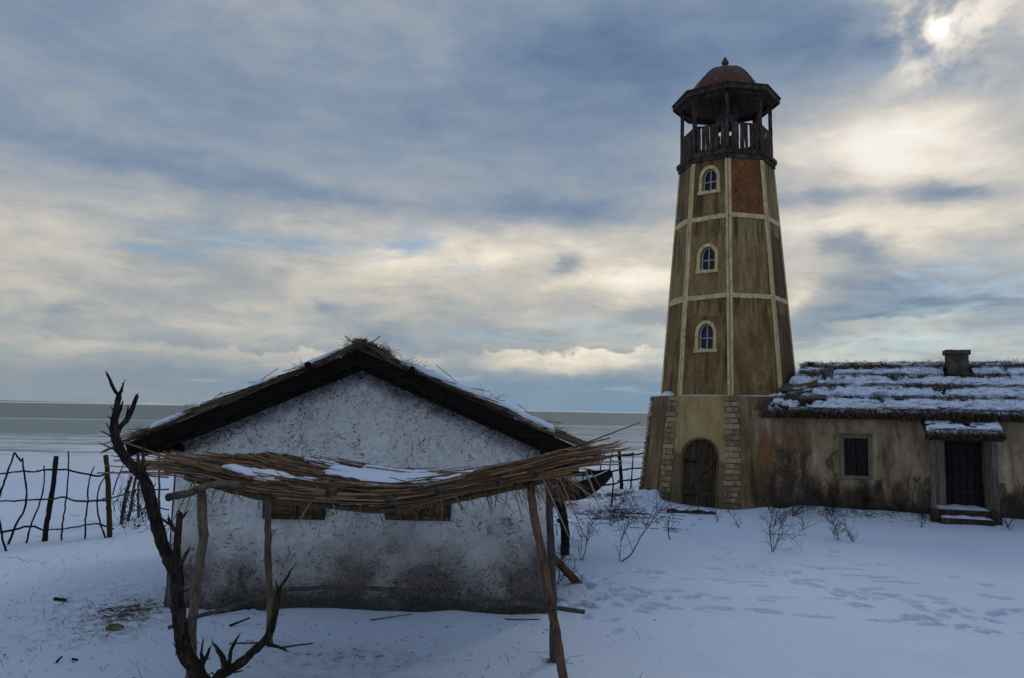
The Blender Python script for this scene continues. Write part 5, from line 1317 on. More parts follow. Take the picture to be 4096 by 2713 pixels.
for (x0, x1, z0, z1) in ((WX0, WX1, WZ0, WZ1), (DX0, DX1, DZ0, DZ1)):       # reveals
    q = [(x0, z0), (x1, z0), (x1, z1), (x0, z1)]
    V = [(x, 0, z) for x, z in q] + [(x, 0.22, z) for x, z in q]
    mb.add(V, [(k, 4 + k, 4 + (k + 1) % 4, (k + 1) % 4) for k in range(4)])
mb.add([(CL, 0, -0.3), (CL, 4.4, -0.3), (CL, 4.4, 2.7), (CL, 2.2, 4.1), (CL, 0, 2.7)], [(0, 1, 2, 3, 4)])
mb.add([(-0.6, 4.4, -0.3), (CL, 4.4, -0.3), (CL, 4.4, 2.7), (-0.6, 4.4, 2.7)], [(3, 2, 1, 0)])
mb.build('wall', MATS['stained_render'], cot, True)

# shuttered window
win = part('window', cot)
for (a_, b_, wd) in (((WX0 - 0.05, WZ0 - 0.09), (WX0 - 0.05, WZ1 + 0.09), 'v'), ((WX1 + 0.05, WZ0 - 0.09), (WX1 + 0.05, WZ1 + 0.09), 'v'), ((WX0 + 0.003, WZ1 + 0.045), (WX1 - 0.003, WZ1 + 0.045), 'h'), ((WX0 + 0.003, WZ0 - 0.045), (WX1 - 0.003, WZ0 - 0.045), 'h')):
    MB().plank((a_[0], -0.008, a_[1]), (b_[0], -0.008, b_[1]), (1, 0, 0) if wd == 'v' else (0, 0, 1), 0.105 if wd == 'v' else 0.088, 0.06, 4, 0.003, rng).build('surround', MATS['render_trim'], win)
MB().plank((WX0 - 0.13, -0.03, WZ1 + 0.105), (WX1 + 0.13, -0.03, WZ1 + 0.105), (0, 0, 1), 0.03, 0.10, 4, 0.003, rng).build('drip_board', MATS['render_trim'], win)
mid = (WX0 + WX1) / 2
for (x0, x1) in ((WX0, mid), (mid, WX1)):
    sh = part('shutter', win)
    for k in range(3):
        wk = (x1 - x0 - 0.012) / 3
        xc = x0 + 0.006 + wk * (k + 0.5)
        MB().plank((xc, 0.09 + rng.uniform(0, 0.006), WZ0 + 0.008), (xc, 0.09 + rng.uniform(0, 0.006), WZ1 - 0.008), (1, 0, 0), wk - 0.008, 0.025, 4, 0.002, rng).build('plank', MATS['shutter_wood'], sh)
    for z_ in (WZ0 + 0.20, WZ1 - 0.28):
        MB().plank((x0 + 0.02, 0.07, z_), (x1 - 0.02, 0.07, z_), (0, 0, 1), 0.045, 0.02, 2, 0.002, rng).build('strap', MATS['shutter_wood'], sh)
# porch
POR = 0.90
porch = part('porch', cot)
for px_ in (3.745, 5.075):
    MB().plank((px_, -POR, 0.0), (px_, -POR, 2.06), (1, 0, 0), 0.115, 0.115, 8, 0.006, rng, bev=0.015).build('post', MATS['grey_wood'], porch)
    MB().plank((px_, -POR, -0.1), (px_, -POR, 0.36), (1, 0, 0), 0.19, 0.19, 3, 0.008, rng, bev=0.02).build('post_foot', MATS['dark_wood'], porch)
MB().plank((3.60, -POR - 0.02, 2.085), (5.28, -POR - 0.02, 2.085), (0, 0, 1), 0.11, 0.10, 5, 0.005, rng).build('beam', MATS['dark_wood'], porch)
for px_ in (3.66, 5.22):
    MB().plank((px_, -POR - 0.2, 2.11), (px_, 0.05, 2.50), (0, 0, 1), 0.10, 0.06, 4, 0.004, rng).build('rafter', MATS['dark_wood'], porch)
MB().prism([(3.58, -1.12, 2.14), (5.30, -1.12, 2.14), (5.36, 0.02, 2.62), (3.70, 0.02, 2.62)], (0, 0, -0.06)).build('thatch_bed', MATS['thatch_bed'], porch)
for px_ in (4.05, 5.11):                                         # door jambs standing proud of the wall
    MB().plank((px_, -0.05, 0.30), (px_, -0.05, 2.35), (1, 0, 0), 0.18, 0.16, 8, 0.004, rng, bev=0.012).build('jamb', MATS['render_trim'], porch)
dr = part('door', cot)
for k in range(5):
    wk = (DX1 - DX0) / 5
    xc = DX0 + wk * (k + 0.5)
    MB().plank((xc, 0.14 + rng.uniform(0, 0.006), DZ0 + 0.01), (xc, 0.14 + rng.uniform(0, 0.006), DZ1), (1, 0, 0), wk - 0.010, 0.035, 5, 0.002, rng).build('plank', MATS['shutter_wood'], dr)
for z_ in (0.72, 1.85):
    MB().plank((DX0 + 0.05, 0.112, z_), (DX1 - 0.05, 0.112, z_), (0, 0, 1), 0.10, 0.025, 3, 0.002, rng).build('brace', MATS['shutter_wood'], dr)
MB().box((DX0 + 0.10, 0.10, 1.25), (0.03, 0.03, 0.12)).build('handle', MATS['black_board'], dr)
for (y0, y1, z0, z1, x0, x1) in ((-1.14, -0.80, -0.12, 0.165, 3.84, 4.99), (-0.80, 0.10, -0.12, 0.335, 3.82, 5.01)):
    MB().plank(((x0), (y0 + y1) / 2, (z0 + z1) / 2), ((x1), (y0 + y1) / 2, (z0 + z1) / 2), (0, 0, 1), z1 - z0, y1 - y0, 6, 0.006, rng, bev=0.015).build('step', MATS['dark_wood'], porch)
    g = []
    for r_ in np.linspace(0, 1, 7):
        row = []
        for k in range(25):
            x = x0 + 0.03 + (x1 - x0 - 0.06) * k / 24
            e_ = math.sin(math.pi * k / 24) ** 0.5 * (0.75 + 0.25 * math.sin(k * 0.7))
            row.append((x, y0 + 0.01 + (y1 - y0 - 0.02) * r_, z1 + 0.004 + 0.05 * e_ * math.sin(min(1.0, r_ * 3) * math.pi / 2)))
        g.append(row)
    MB().grid(np.array(g)).build('snow_patch', MATS['snow'], porch, True)

# thatched roof in courses --------------------------------------------
rf = part('roof', cot)
ey, ez, ry, rz_ = -0.36, 2.66, 2.20, 4.12                       # eave and ridge (outer surface)
slope = (rz_ - ez) / (ry - ey)
def left_edge(t): return -0.30 + 1.15 * t                       # the roof is cut back where it meets the tower
_wx = np.linspace(-1, CL + 1, 400); _wv = (fbm(_wx * 0.9, _wx * 0, 0, 3, 66) - 0.5) * 0.055
def rpt(x, t, up=0.0):
    """t from eave 0 to ridge 1; the courses wander a little"""
    if 0.02 < t < 0.97: t = t + float(np.interp(x + t * 7, _wx, _wv))
    return (x, ey + (ry - ey) * t, ez + (rz_ - ez) * t + up)
# solid bed
P0 = [rpt(left_edge(0), 0, -0.02), rpt(CL + 0.3, 0, -0.02), rpt(CL + 0.3, 1, -0.02), rpt(left_edge(1), 1, -0.02)]
MB().prism(P0, (0, 0, -0.13)).build('thatch_bed', MATS['thatch_bed'], rf)
MB().prism([rpt(left_edge(1), 1, -0.02), rpt(CL + 0.3, 1, -0.02), (CL + 0.3, 2 * ry - ey, ez), (left_edge(1), 2 * ry - ey, ez)], (0, 0, -0.13)).build('thatch_bed', MATS['thatch_bed'], rf)
COURSES = [0.0, 0.235, 0.465, 0.685, 0.875]
for ci, t0 in enumerate(COURSES):
    course = part('thatch_course', rf)
    t1 = (COURSES + [1.03])[ci + 1]
    # fringe of straw ends
    m_ = MB()
    nst = 3800 if ci == 0 else 1900
    lx = np.linspace(-1, CL + 1, 600); ln = fbm(lx * 1.6 + ci * 9, lx * 0 + ci * 3.3, 0, 3, 71)
    for k in range(nst):
        x = rng.uniform(left_edge(t0) + 0.02, CL)
        if rng.rand() < 0.5: x = left_edge(t0) + (x - left_edge(t0)) * 0.72
        # snow buries stretches of the upper courses, more so to the right
        thick = float(np.interp(x, lx, ln))
        if ci > 0 and thick < 0.40 + 0.035 * max(0, x - 1.5): continue
        L = rng.uniform(0.10, 0.30); a_ = rng.normal(0, 0.24)
        lift = rng.uniform(-0.13, 0.075) if ci == 0 else rng.uniform(0.01, 0.125)
        tt = t0 + rng.normal(-0.005, 0.014)
        r_ = rng.uniform(0.003, 0.0065)
        p0 = np.array(rpt(x, tt, lift)) ; dn = np.array((math.sin(a_), (ry - ey), (rz_ - ez)))
        dn = np.array((math.sin(a_) * 1.0, 0.868, 0.497)); 
        m_.tube([p0 - dn * 0.05 + np.array((0, 0, -0.02)), p0 + dn * L * 0.6], [r_, r_], 3, rng.rand())
    for k in range(430 if ci else 560):                          # dark loose grass along the top of the fringe
        x = rng.uniform(left_edge(t0), CL * 0.95)
        y_t = t0 + (rng.normal(0.035, 0.016) if rng.rand() < 0.8 else rng.uniform(0.03, 0.18))
        if y_t > 0.965: continue
        L = rng.uniform(0.10, 0.40); a_ = rng.normal(0, 0.28)
        q0 = np.array(rpt(x, y_t, 0.050 + rng.uniform(0, 0.03)))
        q1 = np.array(rpt(x + math.cos(a_) * L, min(y_t + math.sin(a_) * L * 0.25, 0.97), 0.06 + rng.uniform(-0.01, 0.045)))
        m_.tube([q0, (q0 + q1) / 2 + np.array((0, 0, rng.uniform(0, 0.02))), q1], 0.004, 3, rng.uniform(0, 0.45), cap=False)
    for k in range(230):                                          # single stalks poking through the snow
        x = rng.uniform(left_edge(t0) + 0.1, CL * 0.95); tt = rng.uniform(t0 + 0.05, min(t1, 0.98))
        p0 = np.array(rpt(x, tt, 0.0)); L = rng.uniform(0.06, 0.16)
        m_.tube([p0, p0 + np.array((rng.normal(0, 0.5), -0.6, 0.55)) * L], 0.0042, 3, rng.uniform(0.3, 1), cap=False)
    stuff(m_.build('straw_fringe', MATS['thatch_straw'], course))
    # snow between this fringe and the next
    nu, nt_ = 300, 16
    U = np.linspace(0, 1, nu); T_ = np.linspace(0, 1, nt_)
    UU, TT = np.meshgrid(U, T_)
    tt = t0 + 0.012 + (t1 - t0 + 0.01) * TT
    xx = (left_edge(0) + 1.15 * tt + 0.03) + UU * (CL + 0.25 - (left_edge(0) + 1.15 * tt + 0.03))
    wob = np.interp(xx + tt * 7, _wx, _wv) * ((tt > 0.02) & (tt < 0.97))
    tt = tt + wob
    cov = fbm(xx * 3.2, tt * 16, 0, 5, 80 + ci, 0.6) + 0.018 * np.minimum(xx, 5)
    line = fbm(xx * 1.6 + ci * 9, xx * 0 + ci * 3.3, 0, 3, 71)
    gapz = 0.075 * (line > 0).astype(float) * sstep(0.52 - (line - 0.40) * 0, 0, 1)
    low = sstep(TT, 0.08, 0.22 + 0.30 * fbm(xx * 3.5, xx * 0, 0, 3, 90 + ci))
    if ci == len(COURSES) - 1: low = low * sstep(TT, 0.85 + 0.1 * fbm(xx * 4, xx * 0, 0, 2, 93), 0.45)
    low = np.where(line < 0.40 + 0.035 * np.maximum(0, xx - 1.5), np.maximum(low, 0.68), low)
    hg = -0.05 + 0.115 * sstep(cov, 0.37, 0.50) * low
    hg = hg - 0.05 * sstep(TT, 0.93, 1.0) + (fbm(xx * 9, tt * 40, 0, 3, 95) - 0.5) * 0.06
    P_ = np.stack([xx, ey + (ry - ey) * tt, ez + (rz_ - ez) * tt + hg], 2)
    MB().grid(P_).build('snow_cover', MATS['snow'], course, True)
# ridge grass
m_ = MB()
for k in range(2600):
    x = rng.uniform(left_edge(1) - 0.05, CL)
    q0 = np.array(rpt(x, 1.0 + rng.normal(-0.015, 0.02), 0.015)); L = rng.uniform(0.05, 0.22)
    d = np.array((rng.normal(0, 1.0), rng.normal(0, 0.4), abs(rng.normal(0.10, 0.20)))); d /= np.linalg.norm(d)
    m_.tube([q0, q0 + d * L * 0.6, q0 + d * L + np.array((0, 0, -0.02))], 0.0045, 3, rng.uniform(0, 0.6), cap=False)
for k in range(30):
    x = rng.uniform(left_edge(1), CL)
    q0 = np.array(rpt(x, 1.0, 0.02)); 
    m_.tube([q0, q0 + np.array((rng.normal(0, 0.06), 0, rng.uniform(0.06, 0.20)))], 0.003, 3, 0.3, cap=False)
stuff(m_.build('ridge_grass', MATS['dark_straw'], rf))
# reeds at the cut-back end beside the tower
m_ = MB()
for k in range(420):
    t_ = rng.rand() ** 1.6 * 0.5
    p0 = np.array(rpt(left_edge(t_) + rng.uniform(-0.10, 0.35), t_ - rng.uniform(0.0, 0.06), rng.uniform(-0.10, 0.06)))
    dn = np.array((0.35 + rng.normal(0, 0.18), 0.80, 0.45))
    m_.tube([p0 - dn * 0.12, p0 + dn * rng.uniform(0.1, 0.25)], rng.uniform(0.004, 0.0065), 3, rng.rand())
stuff(m_.build('straw_fringe', MATS['thatch_straw'], rf))
# porch thatch and snow
m_ = MB()
for k in range(900):
    x = rng.uniform(3.60, 5.30); L = rng.uniform(0.12, 0.24); a_ = rng.normal(0, 0.22)
    p0 = np.array((x, -1.12 + rng.normal(-0.02, 0.03), 2.15 + rng.uniform(-0.07, 0.06)))
    dn = np.array((math.sin(a_), 0.90, 0.42 + rng.normal(0, 0.08)))
    m_.tube([p0 - dn * 0.05, p0 + dn * L], rng.uniform(0.003, 0.006), 3, rng.rand())
for k in range(230):
    x = rng.uniform(3.62, 5.30); t_ = rng.choice([0.18, 0.22, 0.5, 0.62, 0.8]) + rng.normal(0, 0.03); L = rng.uniform(0.08, 0.35); a_ = rng.normal(0, 0.3)
    q0 = np.array((x, -1.12 + 1.14 * t_, 2.14 + 0.48 * t_ + 0.065)); q1 = q0 + np.array((math.cos(a_) * L, math.sin(a_) * L * 0.6, math.sin(a_) * L * 0.3 + rng.uniform(-0.01, 0.02)))
    if not (3.6 < q1[0] < 5.35): continue
    m_.tube([q0, q1], 0.0038, 3, rng.uniform(0, 0.5), cap=False)
stuff(m_.build('straw_fringe', MATS['thatch_straw'], porch))
UU, TT = np.meshgrid(np.linspace(0, 1, 110), np.linspace(0, 1, 34))
x0_, x1_ = 3.61 + 0.10 * TT, 5.29 + 0.05 * TT
xx = x0_ + UU * (x1_ - x0_)
cov = fbm(xx * 3.0, TT * 6, 0, 4, 99)
hg = -0.05 + 0.115 * sstep(cov, 0.36, 0.50) * sstep(TT, 0.04, 0.16) * (1 - 0.8 * np.exp(-((TT - 0.20) / 0.035) ** 2))
hg = hg - 0.03 * (sstep(UU, 0.03, 0.0) + sstep(UU, 0.97, 1.0))
MB().grid(np.stack([xx, -1.12 + 1.14 * TT, 2.14 + 0.48 * TT + hg], 2)).build('snow_cover', MATS['snow'], porch, True)

# chimney
chim = part('chimney', cot)
m_ = MB()
cx_, cy_ = 4.81, 1.72
for (h0, h1, wd) in ((3.3, 4.33, 0.25),):
    V = []
    for z, q in ((h0, 0.262), (h1 - 0.3, 0.252), (h1, 0.250)):
        V += [(cx_ - q, cy_ - q, z), (cx_ + q, cy_ - q, z), (cx_ + q, cy_ + q, z), (cx_ - q, cy_ + q, z)]
    m_.add(V, [(i * 4 + k, i * 4 + (k + 1) % 4, (i + 1) * 4 + (k + 1) % 4, (i + 1) * 4 + k) for i in range(2) for k in range(4)] + [(8, 9, 10, 11)])
m_.build('stack', MATS['chimney_render'], chim)
MB().plank((cx_ - 0.30, cy_, 4.40), (cx_ + 0.30, cy_, 4.40), (0, 0, 1), 0.13, 0.60, 4, 0.006, rng, bev=0.02).build('coping', MATS['chimney_render'], chim)
MB().prism([rpt(cx_ - 0.36, 0.70, 0.02), rpt(cx_ + 0.40, 0.70, 0.02), rpt(cx_ + 0.34, 0.84, 0.06), rpt(cx_ - 0.34, 0.84, 0.06)], (0, 0, 0.05)).build('flashing', MATS['black_board'], chim)

# old boards lying on the thatch against the tower -----------------------
rng = np.random.RandomState(23)
c_, s_ = math.cos(HOUSE_R), math.sin(HOUSE_R)
def house_world(p): return (HOUSE_O[0] + p[0] * c_ - p[1] * s_, HOUSE_O[1] + p[0] * s_ + p[1] * c_, p[2])
def warped(x0, t0, x1, t1, wd, up, sag, label):
    g = []
    for j in range(6):
        v_ = (j / 5 - 0.5) * wd
        row = []
        for k in range(15):
            f_ = k / 14
            t_ = t0 + (t1 - t0) * f_
            rag = rng.normal(0, 0.02) if j in (0, 5) else 0
            p_ = np.array(rpt(x0 + (x1 - x0) * f_, t_, up - sag * math.sin(f_ * math.pi) + 0.05 * (f_ - 0.5) ** 2))
            row.append(house_world(p_ + np.array((0, 0.70, 0.62)) * (v_ + rag) + np.array((0, -0.02, 0.03)) * math.cos(j)))
        g.append(row)
    g = np.array(g); o_ = g[0, 7].copy()
    top = g - o_
    m = MB().grid(top)
    m.grid((top - np.array((0, 0, 0.02)))[:, ::-1])
    for e_ in (top[0], top[-1][::-1], top[:, 0][::-1], top[:, -1]):
        m.grid(np.array([e_ - np.array((0, 0, 0.02)), e_]))
    ob = m.build('warped_board', MATS['warped_wood'], None, False, tuple(o_))
    tag(ob, label, 'board', 'old boards on the cottage roof')
warped(0.22, 0.37, 1.18, 0.50, 0.26, 0.14, 0.05, 'broad curled grey board lying on thatch beside the lighthouse')
warped(0.30, 0.29, 1.02, 0.36, 0.12, 0.09, 0.03, 'narrow grey board tucked under the curled board on the thatch')
warped(0.70, 0.76, 1.45, 0.78, 0.13, 0.09, 0.02, 'dark snow-streaked board near the ridge beside the lighthouse')

# ================================================================== reed-roofed shelter in front of the hut
rng = np.random.RandomState(29)
SL0 = (-0.85, 7.6, 0.0)
shel = thing('reed_shelter', 'open shelter of crooked poles carrying a sagging snowy reed roof', 'shelter', SL0)
def pole(mb_, pts, r0, r1=None, n=9, step=0.07, jit=0.05, rg=None, tint=0.5):
    r1 = r0 if r1 is None else r1
    rr = np.linspace(r0, r1, len(pts)) if np.isscalar(r0) else r0
    p, r = catmull(pts, rr, step)
    rg = rg or rng
    p = p + rg.normal(0, 0.0025, p.shape)
    return mb_.tube(p, r * (1 + rg.normal(0, jit * 0.6, len(r))), n, tint, jit, rg)
for k, ((pts, r_), mt) in enumerate(zip(SH_POSTS, ('post_bark', 'rust_bark', 'post_bark', 'grey_bark'))):
    pts = rel(pts, SL0)
    pts[-1] = (pts[-1][0], pts[-1][1], -0.15)
    o_ = pole(MB(), pts, r_, r_ * (1.12 if k != 2 else 0.95), 11).build('post', MATS[mt], shel, True)
pole(MB(), [(p[0], p[1], p[2] - 0.015) for p in rel(SH_BEAM, SL0)], 0.031, 0.034, 9).build('front_beam', MATS['mossy_bark'], shel, True)
_bx, _bz = [p[0] for p in SH_BEAM], [p[2] for p in SH_BEAM]
def z_front(x): return float(np.interp(x, _bx, _bz))
def z_back(x): return float(np.interp(x, [-3.4, -2.82, -2.58, -2.15, -1.74, -1.19, -0.65, -0.1, 0.4, 1.2], [1.94, 1.97, 2.02, 1.98, 1.93, 1.85, 1.85, 1.91, 1.99, 2.03]))
def roof_z(x, y):
    f_ = (y - 6.85) / (8.4 - 6.85)
    return z_front(x) * (1 - f_) + z_back(x) * f_ + 0.055 * (1 - f_)
bx = [(x, 8.40, z_back(x) - 0.03) for x in np.linspace(-2.95, 0.75, 9)]
pole(MB(), rel(bx, SL0), 0.032, 0.030, 9).build('back_beam', MATS['grey_bark'], shel, True)
for (ex, ey_, ezz) in SH_ENDS:
    ey_ -= 0.07; y0 = ey_
    pts = [(ex + 0.02 * (y - y0), y, (ezz if y < 6.9 else 0) + ((ezz + (z_back(ex) - 0.0 - ezz) * (y - y0) / (8.5 - y0)) if y >= 6.9 else 0)) for y in np.linspace(y0, 8.55, 6)]
    pole(MB(), rel(pts, SL0), 0.032, 0.026, 10).build('cross_pole', MATS['grey_bark'], shel, True)
    n3 = MB()
    a_ = np.linspace(0, 2 * math.pi, 13)[:-1]
    c0 = np.array((ex - SL0[0], ey_ - SL0[1] - 0.003, ezz - SL0[2]))
    n3.add([c0 + np.array((0.026 * math.cos(q), 0, 0.026 * math.sin(q))) for q in a_] + [c0 + np.array((0.026 * math.cos(q), 0.02, 0.026 * math.sin(q))) for q in a_], [tuple(range(12))] + [(k, 12 + k, 12 + (k + 1) % 12, (k + 1) % 12) for k in range(12)])
    n3.build('cut_end', MATS['cut_end'], shel)
pole(MB(), rel([(-2.66, 6.62, 1.885), (-2.45, 6.75, 1.93), (-2.1, 6.9, 1.86)], SL0), 0.028, 0.022, 9).build('cross_pole', MATS['post_bark'], shel, True)
pole(MB(), rel(SH_RAIL, SL0), 0.017, 0.020, 9, 0.08, 0.04).build('hand_rail', MATS['grey_bark'], shel, True)

# reeds: laid along the shelter, fanned out at both ends
reeds = MB()
def reed(xc, y, L, h, tilt, yaw, r_, tint, fan=0.0):
    pts = []
    n_ = 5
    for k in range(n_):
        s_ = (k / (n_ - 1) - 0.5) * L
        x = xc + s_ * math.cos(yaw); yy = y + s_ * math.sin(yaw)
        xr = min(max(x, -2.85), 0.42)
        z = roof_z(xr, yy) + h + tilt * s_
        if x > 0.42: z += (x - 0.42) * (0.16 + fan)
        if x < -2.85: z += (-2.85 - x) * (0.04 + fan)
        pts.append((x - SL0[0], yy - SL0[1], z))
    reeds.tube(pts, [r_, r_, r_ * 0.95, r_ * 0.85, r_ * 0.6] if rng.rand() < 0.5 else [r_ * 0.6, r_ * 0.85, r_, r_, r_], 4, tint)
for k in range(1050):
    y = rng.uniform(6.80, 8.52)
    L = rng.uniform(0.9, 2.2)
    xc = rng.uniform(-3.15 + L / 2, 0.75 - L / 2)
    if -2.2 < xc < -0.3 and y > 7.3 and rng.rand() < 0.35: continue
    reed(xc, y, L, rng.uniform(-0.01, 0.06), rng.normal(0, 0.03), rng.normal(0.0, 0.09), rng.uniform(0.0035, 0.0078), rng.beta(1.2, 1.5), rng.normal(0, 0.04))
for k in range(620):                                            # thick front edge
    y = rng.normal(6.84, 0.05); L = rng.uniform(0.8, 2.2)
    xc = rng.uniform(-2.15 + L / 2, 0.75 - L / 2 + 0.1)
    reed(xc, y, L, rng.uniform(-0.005, 0.105), rng.normal(0, 0.032), rng.normal(0, 0.06), rng.uniform(0.0035, 0.008), rng.beta(1.3, 1.5), rng.normal(0, 0.05))
for k in range(90):                                             # fan at the end towards the lighthouse
    y = rng.uniform(6.75, 7.6); L = rng.uniform(0.7, 1.4)
    xc = rng.uniform(0.10, 0.50)
    reed(xc, y, L, rng.uniform(0.02, 0.15), 0.0, rng.normal(0.0, 0.10), rng.uniform(0.005, 0.0075), rng.uniform(0.25, 1), rng.normal(0.0, 0.085))
for k in range(90):                                             # fan at the end towards the fence
    y = rng.uniform(6.85, 8.2); L = rng.uniform(0.6, 1.5)
    xc = rng.uniform(-3.0, -2.6)
    reed(xc, y, L, rng.uniform(-0.05, 0.06), 0.0, rng.normal(0.0, 0.07), rng.uniform(0.005, 0.0075), rng.uniform(0.3, 1), rng.normal(0.02, 0.09))
for k in range(480):                                            # bundle laid slantwise from the back
    f_ = rng.rand()
    L = rng.uniform(0.6, 1.3)
    xc = -2.75 + 0.95 * f_ + rng.normal(0, 0.10); y = 8.15 - 0.55 * f_ + rng.normal(0, 0.16)
    reed(xc, min(y, 8.4), L, rng.uniform(0.0, 0.085), rng.normal(-0.02, 0.03), rng.normal(-0.50, 0.16), rng.uniform(0.005, 0.007), rng.uniform(0, 0.85))
for k in range(230):                                            # short broken pieces lying across the bundle
    L = rng.uniform(0.12, 0.5); xc = rng.uniform(-2.9, 0.5); y = rng.uniform(6.75, 8.4)
    if y > 7.3 and -2.0 < xc < 0.0: continue
    reed(xc, y, L, rng.uniform(0.02, 0.13) if y < 6.95 else rng.uniform(0.02, 0.07), rng.normal(0, 0.12), rng.normal(0, 0.35), rng.uniform(0.003, 0.006), rng.rand())
stuff(reeds.build('reed_thatch', MATS['reed'], shel))
bits = MB()                                                      # broken leaves hanging below
for k in range(130):
    x = rng.uniform(-2.8, 0.6); y = rng.uniform(6.8, 7.2); L = rng.uniform(0.06, 0.26)
    a_ = rng.normal(0.3, 0.5)
    q0 = np.array((x, y, roof_z(x, y) - 0.02)); q1 = q0 + np.array((math.sin(a_), rng.normal(0, 0.2), -math.cos(a_))) * L
    bits.tube([q0 - SL0, (q0 + q1) / 2 - SL0 + rng.normal(0, 0.008, 3), q1 - SL0], [0.004, 0.0035, 0.002], 3, rng.uniform(0.2, 0.9), cap=False)
for k in range(60):
    x = rng.normal(0.28, 0.16); q0 = np.array((x, 6.95, roof_z(min(x, .42), 6.95) - 0.03)); L = rng.uniform(0.15, 0.42); a_ = rng.normal(0.6, 0.25)
    q1 = q0 + np.array((math.sin(a_), rng.normal(0, 0.1), -math.cos(a_))) * L
    bits.tube([q0 - SL0, q1 - SL0], [0.004, 0.002], 3, rng.uniform(0.4, 0.9), cap=False)
stuff(bits.build('hanging_leaves', MATS['reed'], shel))
for pts in SH_HANG:
    MB().tube(rel(pts, SL0), [0.0065, 0.006, 0.004], 5, rng.uniform(0.55, 1)).build('loose_reed', MATS['reed'], shel)
# snow lying on the reeds
for (x0, x1, y0, y1, th_, sd_) in ((-2.75, -1.70, 6.95, 7.45, 0.085, 1), (-2.00, -0.60, 7.35, 8.42, 0.100, 2), (-1.75, -1.2, 6.95, 7.2, 0.085, 3), (-1.2, 0.05, 7.55, 8.35, 0.078, 4), (-2.25, -1.75, 8.0, 8.40, 0.09, 6)):
    UU, TT = np.meshgrid(np.linspace(0, 1, 60), np.linspace(0, 1, 30))
    xx, yy = x0 + (x1 - x0) * UU, y0 + (y1 - y0) * TT
    e_ = np.sqrt(((UU - 0.5) * 2) ** 2 + ((TT - 0.5) * 2) ** 2) + (fbm(xx * 3, yy * 9, 0, 4, 200 + sd_) - 0.5) * 1.1
    zz = np.vectorize(roof_z)(xx, yy) + (th_ + 0.035) * (1 - sstep(e_, 0.72, 1.0)) - 0.04 + (fbm(xx * 12, yy * 12, 0, 3, 207) - 0.5) * 0.03
    MB().grid(np.stack([xx - SL0[0], yy - SL0[1], zz], 2)).build('snow_patch', MATS['snow'], shel, True)

# ================================================================== dead tree in front
rng = np.random.RandomState(37)
TL = (DEAD_TREE[0][1][0][0][0], DEAD_TREE[0][1][0][0][1], 0.0)
tree = thing('dead_tree', 'bare black dead tree with broken limbs left of the shelter', 'tree', TL)
trunk_o = None
for (nm, (pts, rad)) in DEAD_TREE:
    pts = [tuple(p) for p in pts]
    rad = list(rad)
    if nm == 'trunk':
        pts = [(pts[0][0] + 0.03, pts[0][1] + 0.02, -0.15)] + pts
        rad = [rad[0] * 1.25] + rad
    p = rel(pts, TL)
    q, r = catmull(p, rad, 0.035 if nm != 'twig' else 0.05)
    q = q + rng.normal(0, 0.0013 if nm != 'twig' else 0.001, q.shape)
    r = r * 1.10 * (1 + rng.normal(0, 0.05, len(r)))
    m_ = MB().tube(q, r, 14 if nm != 'twig' else 6, 0.5, 0.09, rng)
    if nm == 'trunk':                                            # bark ridges and knots
        for k in range(60):
            i_ = rng.randint(3, len(q) - 2); a_ = rng.uniform(0, 2 * math.pi)
            d_ = np.array((math.cos(a_), math.sin(a_), 0.2)); c0 = q[i_] + d_ * r[i_] * 0.9
            m_.tube([c0, c0 + d_ * rng.uniform(0.008, 0.03) + np.array((0, 0, 0.02))], [0.007, 0.002], 4)
    elif nm == 'branch' and len(pts) > 2 and rng.rand() < 0.9:    # splintered tip
        for k in range(5):
            d_ = q[-1] - q[-3]; d_ = d_ / np.linalg.norm(d_) + rng.normal(0, 0.25, 3)
            m_.tube([q[-1] - d_ * 0.01 + rng.normal(0, r[-1] * 0.5, 3), q[-1] + d_ * rng.uniform(0.01, 0.035)], [r[-1] * 0.4, 0.001], 4)
    m_.build(nm, MATS['dead_bark'], tree, True)

# ================================================================== stick fences
def fence(name, label, data, mats, group=None):
    loc = (data[0][1][0][0], data[0][1][0][1], 0.0)
    f_ = thing(name, label, 'fence', loc, 0, group)
    for k, (nm, pts, r_) in enumerate(data):
        p = [tuple(q) for q in pts]
        if nm != 'rail':
            lo = 0 if p[0][2] < p[-1][2] else -1
            if p[lo][2] < 0.35:
                p[lo] = (p[lo][0], p[lo][1], gz(p[lo][0], p[lo][1]) - 0.06)
        p = rel(p, loc)
        if p[0][2] > p[-1][2]: p = p[::-1]
        m_ = MB()
        q, r = catmull(p, np.linspace(r_ * 1.08, r_ * (0.9 if nm == 'post' else 0.75), len(p)), 0.07)
        q = q + rng.normal(0, 0.004, q.shape)
        m_.tube(q, r * (1 + rng.normal(0, 0.06, len(r))), 9 if nm == 'post' else 6, 0.5, 0.06, rng)
        for j in range(5 if nm == 'rail' else 3):                # cut twig stubs
            i_ = rng.randint(1, len(q) - 1); d_ = rng.normal(0, 1, 3); d_ /= np.linalg.norm(d_)
            m_.tube([q[i_], q[i_] + d_ * (r_ + rng.uniform(0.01, 0.04))], [r_ * 0.35, r_ * 0.2], 4)
        m_.build(nm, MATS[mats(nm, k)], f_, True)
    return f_
fence('stick_fence', 'rough stick fence of dark poles standing in snow at the left', FENCE_FRONT, lambda nm, k: 'olive_bark' if k == 1 else ('pale_fence_bark' if nm == 'rail' and k % 2 else 'fence_bark'), 'stick fences')
fence('stick_fence', 'leaning pale stick fence running back behind the dead tree', FENCE_BACK, lambda nm, k: 'pale_fence_bark' if k not in (0, 1) else 'grey_bark', 'stick fences')
fence('stick_fence', 'thin dark stick fence between the boat and the lighthouse', FENCE_SHORE, lambda nm, k: 'fence_bark', 'stick fences')

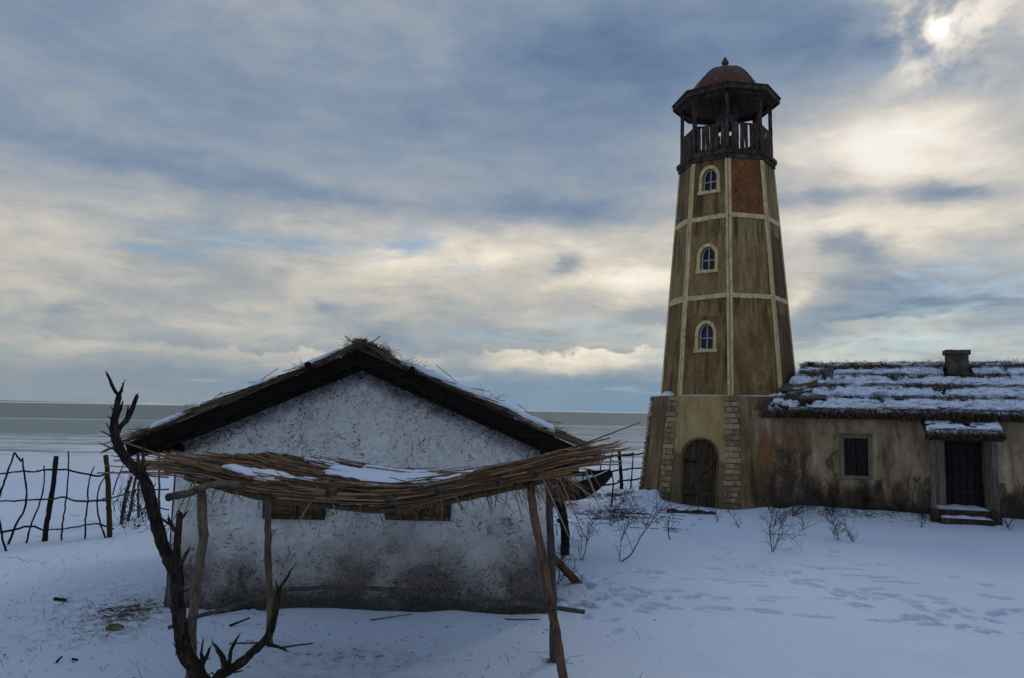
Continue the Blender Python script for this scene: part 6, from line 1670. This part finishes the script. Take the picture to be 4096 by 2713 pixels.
# dry creeper on the leaning fence
m_ = MB()
VL = (-7.72, 15.7, 0.0)
for k in range(42):
    b_ = np.array((rng.uniform(-0.15, 0.35), rng.uniform(-0.2, 0.5), rng.uniform(0, 0.5)))
    pts = [b_]
    for j in range(rng.randint(3, 7)):
        b_ = b_ + np.array((rng.normal(0, 0.06), rng.normal(0, 0.04), rng.uniform(0.06, 0.22))); pts.append(b_)
    m_.tube(pts, 0.0045, 3, rng.uniform(0.2, 1), cap=False)
    for j in range(2):
        q = np.array(pts[rng.randint(len(pts))]) + rng.normal(0, 0.02, 3); d_ = rng.normal(0, 0.018, 3)
        m_.add([q, q + d_, q + d_ + np.array((0.012, 0, -0.03)), q + np.array((0.012, 0, -0.03))], [(0, 1, 2, 3)], rng.rand())
tag(m_.build('dry_creeper', MATS['twig'], None, False, VL), 'tangle of dry creeper stems on the leaning stick fence', 'creeper')
m_ = MB()
for k in range(9):
    a_ = rng.uniform(0, 6.28); L = rng.uniform(0.08, 0.16)
    q = np.array((0, 0, 0.02)); d_ = np.array((math.cos(a_), math.sin(a_), 0.5)) * L; s2 = np.array((-math.sin(a_), math.cos(a_), 0)) * L * 0.3
    m_.add([q, q + d_ * 0.5 + s2, q + d_, q + d_ * 0.5 - s2], [(0, 1, 2, 3)])
tag(m_.build('green_plant', MATS['green_leaf'], None, False, (-7.72, 16.35, gz(-7.72, 16.35))), 'small green leafy plant at the foot of the leaning fence', 'plant')
# tuft of straw caught on the rail
m_ = MB()
for k in range(60):
    d_ = np.array((rng.normal(-0.10, 0.05), rng.normal(0, 0.03), -rng.uniform(0.12, 0.26)))
    m_.tube([rng.normal(0, 0.012, 3), d_ * 0.6 + rng.normal(0, 0.01, 3), d_], 0.0035, 3, rng.rand(), cap=False)
q = None
tag(m_.build('straw_tuft', MATS['dry_grass'], None, False, (-9.35, 14.36, 0.98)), 'frayed straw tuft hanging from the middle fence rail', 'straw')

# ================================================================== boat
rng = np.random.RandomState(43)
boat = thing('rowing_boat', 'black tarred rowing boat with snow inside, bow towards the lighthouse', 'boat', (0.35, 21.9, 0.0), R(-3))
BLN = 4.9
def hull(u, v):
    """u 0 stern .. 1 bow, v -1 near gunwale .. 1 far gunwale"""
    x = -2.45 + BLN * u
    taper = (1 - max(0, (u - 0.45) / 0.55) ** 2.2) * (0.72 + 0.28 * min(1, u / 0.35))
    bw = 0.66 * taper + 0.015
    sheer = 0.46 + 0.36 * max(0, (u - 0.5) / 0.5) ** 2.2 + 0.10 * max(0, (0.3 - u) / 0.3) ** 2
    keel = 0.02 + 0.62 * max(0, (u - 0.80) / 0.20) ** 2.0
    a = abs(v)
    yy = bw * min(1.0, (a / 0.55) ** 0.8 * 0.74 if a < 0.55 else 0.74 + (a - 0.55) / 0.45 * 0.26)
    zz = keel + (sheer - keel) * (0.04 * a / 0.55 if a < 0.45 else 0.033 + ((a - 0.45) / 0.55) ** 1.0 * 0.967)
    y = math.copysign(yy, v)
    roll = R(15)
    return np.array((x, y * math.cos(roll) - (zz) * math.sin(roll) * 0.6, zz * math.cos(roll) + y * math.sin(roll) + 0.16))
US = np.linspace(0, 1, 30)
vs_ = [(-1, -0.78), (-0.78, -0.56), (-0.56, -0.3), (-0.3, 0), (0, 0.3), (0.3, 0.56), (0.56, 0.78), (0.78, 1)]
for k, (v0, v1) in enumerate(vs_):
    m_ = MB()
    off = 0.012 * (k % 2)
    g = np.array([[hull(u, v0 + (v1 - v0) * j / 3) for u in US] for j in range(4)])
    m_.grid(g); g2 = g + np.array((0, 0, 0.022)); m_.grid(g2[:, ::-1])
    m_.grid(np.array([g[0], g2[0]])); m_.grid(np.array([g2[-1], g[-1]]))
    m_.build('strake', MATS['boat_wood'], boat, True)
for sgn in (-1, 1):
    p = [hull(u, sgn) + np.array((0, 0, 0.02)) for u in US]
    MB().tube(p, 0.032, 6, 0.5, 0.05, rng).build('gunwale', MATS['boat_wood'], boat, True)
stem = [hull(0.86, 0) - np.array((0, 0, 0.02)), hull(0.93, 0), hull(0.97, 0) + np.array((0.02, 0, 0.02)), hull(1.0, 0) + np.array((0.02, 0, 0.05)), hull(1.0, 0.3) + np.array((0.05, 0, 0.17))]
MB().tube(stem, [0.03, 0.035, 0.04, 0.045, 0.04], 6, 0.5, 0.05, rng).build('stem_post', MATS['boat_wood'], boat, True)
m_ = MB()
st_ = [hull(0, v) for v in np.linspace(-1, 1, 13)]
m_.prism(st_, (-0.03, 0, 0)); m_.build('transom', MATS['boat_wood'], boat)
for u in (0.40, 0.66):
    a_, b_ = hull(u, -0.93) + np.array((0, 0, 0.0)), hull(u, 0.93)
    MB().plank(a_, b_, (1, 0, 0), 0.28, 0.035, 3, 0.003, rng).build('thwart', MATS['boat_wood'], boat)
for u in (0.3, 0.42, 0.54, 0.66, 0.76, 0.85):
    p = [hull(u, v) + np.array((0, 0, 0.035)) for v in np.linspace(-0.97, 0.97, 13)]
    MB().tube(p, 0.02, 5, 0.5).build('rib', MATS['boat_wood'], boat)
# boards propped across the boat
for (u0, v0, u1, v1, w_) in ((0.74, -0.95, 0.42, 1.05, 0.34), (0.82, -0.80, 0.52, 1.08, 0.26)):
    a_, b_ = hull(u0, v0) + np.array((0, -0.02, 0.03)), hull(u1, v1) + np.array((0, 0.05, 0.08))
    MB().plank(a_, b_, (0.3, 0.2, 1.0), w_, 0.03, 4, 0.004, rng).build('loose_board', MATS['boat_wood'], boat)
def snow_lens(p0, e1, e2, th_, name='snow_patch', par=None, nn=14, seed=1):
    UU, TT = np.meshgrid(np.linspace(-1, 1, nn * 2), np.linspace(-1, 1, nn))
    rr = np.maximum(np.abs(UU) ** 3, np.abs(TT) ** 3)
    h_ = th_ * (1 - np.clip(UU ** 4 + TT ** 4, 0, 1)) + (fbm(UU * 3, TT * 3, 0, 2, seed) - 0.5) * th_ * 0.6 - 0.01
    P_ = np.array(p0)[None, None] + UU[..., None] * np.array(e1) + TT[..., None] * np.array(e2) + h_[..., None] * np.array((0, 0, 1))
    return MB().grid(P_).build(name, MATS['snow'], par, True)
# snow in the bow and on the boards
g = []
for v in np.linspace(-0.86, 0.86, 15):
    g.append([hull(u, v * 0.97) + np.array((0, 0, 0.06 + 0.10 * (1 - v * v))) for u in np.linspace(0.70, 0.975, 14)])
MB().grid(np.array(g)).build('snow_patch', MATS['snow'], boat, True)
g = []
for v in np.linspace(-0.80, 0.50, 15):
    g.append([hull(u, v * 0.9) + np.array((0, 0, 0.05 + 0.05 * (1 - v * v))) for u in np.linspace(0.10, 0.58, 14)])
MB().grid(np.array(g)).build('snow_patch', MATS['snow'], boat, True)
a_, b_ = hull(0.74, -0.95) + np.array((0, -0.03, 0.20)), hull(0.42, 1.05) + np.array((0, 0.05, 0.26))
MB().tube([a_ + (b_ - a_) * f_ for f_ in np.linspace(0.05, 0.9, 9)], [0.01, 0.03, 0.035, 0.03, 0.035, 0.03, 0.03, 0.025, 0.01], 7, 0.5, 0.1, rng).build('snow_patch', MATS['snow'], boat, True)
p = [hull(u, -1) + np.array((0, 0, 0.055)) for u in np.linspace(0.40, 0.70, 10)]
MB().tube(p, [0.008] + [0.022] * 8 + [0.008], 7, 0.5, 0.1, rng).build('snow_patch', MATS['snow'], boat, True)
p = [hull(u, -1) + np.array((0, 0, 0.05)) for u in np.linspace(0.90, 0.985, 8)]
MB().tube(p, [0.006] + [0.016] * 6 + [0.006], 7, 0.5, 0.1, rng).build('snow_patch', MATS['snow'], boat, True)
# mooring rope hanging from the bow
bw = hull(1.0, 0.2)
MB().tube([bw + np.array((0.05, -0.02, 0.12)), bw + np.array((0.09, -0.05, -0.15)), bw + np.array((0.06, -0.06, -0.5)), bw + np.array((0.04, -0.06, -0.8))], [0.02, 0.018, 0.028, 0.02], 5, 0.5, 0.2, rng).build('rope', MATS['fence_bark'], boat, True)

# ================================================================== forked post, leaning log, small things on the snow
fk = thing('forked_post', 'thick black forked post standing in snow beyond the hut corner', 'post', (1.01, 14.3, 0.0))
MB().tube(*catmull([(0.02, 0, -0.1), (0.02, 0, 0.35), (-0.01, 0, 0.62), (-0.06, 0, 0.84), (-0.10, 0, 0.98)], [0.085, 0.082, 0.08, 0.085, 0.08], 0.06), 11, 0.5, 0.08, rng).build('trunk', MATS['dead_bark'], fk, True)
MB().tube(*catmull([(-0.09, 0, 0.86), (-0.22, 0.02, 0.95), (-0.34, 0.03, 1.03), (-0.38, 0.03, 1.10)], [0.07, 0.07, 0.06, 0.045], 0.05), 9, 0.5, 0.08, rng).build('branch', MATS['dead_bark'], fk, True)
MB().tube(*catmull([(-0.10, 0, 0.93), (-0.13, -0.02, 1.05), (-0.10, -0.02, 1.20)], [0.045, 0.035, 0.025], 0.05), 8, 0.5, 0.08, rng).build('branch', MATS['grey_bark'], fk, True)
MB().tube(*catmull([(-0.02, -0.02, 0.92), (-0.10, -0.10, 0.98), (-0.22, -0.16, 0.99)], [0.04, 0.045, 0.04], 0.05), 8, 0.5, 0.08, rng).build('branch', MATS['pale_fence_bark'], fk, True)
MB().tube([(-0.02, -0.03, 0.56), (-0.10, -0.06, 0.60), (-0.13, -0.06, 0.64)], [0.04, 0.035, 0.02], 7, 0.5, 0.08, rng).build('branch', MATS['dead_bark'], fk, True)
lg = MB().tube(*catmull([(0.02, 0.0, -0.02), (-0.22, -0.25, 0.24), (-0.50, -0.55, 0.56)], [0.062, 0.058, 0.055], 0.06), 11, 0.5, 0.05, rng).build('log', MATS['rust_bark'], None, True, (1.06, 12.0, gz(1.06, 12.0)))
tag(lg, 'short brown log leaning down from the hut corner into trampled snow', 'log')
cl = MB()
UU, TT = np.meshgrid(np.linspace(0, 2 * math.pi, 17), np.linspace(0, math.pi / 2, 7))
rr = 1 + (fbm(np.cos(UU) * 2 + 5, np.sin(UU) * 2, TT * 2, 3, 7) - 0.5) * 0.7
cl.grid(np.stack([0.10 * np.cos(UU) * np.sin(TT + 0.12) * rr, 0.07 * np.sin(UU) * np.sin(TT + 0.12) * rr, 0.07 * np.cos(TT) * rr - 0.01], 2)[::-1])
tag(cl.build('earth_clod', MATS['clod'], None, True, (-4.54, 9.19, gz(-4.54, 9.19))), 'pale grey lump lying in snow in front of the hut corner', 'clod')
def ground_stick(a_, b_, r_, mat_, label, name='fallen_stick', cat='stick', lift=0.0, group='sticks lying on the snow'):
    n_ = 6
    o_ = (a_[0], a_[1], gz(*a_[:2]))
    pts = []
    for k in range(n_ + 1):
        x = a_[0] + (b_[0] - a_[0]) * k / n_; y = a_[1] + (b_[1] - a_[1]) * k / n_
        pts.append((x - o_[0], y - o_[1] + rng.normal(0, 0.006), gz(x, y) - o_[2] + r_ * 0.8 + lift * k / n_))
    tag(MB().tube(pts, np.linspace(r_, r_ * 0.7, n_ + 1), 6, 0.7, 0.1, rng).build(name, MATS[mat_], None, True, o_), label, cat, group)
ground_stick((-1.68, 9.70), (-1.18, 9.82), 0.008, 'rust_bark', 'short crooked brown stick in front of the middle of the hut wall', lift=0.05)
ground_stick((-0.03, 9.87), (0.41, 9.87), 0.009, 'rust_bark', 'straight thin brown stick beside the right foot of the hut')
ground_stick((-3.05, 8.75), (-2.62, 8.82), 0.010, 'rust_bark', 'short brown stick between the front and back shelter posts')
ground_stick((-2.45, 8.62), (-2.15, 8.80), 0.010, 'rust_bark', 'brown stick lying right of the shelter post at the back')
ground_stick((-3.75, 9.85), (-3.2, 9.98), 0.012, 'fence_bark', 'dark twig lying at the left foot of the hut wall', lift=0.06)
ground_stick((-3.28, 9.38), (-3.08, 9.48), 0.014, 'fence_bark', 'dark knotted stick lying in snow between tree and hut', lift=0.06)
ground_stick((-5.95, 10.40), (-5.78, 10.37), 0.022, 'fence_bark', 'short black stick standing in for a dark hole in the snow left of the hut')  # added black piece, drawn in place of a small dark hole in the snow
ground_stick((-4.50, 7.97), (-4.46, 8.0), 0.012, 'fence_bark', 'tiny black stick stump poking from snow near the picture bottom', lift=0.05)
ground_stick((-4.40, 8.07), (-4.33, 8.05), 0.012, 'fence_bark', 'small black clod lying in snow beside the stick stump')
# half-buried beam in front of the tower door
o_ = (4.12, 20.47, gz(4.12, 20.47))
tag(MB().plank((0, 0, 0.03), (1.22, -0.22, -0.01), (0, 0, 1), 0.15, 0.14, 12, 0.03, rng, bev=0.035).build('fallen_beam', MATS['dark_wood'], None, False, o_), 'rotten dark beam half buried in snow before the lighthouse door', 'beam')

# ================================================================== bare shrubs
def shrub(name, label, x, y, lean, h_, sd_, dense=1.0, berries=False, r0=0.012):
    rg = np.random.RandomState(100 + sd_)
    t_ = thing(name, label, 'shrub', (x, y, gz(x, y)), 0, 'bare shrubs in the snowy yard')
    st, tw, be = MB(), MB(), MB()
    def grow(p, d, L, r, lvl, mb_):
        n_ = max(3, int(L / 0.05)); pts = [p.copy()]; q = p.copy(); dd = d.copy()
        for k in range(n_):
            dd = dd + rg.normal(0, 0.13, 3) + np.array((0, 0, 0.03)); dd /= np.linalg.norm(dd)
            q = q + dd * L / n_; pts.append(q.copy())
        mb_.tube(pts, np.linspace(r, r * 0.45, n_ + 1), 5 if lvl == 0 else 3, rg.uniform(0, 1), cap=False)
        if lvl < 3 and L > 0.09:
            nb = int(rg.randint(3, 6) * (dense if lvl else 1) + (2 if lvl == 0 else 0))
            for j in range(nb):
                i_ = rg.randint(max(1, int(n_ * 0.22)), n_ + 1)
                sd2 = rg.normal(0, 1, 3); sd2 -= dd * np.dot(sd2, dd) * 0.6; sd2 /= np.linalg.norm(sd2)
                nd = dd * 0.55 + sd2 * 0.8 + np.array((0, 0, 0.25)); nd /= np.linalg.norm(nd)
                grow(pts[i_], nd, L * rg.uniform(0.30, 0.62) * (1.25 if sd_ in (2, 8, 16) else 1.0), max(r * 0.5, 0.0028), lvl + 1, tw)
        elif berries and rg.rand() < 0.35:
            c_ = pts[-1]; s_ = rg.uniform(0.006, 0.013)
            be.add([c_ + np.array(v) * s_ for v in ((1, 0, 0), (-1, 0, 0), (0, 1, 0), (0, -1, 0), (0, 0, 1), (0, 0, -1))], [(0, 2, 4), (2, 1, 4), (1, 3, 4), (3, 0, 4), (2, 0, 5), (1, 2, 5), (3, 1, 5), (0, 3, 5)], 0.1)
    d0 = np.array((lean, rg.normal(0, 0.08), max(h_, 0.2))); L0 = np.linalg.norm(d0)
    grow(np.array((0, 0, -0.04)), d0 / L0, L0 * 0.92, r0, 0, st)
    for j in range(int(dense * 1.5)):
        d1 = d0 / L0 + np.array((rg.normal(0, 0.35), rg.normal(0, 0.3), 0)); d1 /= np.linalg.norm(d1)
        grow(np.array((rg.normal(0, 0.02), rg.normal(0, 0.02), -0.04)), d1, L0 * rg.uniform(0.4, 0.8), r0 * 0.7, 1, st)
    st.build('stem', MATS['twig'], t_)
    if tw.n: tw.build('twigs', MATS['twig'], t_)
    if be.n: stuff(be.build('berries', MATS['twig'], t_))
SHL = {1: ('small bushy bare shrub right of the forked post', 1.6), 2: ('bare shrub leaning far right in front of the lighthouse', 1.0), 3: ('dense low thorny shrub between boat and lighthouse', 2.2),
       4: ('thin bare stem leaning right before the lighthouse base', 0.6), 5: ('single arching bare stem left of the lighthouse door', 0.4), 6: ('low leaning twig below the lighthouse quoins', 0.6),
       7: ('fan of thin twigs right of the lighthouse door', 1.0), 8: ('largest branching shrub in front of the lighthouse corner', 1.8), 9: ('bare leaning stick-like shrub right of the largest shrub', 0.4),
       10: ('dense upright shrub below the cottage window', 1.8), 11: ('leaning shrub crossing the one below the cottage window', 1.2), 12: ('low sprawling twig between window and porch', 0.8),
       13: ('small round shrub left of the porch steps', 1.6), 14: ('tall thin shrub right of the porch steps', 0.9), 15: ('short bent shrub beside the right porch post', 1.0),
       16: ('tall dark thicket against the rusty cottage wall', 2.6), 17: ('twiggy thicket under the left side of the cottage window', 2.2), 18: ('twiggy thicket under the right side of the cottage window', 1.8),
       19: ('sparse berried shrub in front of the lighthouse door', 1.0), 20: ('low brushy shrub at the left foot of the lighthouse', 1.6), 21: ('small twig cluster beside the boat hull', 1.0), 22: ('small tangled shrub at the hut corner by the log', 1.6)}
for (x, y, lean, h_, sd_) in SHRUBS:
    lb, dn = SHL[sd_]
    shrub('bare_shrub', lb, x, y, lean, max(h_, 0.28), sd_, dn, sd_ in (8, 14, 16, 19, 20), 0.013 if h_ > 0.8 else 0.009)
# low runners along the cottage foot
m_ = MB()
for k in range(150):
    u = rng.uniform(0.5, 3.8); v = rng.uniform(-1.3, -0.25)
    p0 = np.array(house_world((u, v, 0))); p0[2] = gz(p0[0], p0[1]) - 0.01
    pts = [p0]; d_ = np.array((rng.normal(0, 1), rng.normal(0, 0.5), abs(rng.normal(0.25, 0.25)))); d_ /= np.linalg.norm(d_)
    for j in range(5):
        d_ = d_ + rng.normal(0, 0.25, 3) + np.array((0, 0, -0.05)); d_ /= np.linalg.norm(d_)
        pts.append(pts[-1] + d_ * 0.08)
    m_.tube(pts, np.linspace(0.006, 0.003, 6), 3, rng.rand(), cap=False)
br = m_.build('undergrowth', MATS['twig']); stuff(br, 'low tangle of dead bramble runners along the cottage wall'); br['category'] = 'bramble'
m_ = MB()
for k in range(420):
    x, y = (rng.normal(3.2, 0.9), rng.normal(24.0, 0.6)) if k % 2 else (rng.normal(2.9, 0.8), rng.normal(19.7, 1.1))
    L = rng.uniform(0.06, 0.4); a_ = rng.uniform(0, 6.28)
    z = gz(x, y)
    m_.tube([(x, y, z + 0.005), (x + math.cos(a_) * L * 0.5, y + math.sin(a_) * L * 0.5, z + rng.uniform(0.01, 0.06)), (x + math.cos(a_) * L, y + math.sin(a_) * L, z + 0.01)], 0.007, 3, rng.rand(), cap=False)
br = m_.build('litter', MATS['twig']); stuff(br, 'scattered broken twigs on the snow around the boat'); br['category'] = 'twigs'
# dead grass poking through thin snow
m_ = MB()
spots = [(-4.75, 9.9, 0.8, 1.0, 420), (-6.2, 10.5, 1.8, 2.2, 170), (-1.4, 8.2, 1.8, 0.7, 110), (-5.0, 8.0, 1.2, 0.8, 90), (-2.5, 9.0, 1.2, 0.7, 50), (0.50, 8.32, 0.10, 0.07, 90), (0.3, 9.6, 1.2, 0.6, 12), (-8.0, 13.0, 1.8, 1.6, 130), (1.0, 11.2, 0.5, 0.7, 40)]
for (sx_, sy_, wx_, wy_, n_) in spots:
    for k in range(n_):
        x, y = rng.normal(sx_, wx_ * 0.6), rng.normal(sy_, wy_ * 0.6)
        if -4.45 < x < 0.55 and y > 10.1: continue
        z = gz(x, y); L = rng.uniform(0.01, 0.035) if rng.rand() < 0.95 else rng.uniform(0.06, 0.16)
        b_ = rng.normal(0, 0.9, 2)
        m_.tube([(x, y, z - 0.01), (x + b_[0] * L * 0.5, y + b_[1] * L * 0.5, z + L * 0.7), (x + b_[0] * L * 1.3, y + b_[1] * L * 1.3, z + L)], [0.003, 0.0025, 0.0015], 3, rng.rand() * 0.8, cap=False)
br = m_.build('grass', MATS['dry_grass']); stuff(br, 'dead grass blades poking through the snow around the hut'); br['category'] = 'grass'
m_ = MB()
for k in range(150):                                            # bits of soil and straw on the snow
    i_ = rng.randint(len(spots)); sx_, sy_, wx_, wy_, n_ = spots[i_]
    x, y = rng.normal(sx_, wx_ * 0.7), rng.normal(sy_, wy_ * 0.7)
    if -4.45 < x < 0.55 and y > 10.1: continue
    z = gz(x, y); L = rng.uniform(0.01, 0.045); a_ = rng.uniform(0, 6.28)
    m_.tube([(x, y, z + 0.004), (x + math.cos(a_) * L, y + math.sin(a_) * L, z + 0.006)], rng.uniform(0.002, 0.005), 4, rng.rand() * 0.8)
br = m_.build('debris', MATS['dry_grass']); stuff(br, 'crumbs of soil and straw strewn over the snow'); br['category'] = 'debris'
